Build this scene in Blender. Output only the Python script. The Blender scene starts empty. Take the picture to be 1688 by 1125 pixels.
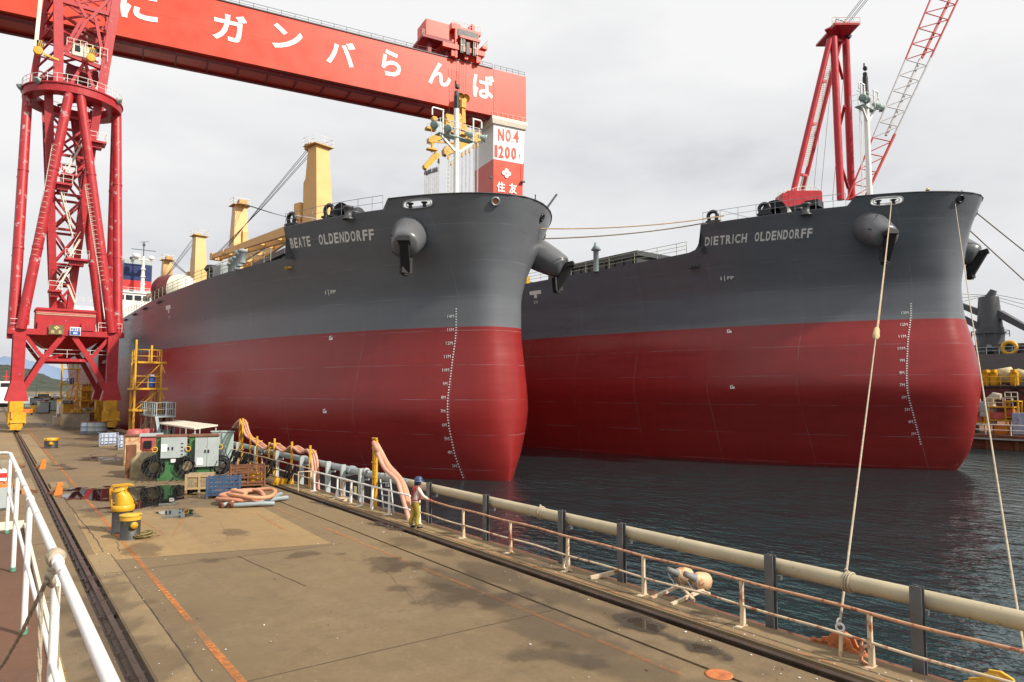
import bpy, bmesh, math, random
from mathutils import Vector, Matrix
random.seed(7)
R = math.radians
scn = bpy.context.scene
col = scn.collection

# ------------------------------------------------------------------ camera
EYE = Vector((0.0, 0.0, 4.95))
YAW = R(37.13); PITCH = math.atan(80.5 / 1125.0); FOC = 1125.0
cam_d = bpy.data.cameras.new('camera')
cam_d.sensor_width = 36.0; cam_d.lens = 36.0 * FOC / 1688.0
cam_d.clip_start = 0.05; cam_d.clip_end = 8000
cam = bpy.data.objects.new('camera', cam_d); col.objects.link(cam)
cam.location = EYE; cam.rotation_euler = (R(90) + PITCH, 0, -YAW)
scn.camera = cam
FW = Vector((math.sin(YAW) * math.cos(PITCH), math.cos(YAW) * math.cos(PITCH), math.sin(PITCH)))
RT = Vector((math.cos(YAW), -math.sin(YAW), 0)); UP = RT.cross(FW)

def ray(x, y): return FW + RT * ((x - 844) / FOC) + UP * ((562.5 - y) / FOC)
def hit(x, y, ax, v):
    d = ray(x, y); return EYE + d * ((v - EYE[ax]) / d[ax])
def G(x, y, z=0.0): return hit(x, y, 2, z)       # point on a level plane
def GX(x, y, v): return hit(x, y, 0, v)          # point on a plane along the quay
def GY(x, y, v): return hit(x, y, 1, v)          # point on a plane across the quay
def GD(x, y, d): return EYE + ray(x, y) * d      # point at a given distance

# ------------------------------------------------------------------ sky and sun
SUN_AZ = R(154); SUN_EL = R(40)
w = bpy.data.worlds.new('World'); scn.world = w; w.use_nodes = True
nt = w.node_tree; N = nt.nodes; L = nt.links; N.clear()
out = N.new('ShaderNodeOutputWorld')
sky = N.new('ShaderNodeTexSky'); sky.sky_type = 'NISHITA'; sky.sun_disc = False
sky.sun_elevation = SUN_EL; sky.sun_rotation = SUN_AZ; sky.air_density = 1.2; sky.dust_density = 2.0
bg1 = N.new('ShaderNodeBackground'); bg1.inputs['Strength'].default_value = 0.10
L.new(sky.outputs[0], bg1.inputs['Color'])
bg2 = N.new('ShaderNodeBackground'); bg2.inputs['Strength'].default_value = 1.0
tc = N.new('ShaderNodeTexCoord')
mp = N.new('ShaderNodeMapping'); mp.inputs['Scale'].default_value = (1.0, 1.0, 2.6); mp.inputs['Location'].default_value = (0.35, 0.2, 0.1)
L.new(tc.outputs['Generated'], mp.inputs['Vector'])
cn = N.new('ShaderNodeTexNoise'); cn.inputs['Scale'].default_value = 1.9; cn.inputs['Detail'].default_value = 7; cn.inputs['Roughness'].default_value = 0.52
L.new(mp.outputs[0], cn.inputs['Vector'])
sx = N.new('ShaderNodeSeparateXYZ'); L.new(tc.outputs['Generated'], sx.inputs[0])
mr = N.new('ShaderNodeMapRange'); mr.inputs['From Min'].default_value = 0.0; mr.inputs['From Max'].default_value = 0.42
mr.inputs['To Min'].default_value = -0.20; mr.inputs['To Max'].default_value = 0.10
L.new(sx.outputs['Z'], mr.inputs['Value'])
ad = N.new('ShaderNodeMath'); ad.operation = 'ADD'; L.new(cn.outputs['Fac'], ad.inputs[0]); L.new(mr.outputs[0], ad.inputs[1])
cr = N.new('ShaderNodeValToRGB'); e = cr.color_ramp.elements
e[0].position = 0.12; e[0].color = (0.40, 0.42, 0.47, 1)
e[1].position = 0.60; e[1].color = (0.93, 0.93, 0.935, 1)
m_ = cr.color_ramp.elements.new(0.38); m_.color = (0.77, 0.775, 0.795, 1)
L.new(ad.outputs[0], cr.inputs['Fac']); L.new(cr.outputs['Color'], bg2.inputs['Color'])
# a break in the cloud low over the sea
cr2 = N.new('ShaderNodeValToRGB'); e = cr2.color_ramp.elements
e[0].position = 0.17; e[0].color = (0.35, 0.35, 0.35, 1); e[1].position = 0.30; e[1].color = (1, 1, 1, 1)
L.new(ad.outputs[0], cr2.inputs['Fac'])
mx = N.new('ShaderNodeMixShader'); L.new(cr2.outputs['Color'], mx.inputs['Fac'])
L.new(bg1.outputs[0], mx.inputs[1]); L.new(bg2.outputs[0], mx.inputs[2]); L.new(mx.outputs[0], out.inputs['Surface'])

sun_d = bpy.data.lights.new('sun', 'SUN'); sun_d.energy = 5.7; sun_d.angle = R(2.5); sun_d.color = (1.0, 0.93, 0.82)
sun = bpy.data.objects.new('sun', sun_d); col.objects.link(sun)
sdir = Vector((math.sin(SUN_AZ) * math.cos(SUN_EL), math.cos(SUN_AZ) * math.cos(SUN_EL), math.sin(SUN_EL)))
sun.rotation_euler = sdir.to_track_quat('Z', 'Y').to_euler()
scn.view_settings.view_transform = 'Standard'; scn.view_settings.look = 'None'
scn.view_settings.exposure = 0.0; scn.view_settings.gamma = 1.0
scn.cycles.use_denoising = True
scn.cycles.max_bounces = 6; scn.cycles.transparent_max_bounces = 8

# ------------------------------------------------------------------ materials
def mnode(m, t, **kw):
    n = m.node_tree.nodes.new(t)
    for k, v in kw.items(): n.inputs[k.replace('_', ' ')].default_value = v
    return n
def noise(m, vec, scale, detail=5, rough=0.55):
    n = mnode(m, 'ShaderNodeTexNoise', Scale=scale, Detail=detail, Roughness=rough); m.node_tree.links.new(vec, n.inputs['Vector']); return n.outputs['Fac']
def rng(m, fac, a, b, c=0.0, d=1.0, smooth=False):
    n = m.node_tree.nodes.new('ShaderNodeMapRange')
    if smooth: n.interpolation_type = 'SMOOTHSTEP'
    for i, v in zip((1, 2, 3, 4), (a, b, c, d)): n.inputs[i].default_value = v
    m.node_tree.links.new(fac, n.inputs[0]); return n.outputs[0]
def mixc(m, fac, a, b, mode='MIX'):
    n = m.node_tree.nodes.new('ShaderNodeMix'); n.data_type = 'RGBA'; n.blend_type = mode
    for sock, v in ((n.inputs[0], fac), (n.inputs[6], a), (n.inputs[7], b)):
        if hasattr(v, 'is_output'): m.node_tree.links.new(v, sock)
        elif isinstance(v, (int, float)): sock.default_value = v
        else: sock.default_value = (*v, 1) if len(v) == 3 else v
    return n.outputs[2]
def math_(m, op, a, b=None):
    n = m.node_tree.nodes.new('ShaderNodeMath'); n.operation = op
    for i, v in enumerate((a, b)):
        if v is None: continue
        if hasattr(v, 'is_output'): m.node_tree.links.new(v, n.inputs[i])
        else: n.inputs[i].default_value = v
    return n.outputs[0]
def base_mat(name):
    m = bpy.data.materials.new(name); m.use_nodes = True
    b = m.node_tree.nodes['Principled BSDF']; t = m.node_tree.nodes.new('ShaderNodeTexCoord')
    return m, b, t.outputs['Object']
def bump(m, b, h, strength, dist):
    n = mnode(m, 'ShaderNodeBump', Strength=strength, Distance=dist); m.node_tree.links.new(h, n.inputs['Height']); m.node_tree.links.new(n.outputs[0], b.inputs['Normal'])

MATS = {}
def M(name, c, rough=0.5, metal=0.0, var=0.18, vs=1.5, rust=0.0, rs=2.0, rc=(0.17, 0.06, 0.022), bp=0.15, bs=14.0):
    """paint or metal with uneven tone, and rust or dirt coming through in patches"""
    m, b, P = base_mat(name); lk = m.node_tree.links
    f = rng(m, noise(m, P, vs, 6), 0.3, 0.7)
    dark = tuple(x * (1 - var) for x in c); lite = tuple(min(1, x * (1 + var)) for x in c)
    cc = mixc(m, f, dark, lite)
    rr = rng(m, f, 0, 1, rough * 0.85, min(1, rough * 1.2))
    if rust > 0:
        rf = rng(m, noise(m, P, rs, 9, 0.68), 0.66 - 0.3 * rust, 0.72 - 0.26 * rust)
        cc = mixc(m, rf, cc, mixc(m, noise(m, P, rs * 6, 4), tuple(x * 0.55 for x in rc), tuple(x * 1.5 for x in rc)))
        n = mixc(m, rf, (rough,) * 3, (0.85,) * 3); lk.new(n, b.inputs['Roughness'])
    else: lk.new(rr, b.inputs['Roughness'])
    lk.new(cc, b.inputs['Base Color']); b.inputs['Metallic'].default_value = metal
    if bp: bump(m, b, noise(m, P, bs, 4), bp, 0.02)
    MATS[name] = m; return m

red = M('crane_red', (0.42, 0.022, 0.028), 0.42, rust=0.10, rs=1.1, rc=(0.45, 0.33, 0.30), var=0.15)
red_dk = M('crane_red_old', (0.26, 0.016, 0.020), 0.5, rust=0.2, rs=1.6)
orange_red = M('gantry_red', (0.66, 0.060, 0.024), 0.38, var=0.06, vs=0.3, bp=0.05)
white = M('white_paint', (0.78, 0.77, 0.73), 0.4, var=0.06, rust=0.08, rs=1.2)
cream = M('cream_paint', (0.70, 0.64, 0.52), 0.45, var=0.08)
red_fc = M('floating_crane_red', (0.46, 0.012, 0.022), 0.4, var=0.12)
grey_st = M('galvanised_steel', (0.30, 0.32, 0.34), 0.45, 0.5, var=0.2)
grey_pt = M('grey_paint', (0.27, 0.32, 0.33), 0.45, var=0.12, rust=0.12)
pale_grey = M('pale_grey_paint', (0.37, 0.415, 0.41), 0.45, var=0.1, rust=0.1, rs=3)
black = M('black_steel', (0.012, 0.012, 0.014), 0.4, var=0.3)
rubber = M('black_cable', (0.012, 0.012, 0.013), 0.55, var=0.4)
dark = M('dark_grey_steel', (0.055, 0.058, 0.064), 0.42, var=0.15)
yellow = M('yellow_paint', (0.62, 0.33, 0.014), 0.45, var=0.22, rust=0.24, rs=3.0)
yellow_w = M('worn_yellow_paint', (0.62, 0.36, 0.035), 0.5, var=0.2, rust=0.28, rs=3.0)
buff = M('buff_crane_paint', (0.72, 0.44, 0.165), 0.42, var=0.06, vs=0.4)
rusty = M('rusty_steel', (0.17, 0.065, 0.030), 0.8, var=0.4, vs=2.5, rust=0.35, rs=5, rc=(0.09, 0.035, 0.02))
rusty_o = M('orange_rust', (0.48, 0.15, 0.045), 0.75, var=0.3, vs=3, rust=0.25, rs=5, rc=(0.2, 0.06, 0.03))
rail_paint = M('rusty_cream_paint', (0.62, 0.50, 0.34), 0.55, var=0.15, vs=1.6, rust=0.46, rs=2.6, rc=(0.34, 0.11, 0.045))
rail_rust = M('flaking_orange_rail', (0.50, 0.27, 0.15), 0.65, var=0.2, vs=3, rust=0.42, rs=7, rc=(0.27, 0.075, 0.04))
rail_white = M('railing_white', (0.80, 0.78, 0.74), 0.32, var=0.05, rust=0.17, rs=3.0, rc=(0.35, 0.15, 0.07))
pipe_mat = M('khaki_pipe', (0.42, 0.36, 0.235), 0.5, var=0.12, vs=1.2, rust=0.14, rs=6, rc=(0.22, 0.14, 0.07), bs=30)
beam_rust = M('brown_rusted_beam', (0.15, 0.060, 0.032), 0.75, var=0.35, vs=1.6, rust=0.25, rs=3, rc=(0.06, 0.03, 0.02))
green = M('green_paint', (0.045, 0.16, 0.055), 0.45, var=0.25, rust=0.26, rs=3)
blue = M('blue_paint', (0.035, 0.075, 0.145), 0.5, var=0.2, rust=0.25, rs=4)
blue_drum = M('blue_plastic', (0.02, 0.08, 0.36), 0.4, var=0.1)
blue_pale = M('pale_blue_steel', (0.30, 0.37, 0.50), 0.5, var=0.2, rust=0.2, rs=2)
salmon = M('salmon_hose', (0.52, 0.23, 0.135), 0.6, var=0.14, vs=4)
salmon_p = M('pale_pink_hose', (0.56, 0.30, 0.21), 0.6, var=0.12, vs=4)
pinkred = M('faded_red_paint', (0.45, 0.10, 0.09), 0.5, var=0.2, rust=0.25, rs=3)
wood = M('weathered_wood', (0.27, 0.20, 0.115), 0.8, var=0.35, vs=5)
rope_m = M('mooring_rope', (0.36, 0.30, 0.215), 0.85, var=0.25, vs=9, bp=0.5, bs=40)
rope_dk = M('dark_rope', (0.16, 0.12, 0.07), 0.9, var=0.3, vs=9)
conc_obj = M('concrete_block', (0.27, 0.23, 0.17), 0.85, var=0.25, vs=2)
orange = M('orange_paint', (0.62, 0.19, 0.03), 0.5, var=0.15, rust=0.22, rs=5)
plastic_w = M('white_plastic_tank', (0.50, 0.54, 0.62), 0.4, var=0.12)
glass = M('dark_glass', (0.02, 0.025, 0.03), 0.08, var=0.1, bp=0)
navy = M('navy_paint', (0.015, 0.028, 0.11), 0.4, var=0.1)
funnel_red = M('funnel_red', (0.55, 0.03, 0.03), 0.4, var=0.08)
sea_green = M('pale_green_enamel', (0.32, 0.42, 0.38), 0.4, var=0.1)
letter_w = M('lettering_white', (0.74, 0.74, 0.72), 0.5, var=0.05, bp=0)
letter_bw = M('bright_lettering', (0.86, 0.84, 0.80), 0.45, var=0.03, bp=0)
letter_grey = M('name_lettering_paint', (0.72, 0.71, 0.68), 0.5, var=0.05, bp=0)
maroon = M('maroon_paint', (0.13, 0.03, 0.03), 0.5, var=0.2)

def hull_paint(name, boot, grey, redc, z_off):
    """two coat hull paint with plate seams, drag streaks and slight plate waviness"""
    m, b, P = base_mat(name); lk = m.node_tree.links
    sp = m.node_tree.nodes.new('ShaderNodeSeparateXYZ'); lk.new(P, sp.inputs[0])
    isg = rng(m, sp.outputs['Z'], boot - 0.012, boot + 0.012)
    mpn = mnode(m, 'ShaderNodeMapping', Scale=(0.25, 0.25, 1.6)); lk.new(P, mpn.inputs['Vector'])
    st = rng(m, noise(m, mpn.outputs[0], 1.0, 7, 0.6), 0.3, 0.7)
    mpv = mnode(m, 'ShaderNodeMapping', Scale=(1.4, 1.4, 0.09)); lk.new(P, mpv.inputs['Vector'])
    sv = rng(m, noise(m, mpv.outputs[0], 1.2, 6, 0.6), 0.35, 0.7)
    g = mixc(m, st, tuple(x * 0.94 for x in grey), tuple(x * 1.07 for x in grey))
    g = mixc(m, rng(m, sv, 0, 1, 0.0, 0.16), g, tuple(x * 0.7 for x in grey))
    rd = mixc(m, st, tuple(x * 0.92 for x in redc), tuple(x * 1.09 for x in redc))
    rd = mixc(m, rng(m, sv, 0, 1, 0.0, 0.28), rd, tuple(x * 0.62 for x in redc))
    c = mixc(m, isg, rd, g)
    # plate seams: level strakes and staggered butts
    zs = math_(m, 'ABSOLUTE', math_(m, 'SUBTRACT', math_(m, 'FRACT', math_(m, 'DIVIDE', math_(m, 'ADD', sp.outputs['Z'], 20.0), 2.55)), 0.5))
    ys = math_(m, 'ABSOLUTE', math_(m, 'SUBTRACT', math_(m, 'FRACT', math_(m, 'DIVIDE', math_(m, 'ADD', sp.outputs['Y'], 100.0), 7.4)), 0.5))
    seam = math_(m, 'MAXIMUM', rng(m, zs, 0.012, 0.0), rng(m, ys, 0.0035, 0.0))
    brk = rng(m, noise(m, P, 0.35, 3), 0.42, 0.6)
    seam = math_(m, 'MULTIPLY', seam, brk)
    c = mixc(m, math_(m, 'MULTIPLY', seam, 0.6), c, tuple(x * 2.1 for x in grey))
    # pale rubbing marks left by fenders and wires
    wv = mnode(m, 'ShaderNodeMapping', Scale=(0.02, 0.05, 1.5)); wv.inputs['Rotation'].default_value = (R(9), 0, 0); lk.new(P, wv.inputs['Vector'])
    sc = math_(m, 'MULTIPLY', rng(m, noise(m, wv.outputs[0], 2.2, 8, 0.75), 0.66, 0.70), rng(m, noise(m, P, 0.12, 2), 0.5, 0.6))
    c = mixc(m, math_(m, 'MULTIPLY', sc, 0.10), c, (0.35, 0.34, 0.33))
    lk.new(c, b.inputs['Base Color'])
    lk.new(rng(m, st, 0, 1, 0.27, 0.38), b.inputs['Roughness'])
    b.inputs['Specular IOR Level'].default_value = 0.42
    fr = math_(m, 'MULTIPLY', math_(m, 'SINE', math_(m, 'MULTIPLY', sp.outputs['Y'], 7.85)), rng(m, noise(m, P, 0.25, 2), 0.4, 0.7, 0.0, 0.05))
    hgt = math_(m, 'ADD', math_(m, 'ADD', math_(m, 'MULTIPLY', noise(m, P, 0.30, 1), 1.0), fr), math_(m, 'MULTIPLY', seam, 0.25))
    bump(m, b, hgt, 0.035, 0.10)
    return m

def wet_mat(name, wetness, damp, thr=0.55, wc=(0.012, 0.010, 0.009), off=0.62):
    """damp patch on concrete with standing water in its middle; the outline is a noise threshold"""
    m, b, P = base_mat(name); lk = m.node_tree.links
    t = m.node_tree.nodes.new('ShaderNodeTexCoord')
    g = m.node_tree.nodes.new('ShaderNodeMapping'); g.inputs['Location'].default_value = (-1, -1, 0); g.inputs['Scale'].default_value = (2, 2, 0)
    lk.new(t.outputs['Generated'], g.inputs['Vector'])
    ln = m.node_tree.nodes.new('ShaderNodeVectorMath'); ln.operation = 'LENGTH'; lk.new(g.outputs[0], ln.inputs[0])
    geo = m.node_tree.nodes.new('ShaderNodeNewGeometry')
    n1 = noise(m, geo.outputs['Position'], 0.62, 9, 0.6)
    v = math_(m, 'SUBTRACT', math_(m, 'ADD', math_(m, 'MULTIPLY', math_(m, 'SUBTRACT', n1, 0.5), 3.6), off), ln.outputs['Value'])
    dampf = math_(m, 'MULTIPLY', rng(m, v, 0.0, 0.34, smooth=True), damp)
    wet = math_(m, 'MULTIPLY', rng(m, v, thr * 0.6, thr * 0.6 + 0.03, smooth=True), wetness)
    tr = m.node_tree.nodes.new('ShaderNodeBsdfTransparent')
    gl = m.node_tree.nodes.new('ShaderNodeBsdfPrincipled'); gl.inputs['Base Color'].default_value = (*wc, 1); gl.inputs['Roughness'].default_value = 0.02
    b.inputs['Base Color'].default_value = (0.065, 0.05, 0.035, 1); b.inputs['Roughness'].default_value = 0.45
    m1 = m.node_tree.nodes.new('ShaderNodeMixShader'); lk.new(dampf, m1.inputs[0]); lk.new(tr.outputs[0], m1.inputs[1]); lk.new(b.outputs[0], m1.inputs[2])
    m2 = m.node_tree.nodes.new('ShaderNodeMixShader'); lk.new(wet, m2.inputs[0]); lk.new(m1.outputs[0], m2.inputs[1]); lk.new(gl.outputs[0], m2.inputs[2])
    lk.new(m2.outputs[0], m.node_tree.nodes['Material Output'].inputs['Surface']); return m

def worn_mat(name, c, thr, scale=3.0, rough=0.7):
    """floor paint worn through to the concrete"""
    m, b, P = base_mat(name); lk = m.node_tree.links
    b.inputs['Base Color'].default_value = (*c, 1); b.inputs['Roughness'].default_value = rough
    f = math_(m, 'MULTIPLY', rng(m, noise(m, P, scale, 9, 0.7), thr - 0.16, thr + 0.14), rng(m, noise(m, P, 0.3, 2), 0.35, 0.6, 0.35, 0.95))
    tr = m.node_tree.nodes.new('ShaderNodeBsdfTransparent')
    m1 = m.node_tree.nodes.new('ShaderNodeMixShader'); lk.new(f, m1.inputs[0]); lk.new(tr.outputs[0], m1.inputs[1]); lk.new(b.outputs[0], m1.inputs[2])
    lk.new(m1.outputs[0], m.node_tree.nodes['Material Output'].inputs['Surface']); return m

def concrete(name, c, blotch=0.3, stain=0.5):
    m, b, P = base_mat(name); lk = m.node_tree.links
    n1 = rng(m, noise(m, P, 0.22, 8, 0.6), 0.32, 0.68); n2 = rng(m, noise(m, P, 1.7, 9, 0.65), 0.3, 0.72)
    cc = mixc(m, n1, tuple(x * (1 - blotch) for x in c), tuple(x * (1 + blotch * 0.6) for x in c))
    cc = mixc(m, math_(m, 'MULTIPLY', n2, 0.7), cc, tuple(x * y for x, y in zip(c, (0.72, 0.66, 0.58))))
    n3 = rng(m, noise(m, P, 6.5, 8, 0.72), 0.35, 0.68); cc = mixc(m, math_(m, 'MULTIPLY', n3, 0.6), cc, tuple(x * y for x, y in zip(c, (0.62, 0.60, 0.56))))
    n4 = rng(m, noise(m, P, 0.8, 9, 0.75), 0.60, 0.72); cc = mixc(m, math_(m, 'MULTIPLY', n4, 0.5), cc, tuple(x * y for x, y in zip(c, (1.35, 1.25, 1.1))))
    sp = rng(m, noise(m, P, 38, 3, 0.7), 0.62, 0.74)
    cc = mixc(m, math_(m, 'MULTIPLY', sp, 0.35), cc, tuple(x * 0.45 for x in c))
    sp2 = rng(m, noise(m, P, 11, 2, 0.6), 0.735, 0.76)
    cc = mixc(m, math_(m, 'MULTIPLY', sp2, 0.6), cc, (0.5, 0.47, 0.40))
    s2 = math_(m, 'MULTIPLY', rng(m, noise(m, P, 0.55, 10, 0.72), 0.56, 0.66), stain)
    cc = mixc(m, s2, cc, tuple(x * y for x, y in zip(c, (0.50, 0.46, 0.45))))
    trk = mnode(m, 'ShaderNodeMapping', Scale=(2.2, 0.05, 1)); lk.new(P, trk.inputs['Vector'])          # wheel tracks along the quay
    tf = math_(m, 'MULTIPLY', rng(m, noise(m, trk.outputs[0], 1.0, 6, 0.6), 0.52, 0.70), 0.30)
    cc = mixc(m, tf, cc, tuple(x * 0.55 for x in c))
    yel = rng(m, noise(m, P, 0.12, 4, 0.6), 0.42, 0.62); cc = mixc(m, math_(m, 'MULTIPLY', yel, 0.35), cc, (c[0] * 1.22, c[1] * 1.16, c[2] * 0.92))
    lk.new(cc, b.inputs['Base Color'])
    lk.new(rng(m, s2, 0, 0.5, 0.82, 0.5), b.inputs['Roughness'])
    bump(m, b, noise(m, P, 14, 9, 0.75), 0.6, 0.02); return m

quay_mat = concrete('quay_concrete', (0.190, 0.135, 0.073), 0.30, 0.42)
patch_mat = concrete('pale_concrete', (0.30, 0.205, 0.096), 0.22, 0.45)
repair_mat = concrete('repair_concrete', (0.182, 0.134, 0.079), 0.25, 0.5)
kerb_mat = concrete('kerb_concrete', (0.27, 0.195, 0.105), 0.2, 0.4)
groove_mat = concrete('groove_dirt', (0.05, 0.038, 0.028), 0.3, 0.5)
walk_mat = concrete('rust_brown_walkway', (0.125, 0.060, 0.034), 0.3, 0.5)
line_mat = worn_mat('orange_line_paint', (0.55, 0.18, 0.04), 0.46, 7.0)
line_faint = worn_mat('faint_orange_paint', (0.50, 0.19, 0.06), 0.53)
yline_mat = worn_mat('yellow_line_paint', (0.50, 0.32, 0.06), 0.42)
steel_rail = M('worn_rail_steel', (0.10, 0.075, 0.06), 0.45, 0.6, var=0.3, rust=0.3, rs=4, rc=(0.09, 0.04, 0.025))

# ------------------------------------------------------------------ mesh builder
class MB:
    def __init__(s): s.v = []; s.f = []; s.m = []; s.k = 0; s.sm = []
    def add(s, vs, fs, smooth=False):
        o = len(s.v); s.v += [tuple(v) for v in vs]
        for f in fs: s.f.append(tuple(i + o for i in f)); s.m.append(s.k); s.sm.append(smooth)
        return s
    def box(s, c, d, rz=0.0, bev=0.0):
        c = Vector(c); hx, hy, hz = d[0] / 2, d[1] / 2, d[2] / 2; rm = Matrix.Rotation(rz, 3, 'Z')
        if bev <= 0:
            vs = [c + rm @ Vector((x * hx, y * hy, z * hz)) for z in (-1, 1) for y in (-1, 1) for x in (-1, 1)]
            return s.add(vs, [(0, 2, 3, 1), (4, 5, 7, 6), (0, 1, 5, 4), (2, 6, 7, 3), (0, 4, 6, 2), (1, 3, 7, 5)])
        bm = bmesh.new(); bmesh.ops.create_cube(bm, size=1)
        for v in bm.verts: v.co = Vector((v.co.x * d[0], v.co.y * d[1], v.co.z * d[2]))
        bmesh.ops.bevel(bm, geom=bm.edges[:], offset=bev, segments=2, affect='EDGES')
        bm.verts.index_update()
        s.add([c + rm @ v.co for v in bm.verts], [[v.index for v in f.verts] for f in bm.faces]); bm.free(); return s
    def lo(s, x0, x1, y0, y1, z0, z1): return s.box(((x0 + x1) / 2, (y0 + y1) / 2, (z0 + z1) / 2), (x1 - x0, y1 - y0, z1 - z0))
    def frame(s, p0, p1, upv=None):
        d = (Vector(p1) - Vector(p0)).normalized(); a = Vector(upv) if upv else (Vector((0, 0, 1)) if abs(d.z) < 0.95 else Vector((0, 1, 0)))
        x = d.cross(a).normalized(); y = x.cross(d).normalized(); return x, y
    def bar(s, p0, p1, w, h=None, w1=None, h1=None, upv=None):
        """square bar w wide and h deep"""
        h = h or w; w1 = w1 or w; h1 = h1 or h; p0 = Vector(p0); p1 = Vector(p1); x, y = s.frame(p0, p1, upv)
        vs = [p + x * (a * ww / 2) + y * (b * hh / 2) for p, ww, hh in ((p0, w, h), (p1, w1, h1)) for a, b in ((-1, -1), (1, -1), (1, 1), (-1, 1))]
        return s.add(vs, [(3, 2, 1, 0), (4, 5, 6, 7), (0, 1, 5, 4), (1, 2, 6, 5), (2, 3, 7, 6), (3, 0, 4, 7)])
    def tube(s, p0, p1, r, r1=None, n=10, caps=True):
        r1 = r if r1 is None else r1; p0 = Vector(p0); p1 = Vector(p1); x, y = s.frame(p0, p1)
        vs = [p + (x * math.cos(2 * math.pi * i / n) + y * math.sin(2 * math.pi * i / n)) * rr for p, rr in ((p0, r), (p1, r1)) for i in range(n)]
        s.add(vs, [(i, (i + 1) % n, n + (i + 1) % n, n + i) for i in range(n)], True)
        if caps: s.add(vs[:n][::-1], [range(n)]); s.add(vs[n:], [range(n)])
        return s
    def path(s, pts, r, n=8, closed=False, rs=None):
        """tube along a polyline"""
        P = [Vector(p) for p in pts]; k = len(P); vs = []; px = None
        for i, p in enumerate(P):
            if closed: d = P[(i + 1) % k] - P[i - 1]
            else: d = P[min(i + 1, k - 1)] - P[max(i - 1, 0)]
            d = d.normalized() if d.length > 1e-9 else Vector((0, 0, 1))
            if px is None:
                a = Vector((0, 0, 1)) if abs(d.z) < 0.9 else Vector((1, 0, 0)); px = d.cross(a).normalized()
            else:
                px = (px - d * px.dot(d)); px = px.normalized() if px.length > 1e-6 else d.cross(Vector((0, 1, 0.3))).normalized()
            y = d.cross(px); rr = rs[i] if rs else r
            vs += [p + (px * math.cos(2 * math.pi * j / n) + y * math.sin(2 * math.pi * j / n)) * rr for j in range(n)]
        fs = [(i * n + j, i * n + (j + 1) % n, ((i + 1) % k) * n + (j + 1) % n, ((i + 1) % k) * n + j) for i in range(k if closed else k - 1) for j in range(n)]
        s.add(vs, fs, True)
        if not closed: s.add(vs[:n][::-1], [range(n)]); s.add(vs[-n:], [range(n)])
        return s
    def lathe(s, prof, c=(0, 0, 0), n=20, axis=None, smooth=True):
        """profile of (radius, height) turned about axis through c"""
        c = Vector(c); ax = Vector(axis).normalized() if axis else Vector((0, 0, 1)); a = Vector((1, 0, 0)) if abs(ax.x) < 0.9 else Vector((0, 1, 0))
        x = ax.cross(a).normalized(); y = ax.cross(x)
        vs = [c + ax * h + (x * math.cos(2 * math.pi * i / n) + y * math.sin(2 * math.pi * i / n)) * max(r, 1e-4) for r, h in prof for i in range(n)]
        fs = [(k * n + i, k * n + (i + 1) % n, (k + 1) * n + (i + 1) % n, (k + 1) * n + i) for k in range(len(prof) - 1) for i in range(n)]
        return s.add(vs, fs, smooth)
    def prism(s, poly, vec):
        """a flat outline given depth"""
        n = len(poly); vec = Vector(vec); vs = [Vector(p) for p in poly] + [Vector(p) + vec for p in poly]
        return s.add(vs, [tuple(range(n))[::-1], tuple(range(n, 2 * n))] + [(i, (i + 1) % n, n + (i + 1) % n, n + i) for i in range(n)])
    def torus(s, c, R_, r, axis=(0, 0, 1), n=20, m=8):
        ax = Vector(axis).normalized(); a = Vector((1, 0, 0)) if abs(ax.x) < 0.9 else Vector((0, 1, 0)); x = ax.cross(a).normalized(); y = ax.cross(x)
        return s.path([Vector(c) + (x * math.cos(2 * math.pi * i / n) + y * math.sin(2 * math.pi * i / n)) * R_ for i in range(n)], r, m, True)
    def build(s, name, mats, parent=None, label=None, kind=None, local=False):
        me = bpy.data.meshes.new(name); me.from_pydata(s.v, [], s.f)
        mats = mats if isinstance(mats, (list, tuple)) else [mats]
        for m in mats: me.materials.append(m)
        me.polygons.foreach_set('material_index', s.m); me.polygons.foreach_set('use_smooth', s.sm); me.update()
        bm = bmesh.new(); bm.from_mesh(me); bmesh.ops.recalc_face_normals(bm, faces=bm.faces[:]); bm.to_mesh(me); bm.free()
        o = bpy.data.objects.new(name, me); col.objects.link(o)
        if parent:
            o.parent = parent
            if not local: o.matrix_parent_inverse = root_inverse(parent)
        if label: o['label'] = label
        if kind: o['kind'] = kind
        return o

def root_inverse(p):
    m = Matrix.Identity(4); q = p
    while q is not None:
        m = Matrix.LocRotScale(q.location, q.rotation_euler, q.scale).inverted() if q.parent is None else m
        q = q.parent
    return m if p.parent is None else Matrix.Identity(4)

def tag(o, label, cat, group=None):
    o['label'] = label; o['category'] = cat
    if group: o['group'] = group
    return o
def thing(name, label, cat, loc=(0, 0, 0), rz=0.0, group=None):
    o = bpy.data.objects.new(name, None); col.objects.link(o); o.location = loc; o.rotation_euler = (0, 0, rz); o.empty_display_size = 0.3
    return tag(o, label, cat, group)
def dup(root, loc, rz=None, label=None, name=None):
    c = root.copy(); col.objects.link(c); c.location = loc
    if rz is not None: c.rotation_euler = (0, 0, rz)
    if label: c['label'] = label
    def kids(a, b):
        for ch in [o for o in col.objects if o.parent is a]:
            k = ch.copy(); col.objects.link(k); k.parent = b; kids(ch, k)
    kids(root, c); return c
def struct(mb, name, mat):
    return mb.build(name, mat, kind='structure')

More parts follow.
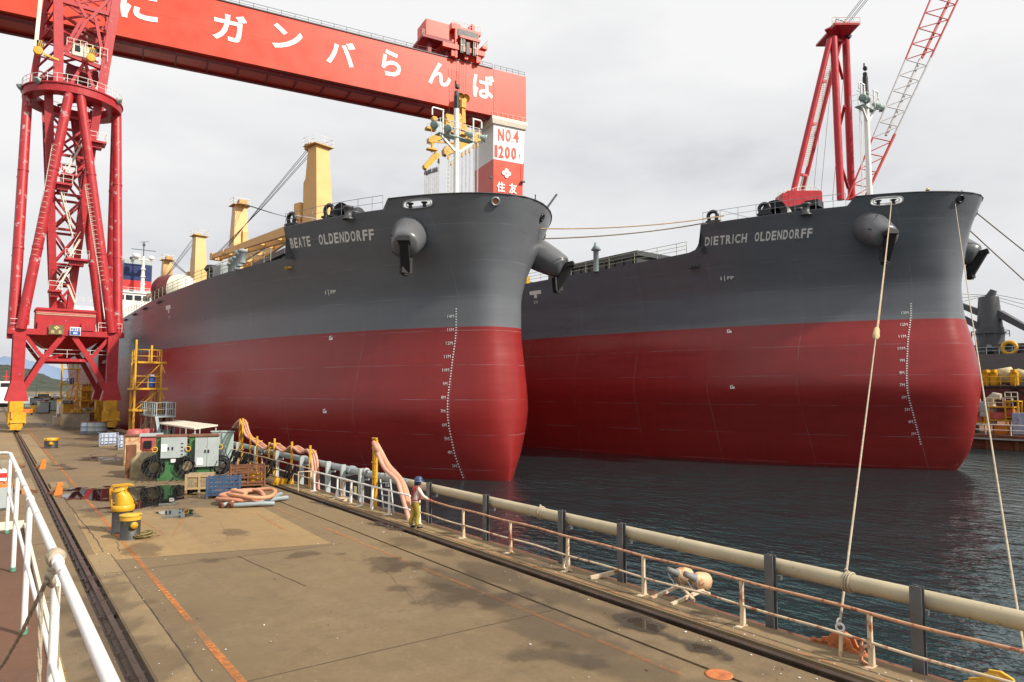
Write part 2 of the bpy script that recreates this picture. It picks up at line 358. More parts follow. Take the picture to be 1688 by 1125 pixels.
def text_shape(body, bold=0.0, res=3):
    cu = bpy.data.curves.new('lettering', 'FONT'); cu.body = body; cu.size = 1; cu.offset = bold; cu.resolution_u = res
    o = bpy.data.objects.new('lettering', cu); col.objects.link(o); dg = bpy.context.evaluated_depsgraph_get(); dg.update()
    me = bpy.data.meshes.new_from_object(o.evaluated_get(dg)); vs = [v.co.copy() for v in me.vertices]; fs = [tuple(p.vertices) for p in me.polygons]
    bpy.data.objects.remove(o); bpy.data.curves.remove(cu); bpy.data.meshes.remove(me)
    if not vs: return [], []
    x0 = min(v.x for v in vs); x1 = max(v.x for v in vs); y0 = min(v.y for v in vs); y1 = max(v.y for v in vs)
    return [((v.x - x0) / (x1 - x0), (v.y - y0) / (y1 - y0)) for v in vs], fs
def text_on(mb, body, o, xd, yd, bold=0.0):
    """lettering filling the parallelogram o, o+xd, o+yd"""
    uv, fs = text_shape(body, bold); o = Vector(o); xd = Vector(xd); yd = Vector(yd)
    return mb.add([o + xd * u + yd * v for u, v in uv], fs)

def railing(mb, pts, h, spacing, r=0.025, mids=(0.5,), post_r=None, n=6):
    """handrail with posts along a polyline of base points"""
    P = [Vector(p) for p in pts]; up = Vector((0, 0, h)); post_r = post_r or r
    mb.path([p + up for p in P], r, n)
    for k in mids: mb.path([p + up * k for p in P], r * 0.8, n)
    for a, b in zip(P, P[1:]):
        c = max(1, round((b - a).length / spacing))
        for i in range(c): q = a.lerp(b, i / c); mb.tube(q, q + up, post_r, n=n, caps=False)
    mb.tube(P[-1], P[-1] + up, post_r, n=n, caps=False); return mb

# ================================================================== the setting
WZ = -1.65
def plane_strip(mb, x0, x1, y0, y1, z): return mb.add([(x0, y0, z), (x1, y0, z), (x1, y1, z), (x0, y1, z)], [(0, 1, 2, 3)])
def step_x(mb, pts, y0, y1):
    """section (x, z) swept along the quay"""
    k = len(pts); vs = [(x, y, z) for y in (y0, y1) for x, z in pts]
    return mb.add(vs, [(i, i + 1, k + i + 1, k + i) for i in range(k - 1)])

def line(mb, pts, wd, z=0.011):
    for (xa, ya), (xb, yb) in zip(pts, pts[1:]):
        dx, dy = xb - xa, yb - ya; l = math.hypot(dx, dy); nx, ny = -dy / l * wd / 2, dx / l * wd / 2
        mb.add([(xa + nx, ya + ny, z), (xa - nx, ya - ny, z), (xb - nx, yb - ny, z), (xb + nx, yb + ny, z)], [(0, 1, 2, 3)])
    return mb
# water
m, b, P = base_mat('harbour_water'); lk = m.node_tree.links
b.inputs['Base Color'].default_value = (0.006, 0.027, 0.030, 1); b.inputs['Roughness'].default_value = 0.06; b.inputs['IOR'].default_value = 1.45
wm = mnode(m, 'ShaderNodeMapping', Scale=(1.0, 0.55, 1)); wm.inputs['Rotation'].default_value = (0, 0, R(-52)); lk.new(P, wm.inputs['Vector'])
h1 = noise(m, wm.outputs[0], 0.85, 4, 0.55); h2 = noise(m, wm.outputs[0], 2.9, 3, 0.5); h3 = noise(m, P, 0.14, 3); calm = rng(m, noise(m, P, 0.045, 4), 0.35, 0.65, 0.45, 1.15)
hh = math_(m, 'ADD', math_(m, 'MULTIPLY', math_(m, 'ADD', math_(m, 'MULTIPLY', h1, 1.25), math_(m, 'MULTIPLY', h2, 0.5)), calm), h3)
bump(m, b, hh, 1.0, 0.23)
water = struct(plane_strip(MB(), -4000, 4000, -300, 6000, WZ), 'water', m)

QE = 245.0                       # far end of the quay
mb = MB()
step_x(mb, [(-14, -3), (-14, 0), (2.0, 0), (2.0, -0.13)], -6, QE)
step_x(mb, [(2.40, -0.13), (2.40, 0.0), (3.0, 0.0), (10.29, 0)], -6, QE); step_x(mb, [(10.29, 0), (10.29, -0.08), (10.37, -0.08), (10.37, 0), (11.62, 0), (11.62, -0.12)], -6, QE)
mb.add([(-14, QE, -3), (13.05, QE, -3), (13.05, QE, 0), (-14, QE, 0)], [(0, 1, 2, 3)])
struct(mb, 'quay', quay_mat)
mb = MB(); step_x(mb, [(2.0, -0.13), (2.40, -0.13)], -6, QE); step_x(mb, [(11.62, -0.12), (12.06, -0.12)], -6, QE); struct(mb, 'rail_groove', groove_mat)
mb = MB(); step_x(mb, [(12.06, -0.12), (12.06, 0.05), (12.98, 0.05), (12.98, -0.34)], -6, QE)
struct(mb, 'quay_kerb', kerb_mat)
mb = MB(); step_x(mb, [(12.98, -0.34), (13.5, -0.34), (13.5, -3)], -6, QE); struct(mb, 'quay_edge', groove_mat)
mb = MB()
for x0, x1, y0, y1 in ((2.44, 3.02, -6, 24.3), (2.5, 3.25, 41.5, 43.6), (2.5, 3.3, 56, 92), (1.0, 1.84, 41, 46.5), (0.3, 1.84, 56, 96)): plane_strip(mb, x0, x1, y0, y1, 0.006 if y0 < 0 else 0.10)
for x0, x1, y0, y1 in ((2.5, 3.25, 41.5, 43.6), (2.5, 3.3, 56, 92), (1.0, 1.84, 41, 46.5), (0.3, 1.84, 56, 96)):
    mb.add([(x0, y0, 0), (x1, y0, 0), (x1, y1, 0), (x0, y1, 0), (x0, y0, .1), (x1, y0, .1), (x1, y1, .1), (x0, y1, .1)], [(0, 1, 5, 4), (1, 2, 6, 5), (3, 0, 4, 7)])
struct(mb, 'concrete_kerb', kerb_mat)
mb = MB(); p = [(2.62, 23.3), (8.9, 21.4), (9.25, 29.6), (8.7, 30.6), (2.75, 32.6)]
mb.add([(x, y, 0.005) for x, y in p], [range(len(p))]); struct(mb, 'concrete_patch', patch_mat)
for x0, y0, x1, y1 in ((5.2, 36.5, 8.0, 40), (6.5, 52, 9, 58), (.5, 14, 1.7, 17)):
    mb = MB(); mb.add([(x0, y0, .0045), (x1, y0 + .05, .0045), (x1 - .04, y1, .0045), (x0 + .05, y1, .0045)], [(0, 1, 2, 3)]); struct(mb, 'concrete_repair', repair_mat)
# expansion joints and cracks in the paving
mb = MB()
def crack(pts, wd=0.02, jag=0.05, seg=14, z=0.009):
    random.seed(len(mb.v) + 5); Q = []
    for (xa, ya), (xb, yb) in zip(pts, pts[1:]):
        for i in range(seg): t = i / seg; Q.append((xa + (xb - xa) * t + random.uniform(-jag, jag), ya + (yb - ya) * t))
    Q.append(pts[-1])
    for (xa, ya), (xb, yb) in zip(Q, Q[1:]):
        dx, dy = xb - xa, yb - ya; l = math.hypot(dx, dy); nx, ny = -dy / l * wd / 2, dx / l * wd / 2
        mb.add([(xa + nx, ya + ny, z), (xa - nx, ya - ny, z), (xb - nx, yb - ny, z), (xb + nx, yb + ny, z)], [(0, 1, 2, 3)])
crack([(3.03, 5), (3.03, 24)], 0.022, 0.012, 60); crack([(2.9, 24.5), (2.75, 40)], 0.03, 0.04, 30); crack([(6.0, 21.5), (6.5, 17.2)], 0.018, 0.02)
crack([(3.25, 24.2), (3.5, 26.5), (3.3, 29)], 0.02, 0.06); crack([(2.6, 21.6), (9.2, 21.2)], 0.018, 0.01)
crack([(3.2, 44), (10.2, 43.4)], 0.02, 0.02); crack([(3.2, 62), (10.2, 61)], 0.02, 0.02); crack([(0.2, 20), (1.8, 20)], .03, .02); crack([(0.2, 27), (1.8, 27)], .03, .02); crack([(0.2, 34), (1.8, 34)], .03, .02)
for yy in range(3, 60, 6): crack([(12.08, yy), (12.97, yy)], 0.015, 0.005, 3, 0.055)
for pts_ in ([(8.0, 14), (8.8, 17.5), (8.3, 20.5)], [(4.2, 9), (5.6, 9.4), (7.4, 8.8)], [(6.4, 24), (7.0, 27.5), (6.2, 31), (6.6, 35)], [(8.6, 35), (9.4, 38.5)], [(4.4, 47), (7.2, 49), (9.8, 48.4)]): crack(pts_, 0.006, 0.05, 16)
crack([(3.03, 12.3), (10.28, 12.0)], 0.014, 0.008, 40); crack([(3.03, 32.8), (10.28, 33.0)], 0.014, 0.01, 40)
struct(mb, 'paving_joints', groove_mat)
# tyre tracks left by turning trucks
tyre = worn_mat('tyre_rubber_mark', (0.06, 0.05, 0.04), 0.60, 2.2, 0.8); k_ = 0
for cx_, cy_, rr_, a0, a1 in ((14, 58, 8.2, 150, 215), (14, 58, 6.6, 150, 215)):
    k_ += 1; struct(line(MB(), [(cx_ + rr_ * math.cos(R(a0 + (a1 - a0) * i / 24)), cy_ + rr_ * 1.3 * math.sin(R(a0 + (a1 - a0) * i / 24))) for i in range(25)], 0.22, 0.0122 + .0006 * k_), 'tyre_track', tyre)
# crane rails
def rail_mesh(x, y0, y1, top, w=0.075, holes=1.3):
    mb = MB(); s = [(-.11, -.12), (-.11, -.10), (-.02, -.08), (-.02, .0), (-w, .015), (-w, .05), (w, .05), (w, .015), (.02, 0), (.02, -.08), (.11, -.10), (.11, -.12)]
    step_x(mb, [(x + a, top - 0.05 + bb) for a, bb in s], y0, y1)
    y = 1.0
    while y < 95:
        for sd in (-1, 1): mb.box((x + sd * 0.125, y, top - 0.13), (0.06, 0.09, 0.05))
        y += holes
    return mb
struct(rail_mesh(2.23, -6, QE, 0.035, 0.055), 'crane_rail', steel_rail)
struct(rail_mesh(11.84, -6, QE, 0.045), 'crane_rail', steel_rail)
# orange lines
struct(line(MB(), [(3.58, -2), (3.56, 14.5)], 0.15), 'floor_line', line_mat)
struct(line(MB(), [(3.56, 16.4), (3.56, 240)], 0.13), 'floor_line', line_mat); struct(line(MB(), [(3.56, 14.5), (3.56, 16.4)], 0.13), 'floor_line', line_faint)
struct(line(line(MB(), [(3.56, 24.6), (4.9, 26.4), (4.6, 30.2), (3.6, 30.6)], 0.09), [(5.0, 25.6), (6.6, 31), (8.6, 28.2), (8.4, 24.4)], 0.09), 'floor_line', line_faint)
struct(line(line(line(MB(), [(9.75, 8), (9.7, 24)], 0.12), [(9.6, 26), (9.6, 60)], .12), [(8.8, 62), (8.9, 100)], .1), 'floor_line', line_faint)
struct(line(MB(), [(1.25, -2), (1.1, 19)], 0.16), 'floor_line', yline_mat)
struct(line(MB(), [(12.2, -2), (12.2, 40)], 0.07, 0.056), 'floor_line', line_faint)
# wet and stained patches
wetA = wet_mat('puddle_water', 1.0, 0.85, 0.30, off=1.0); wetB = wet_mat('damp_stain', 0.0, 0.30); wetG = wet_mat('grime', 0.0, 0.26, off=.8); wetC = wet_mat('brown_puddle', 0.9, 0.7, 0.75, (0.03, 0.018, 0.012))
def wet(name, c, dx, dy, mat, rz=0.0, z=0.015):
    mb = MB(); mb.add([(-dx, -dy, 0), (dx, -dy, 0), (dx, dy, 0), (-dx, dy, 0)], [(0, 1, 2, 3)])
    o = struct(mb, name, mat); o.location = (c[0], c[1], z); o.rotation_euler = (0, 0, rz)
for i, (px, py, dx, dy, mt, rz) in enumerate(((255, 817, 2.0, 4.6, wetA, -0.3), (160, 814, 1.6, 3.6, wetA, 0.2), (297, 846, 0.8, 1.5, wetA, 0), (330, 925, 0.8, .55, wetB, 0), (490, 915, .7, .8, wetB, 0),
        (640, 930, 1.2, 2.2, wetB, .4), (760, 985, 1.6, 2.6, wetB, .6), (900, 1080, .8, 1.6, wetB, .8), (385, 880, .7, 1.2, wetB, 0), (1090, 1045, .55, 2.6, wetC, 0), (640, 868, .5, 2.6, wetC, 0),
        (70, 700, 1.3, 9, wetC, 0), (130, 735, 2.4, 7, wetB, .3), (170, 757, 2.0, 4, wetC, 0), (105, 770, .8, 3, wetC, 0), (260, 760, 2.5, 4, wetB, 0), (230, 905, .9, 1.4, wetB, 0), (140, 1040, .5, 1.3, wetB, 0), (155, 845, .8, 2.0, wetB, 0))):
    wet('puddle', G(px, py), dx, dy, mt, rz, 0.014 + 0.0012 * i)
wet('puddle', (11.0, 14, 0), 0.6, 9, wetG, 0, 0.045); wet('puddle', (9.6, 12, 0), 1.0, 9, wetG, 0, 0.047); wet('puddle', (2.2, 14, 0), 1.1, 12, wetG, 0, 0.048); wet('puddle', (12.5, 14, 0), 0.42, 9, wetB, 0, 0.062)

# wooded hills across the bay
def hills(x0, x1, y, h, seed, mat, name):
    random.seed(seed); mb = MB(); nx, ny = 150, 14; ph = [random.uniform(0, 6.28) for _ in range(9)]
    vs = []
    for j in range(ny):
        for i in range(nx):
            u = i / (nx - 1); v = j / (ny - 1); x = x0 + (x1 - x0) * u
            e = h * (0.62 + 0.2 * math.sin(u * 9 + ph[0]) + 0.13 * math.sin(u * 23 + ph[1]) + 0.06 * math.sin(u * 51 + ph[2])) * min(1, u * 7, (1 - u) * 7) ** 0.6
            z = e * math.sin(math.pi * min(1, v * 1.0) / 2) ** 0.8 * (1 + 0.07 * math.sin(u * 90 + v * 11 + ph[3])) + random.uniform(-.045, .045) * h * (0.25 if v < .9 else 1) * 0.7
            vs.append((x, y + v * h * 3.0 + math.sin(u * 30 + ph[5]) * h * .25, WZ - 2 + z))
    mb.add(vs, [(j * nx + i, j * nx + i + 1, (j + 1) * nx + i + 1, (j + 1) * nx + i) for j in range(ny - 1) for i in range(nx - 1)], True)
    return mb.build(name, mat, kind='structure')
m, b, P = base_mat('wooded_slope'); lk = m.node_tree.links
f = rng(m, noise(m, P, 0.07, 9, 0.75), 0.35, 0.65)
c = mixc(m, f, (0.022, 0.032, 0.022), (0.085, 0.098, 0.066)); sp = m.node_tree.nodes.new('ShaderNodeSeparateXYZ'); lk.new(P, sp.inputs[0])
lk.new(mixc(m, rng(m, sp.outputs['Z'], 3.5, 1.0), c, (0.20, 0.17, 0.12)), b.inputs['Base Color']); b.inputs['Roughness'].default_value = 0.95
bump(m, b, noise(m, P, 0.11, 8, 0.7), 1.0, 9.0)
hills(-330, 700, 1250, 88, 4, m, 'hill')
m2, b, P = base_mat('haze_blue_mountain'); b.inputs['Base Color'].default_value = (0.16, 0.22, 0.33, 1); b.inputs['Roughness'].default_value = 1  # distance haze put straight into the flat blue base colour
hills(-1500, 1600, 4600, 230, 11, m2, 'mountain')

# ================================================================== ships
KZ = [-8, -4, -1.65, 0.5, 3.3, 6.5, 9.6, 11.5, 13.5, 16, 18.95]
KS = [2.5, -1.0, -2.5, -2.8, -2.8, -2.5, -2.1, -2.1, -2.4, -3.2, -4.3]
KL = [60, 55, 55, 55, 55, 60, 66, 66, 62, 54, 45]
KC = [1.15, 1.18, 1.26, 1.44, 1.6, 1.62, 1.65, 1.65, 1.7, 1.8, 1.85]
HB = 15.6
def herm(ys, x, xs=KZ):
    n = len(xs); d = [(ys[i + 1] - ys[i]) / (xs[i + 1] - xs[i]) for i in range(n - 1)]
    mm = [d[0]] + [0 if d[i - 1] * d[i] <= 0 else 2 * d[i - 1] * d[i] / (d[i - 1] + d[i]) for i in range(1, n - 1)] + [d[-1]]
    x = min(max(x, xs[0]), xs[-1]); i = 0
    while i < n - 2 and x > xs[i + 1]: i += 1
    h = xs[i + 1] - xs[i]; t = (x - xs[i]) / h
    return (2 * t**3 - 3 * t * t + 1) * ys[i] + (t**3 - 2 * t * t + t) * h * mm[i] + (-2 * t**3 + 3 * t * t) * ys[i + 1] + (t**3 - t * t) * h * mm[i + 1]
LOA = 198.0
def hull_pt(d, z, side=-1, outw=0.0):
    """point on the shell: d metres aft of the stem, z up, side -1 starboard or 1 port; outw metres off the plating"""
    Lz = herm(KL, z); c = herm(KC, z) + 0.5 * math.exp(-d / 0.8) * min(1, max(0, z / 5)) * min(1, max(0, (17 - z) / 4)); x = min(max(1 - d / Lz, 0), 1)
    bb = HB * (1 - x * x) ** (1 / c)
    if d > LOA - 50:
        t = (d - (LOA - 50)) / 50.0
        bb *= 1 - (0.16 + 0.55 * max(0, (12 - z) / 16)) * t ** 2.2
    p = Vector((side * bb, herm(KS, z) + d, z))
    if outw:
        e = 0.08; a = hull_pt(d + e, z, side); u = hull_pt(d, z + e, side); n = (a - p).cross(u - p).normalized()
        if n.x * side < 0: n = -n
        p = p + n * outw
    return p
def hull_n(d, z, side):
    return (hull_pt(d, z, side, 1.0) - hull_pt(d, z, side)).normalized()
def deck_top(d, sheer):
    d = d - (0.3 if sheer == 0 else 1.75) if d > 10 else d
    if d < 6.5: return 18.95
    if d < 6.9: return 18.95 - 0.65 * (d - 6.5) / 0.4 if d > 6.5 else 18.95
    if d <= 16.55: return 18.3
    pts = [(16.56, 17.3), (16.62, 16.55), (16.9, 16.2), (17.5, 16.03), (19, 15.98), (26, 15.9), (38, 15.65), (75, 15.35), (LOA, 15.3)]
    for (a, za), (b_, zb) in zip([(16.55, 18.3)] + pts, pts):
        if d <= b_: return za + (zb - za) * (d - a) / (b_ - a) + sheer * min(1, max(0, (d - 16.5) / 10))
    return 15.3 + sheer

def build_ship(name, label, loc, rz, boot, grey, redc, sheer=0.0):
    root = thing(name, label, 'cargo ship', loc, rz, 'bulk carriers at the fitting-out quay')
    STEP = 16.85 if sheer == 0 else 18.3
    D = [0, .04, .12, .25, .45, .7, 1, 1.4, 1.9, 2.5, 3.2, *[3.3 + .1 * i for i in range(25)], 6.0, 6.49, 6.51, 6.7, 6.9, 7.6, 8.5, 9.5, 10.6, 11.8, 13, 14.3, 15.5, *[STEP + x for x in (-.3, 0, .01, .06, .2, .35, .65, .95)], STEP + 1.7, STEP + 2.5, 21.2, 22, 24, 26.5, 29, 32, 35, 38, 42, 46, 50, 55, 60, 66, 75, 90, 110, 130, 148, 155, 162, 168, 174, 180, 186, 192, 198]
    Zs = [-7.5, -5] + [-4 + .5 * k for k in range(39)]
    mb = MB()
    rings = []
    for side in (1, -1):
        for d in (D[::-1] if side == 1 else D[1:]):
            top = deck_top(d, sheer); zz = Zs + [15 + (top - 15) * k / 6 for k in range(1, 7)]
            if top > 18.2: zz = Zs + [15.6, 16.2, 16.8, 17.4, 18.0] + [18.05 + (min(top, 18.3) - 18.05) * k / 5 for k in range(5)] + [min(top, 18.3) + (top - min(top, 18.3)) * k / 13 for k in range(14)]
            else: zz = Zs + [15 + (top - 15) * k / 24 for k in range(1, 25)]
            rings.append([hull_pt(d, z, side) for z in zz])
    n = len(rings[0]); vs = [p for r_ in rings for p in r_]; k = len(rings)
    def opening(i, j):                                                                       # the roller fairlead is cut through the bulwark
        c = (rings[i][j] + rings[i + 1][j + 1]) / 2
        if c.x > 0 or c.z < 18: return False
        dd = c.y - herm(KS, c.z); return abs((dd - 4.45) / .93) ** 3.2 + abs((c.z - 18.43) / .28) ** 3.2 < 1
    mb.add(vs, [(i * n + j, (i + 1) * n + j, (i + 1) * n + j + 1, i * n + j + 1) for i in range(k - 1) for j in range(n - 1) if not opening(i, j)], True)
    mb.add(rings[0] + rings[-1], [(j, j + 1, n + j + 1, n + j) for j in range(n - 1)])       # transom
    hull = mb.build('hull', hull_paint(name + '_paint', boot, grey, redc, 0), root, local=True)
    mb = MB()                                                                                # decks, just under the sheer line
    for seg, off in (([d for d in D if 0.2 < d < STEP - .05], None), ([d for d in D if d > STEP + .05], -0.03)):
        L_ = []
        for d in seg:
            z = 17.85 if off is None else deck_top(d, sheer) + off
            a = hull_pt(d, z, -1, -0.03); b_ = hull_pt(d, z, 1, -0.03); L_.append((a, b_))
        v = [p for ab in L_ for p in ab]; mb.add(v, [(2 * i, 2 * i + 1, 2 * i + 3, 2 * i + 2) for i in range(len(L_) - 1)])
    z0 = deck_top(STEP + 1, sheer); a = hull_pt(STEP - .05, 17.8, -1, -.05); b_ = hull_pt(STEP - .05, 17.8, 1, -.05)
    mb.add([a, b_, Vector((b_.x, b_.y, z0 - .3)), Vector((a.x, a.y, z0 - .3))], [(0, 1, 2, 3)])
    mb.build('deck', dark, root, local=True)
    # bulwark cap bar round the bow
    mb = MB(); cap = [hull_pt(d, 18.95, 1, .02) for d in (6.45, 5, 4, 3, 2, 1.2, .6, .2)] + [hull_pt(d, 18.95, -1, .02) for d in (0, .2, .6, 1.2, 2, 3, 4, 5, 6.45)]
    mb.path(cap, 0.05, 6); mb.build('bulwark_rail', dark, root, local=True)
    # anchor bolsters, each with its anchor
    for side in (-1, 1):
        dq, rq = (4.2, 44) if side > 0 and sheer else (5.3, 22); c = hull_pt(dq, 16.55, side, -0.9 if dq > 5 else -.5); nrm = hull_n(dq, 16.55, side); hz = Matrix.Rotation(-side * R(rq), 3, 'Z') @ Vector((nrm.x, nrm.y, 0)).normalized(); ax = (hz * 0.87 + Vector((0, 0, -0.50))).normalized()
        mb = MB(); mb.lathe([(1.2, -1.4), (1.34, 0), (1.36, .5), (1.31, 1.4), (1.19, 2.4), (1.04, 3.2), (.97, 3.45), (.8, 3.6), (0, 3.62)], c, 32, ax)
        bo = mb.build('anchor_bolster', MATS['bolster_paint'], root, local=True)
        tip = c + ax * 3.7; sidev = ax.cross(Vector((0, 0, 1))).normalized(); upv = sidev.cross(ax).normalized()
        mb = MB(); mb.bar(tip - upv * 1.75 + ax * .25, tip + upv * .5 + ax * .25, .62, .55); mb.bar(tip + upv * .2 - ax * .1, tip + upv * .75 + ax * .5, .8, .36); mb.bar(tip - upv * .95 - ax * .2, tip - upv * 1.9 + ax * .45, .8, .42); mb.box(tip - upv * 1.8 + ax * .3, (.45, .45, .6))
        mb.tube(tip - ax * .5, tip + ax * .4, .3, n=8)
        aft = Vector((sidev.x, sidev.y, sidev.z)) * (1 if sidev.y > 0 else -1)
        for k in (0.35, -0.9):                                                              # two flukes lying back along the bolster
            p0 = tip + upv * k + ax * .15; p1 = p0 + aft * 1.15 - ax * 1.3 + upv * 0.1
            mb.bar(p0, p1, .62, .30, .08, .06)
        mb.build('anchor', MATS['anchor_black'], root, local=True)
    # draft marks at the forward perpendicular, both bows
    for side in (-1, 1):
        mb = MB(); z = -1.5
        while z < boot + 1.4:
            d = -herm(KS, z); k = round((z + 3.65) / 0.2)
            def q(dd, zz): return hull_pt(max(.05, d + dd), z + zz, side, 0.03)
            if k % 5 == 0:
                lab = '%dM' % max(1, round((z + 3.65))); uv, fs = text_shape(lab, 0.0, 1); ww = 0.145 * len(lab)
                if side < 0: mb.add([q(0.14 + ww - u * ww, v * .24 - .02) for u, v in uv], fs)
                else: mb.add([q(-.16 + u * ww, v * .19 - .02) for u, v in uv], fs)
            mb.add([q(-.045, 0), q(.045, 0), q(.045, .09), q(-.045, .09)], [(0, 1, 2, 3)])
            z += 0.2
        mb.build('draft_marks', letter_w, root, local=True)
    return root, hull

M('anchor_black', (0.010, 0.010, 0.011), .7, var=.4, rust=.12, rc=(.05, .03, .02))
def hull_text(mb, body, d0, d1, z0, z1, h, side=-1, bold=0.02, outw=0.015):
    """lettering laid on the shell: d0 to d1 along it, feet at z0 to z1, h tall"""
    uv, fs = text_shape(body, bold)
    return mb.add([hull_pt(d0 + (d1 - d0) * u, z0 + (z1 - z0) * u + h * v, side, outw) for u, v in uv], fs)
def oval(mb, d, z, rd, rz, side, outw, n=24, sq=3.2):
    pts = []
    for i in range(n):
        a = 2 * math.pi * i / n; ca, sa = math.cos(a), math.sin(a)
        pts.append(hull_pt(d + rd * math.copysign(abs(ca) ** (2 / sq), ca), z + rz * math.copysign(abs(sa) ** (2 / sq), sa), side, outw))
    return pts
M('bolster_paint', (0.118, 0.122, 0.130), 0.3, var=0.06, bp=0.03)

def ship_fittings(root, sheer, nm, d_name, z_name, boot, fp, white_frame):
    for wd, (a, b_) in nm:
        mb = MB(); wts = [.42 if ch == 'I' else 1.0 for ch in wd]; tot = sum(wts); x = a
        for ch, wt in zip(wd, wts):
            cw = (a - b_) * wt / tot; z_ = z_name[0] + (z_name[1] - z_name[0]) * (d_name[0] - x) / (d_name[0] - d_name[1]); x1_ = x - cw * (.80 if wt == 1 else .40)
            hull_text(mb, ch, x, x1_, z_, z_ + (z_name[1] - z_name[0]) * (x - x1_) / (d_name[0] - d_name[1]), 0.76, -1, 0.032); x -= cw
        mb.build('name_lettering', letter_grey, root, local=True)
    mb = MB(); d, z = fp
    hull_text(mb, 'FP', d - .15, d - .75, z, z, .28); hull_text(mb, '1', d + .45, d + .36, z, z, .3)
    for aa in (d + .05, d): pass
    mb.add([hull_pt(d + x, z + y, -1, .015) for x, y in ((.12, -.1), (.05, -.1), (.05, .38), (.12, .38))], [(0, 1, 2, 3)])
    for zz in (boot - .58, 3.1):
        for x0, x1, y0, y1 in ((.15, -.25, 0, .10), (.15, .06, .1, .32), (-.05, -.25, .1, .2), (0, -.08, .2, .36)):
            mb.add([hull_pt(d + x, zz + y, -1, .015) for x, y in ((x0, y0), (x1, y0), (x1, y1), (x0, y1))], [(0, 1, 2, 3)])
    d = 43.8 if sheer == 0 else 38.4; zt = 13.95
    for x0, x1, y0, y1 in ((.9, -.9, 0, .42), (.22, -.22, -.4, 0)): mb.add([hull_pt(d + x, zt + y, -1, .015) for x, y in ((x0, y0), (x1, y0), (x1, y1), (x0, y1))], [(0, 1, 2, 3)])
    hull_text(mb, '2', d + .35, d + .15, zt - 1, zt - 1, .28); mb.add([hull_pt(d + x, zt - 1 + y, -1, .015) for x, y in ((.02, 0), (-.03, 0), (-.03, .4), (.02, .4))], [(0, 1, 2, 3)]); hull_text(mb, '1', d - .15, d - .25, zt - 1, zt - 1, .28)
    mb.build('hull_marks', letter_w, root, local=True)
    # roller fairlead in the bulwark: rounded frame, pale inside, two dark rollers
    fr = MB(); fr.path(oval(fr, 4.45, 18.43, .95, .29, -1, .03), .055, 8, True)
    f = fr.build('fairlead', letter_w if white_frame else grey_st, root, local=True)
    pn = MB(); pn.path(oval(pn, 4.45, 18.43, .80, .20, -1, -.14), .05, 8, True); pn.build('inner_lip', white, f, local=True)
    for dd in (4.0, 4.9):
        r_ = MB(); p = hull_pt(dd, 18.22, -1, .06); r_.lathe([(0, 0), (.16, 0), (.13, .06), (.13, .2), (.24, .26), (.24, .32), (0, .33)], p, 12); r_.build('roller', black, f, local=True)
    for d, z, side in ((0.55, 18.42, -1), (1.0, 18.1, 1), (5.5, 17.9, 1)):
        mb = MB(); p = hull_pt(d, z, side, .0); n_ = hull_n(d, z, side); mb.torus(p + n_ * .04, .27, .085, n_, 20, 8)
        ch = mb.build('mooring_chock', grey_st if side < 0 and white_frame is False else black, root, local=True)
        mb = MB(); mb.lathe([(0, .02), (.24, .02)], p, 16, n_); mb.build('chock_hole', black if white_frame or side > 0 else MATS['orange_rust'], ch, local=True)
    mb = MB(); p = hull_pt(16.9 if sheer == 0 else 18.7, 15.2 if sheer == 0 else 14.7, -1, .1); mb.bar(p + Vector((-.1, -.5, 0)), p + Vector((-.1, .5, 0)), .16); mb.tube(p + Vector((.3, -.2, 0)), p + Vector((-.4, -.2, 0)), .06); mb.tube(p + Vector((.3, .2, 0)), p + Vector((-.4, .2, 0)), .06); mb.build('bracket', yellow_w if sheer == 0 else dark, root, local=True)
    # forecastle fittings along the starboard edge
    for d in ((16.3, 12.0) if sheer == 0 else (17.3, 12.9)):
        mb = MB(); p = hull_pt(d, 18.3, -1, -.35); t = (hull_pt(d + .5, 18.3, -1) - hull_pt(d - .5, 18.3, -1)).normalized()
        arc = [p + t * (.42 * math.cos(a)) + Vector((0, 0, .55 + .42 * math.sin(a))) for a in [math.pi * i / 10 for i in range(-2, 13)]]
        mb.path([p + t * .45 - Vector((0, 0, .5))] + arc + [p - t * .45 - Vector((0, 0, .5))], .17, 8); mb.bar(p - t * .6 + Vector((0, 0, .04)), p + t * .6 + Vector((0, 0, .04)), .5, .16)
        mb.build('panama_chock', black, root, local=True)
    mb = MB(); railing(mb, [hull_pt(d, 18.3, -1, -.06) for d in (16.7 if sheer == 0 else 18.1, 15, 13.5, 12, 10.5, 9, 7.8, 6.95)], 1.05, 1.5, .022, (.5,)); railing(mb, [hull_pt(d, 18.3, 1, -.06) for d in (16.5, 14, 11.5, 9, 6.95)], 1.05, 1.5, .022, (.5,))
    mb.bar(hull_pt(16.45, 18.3, -1, -.06) + Vector((0, 0, 1)), hull_pt(16.45, 18.3, 1, -.06) + Vector((0, 0, 1)), .04)
    mb.build('forecastle_railing', grey_st, root, local=True)
    mb = MB()
    for side in (-1, 1): railing(mb, [hull_pt(d, deck_top(d, sheer), side, -.08) for d in (19.5, 20.5, 22.5, 25, 28, 31, 35, 40, 46, 54, 64, 76, 90, 110, 130, 150, 170, 190)], 1.1, 2.2, .028, (.35, .67))
    mb.build('deck_railing', MATS['deck_rail_green'], root, local=True)
    for (dx, dy, s_) in ((-9.2, 5.6, 1), (-8.2, 6.8, 1), (-6.5, 8.2, 1.2)):
        mb = MB(); p = Vector((dx, dy, 17.85)); mb.lathe([(.45 * s_, 0), (.45 * s_, .1), (.3 * s_, .15), (.28 * s_, .75), (.42 * s_, .85), (.42 * s_, 1.0), (0, 1.02)], p, 16); mb.build('mooring_bollard', dark, root, local=True)
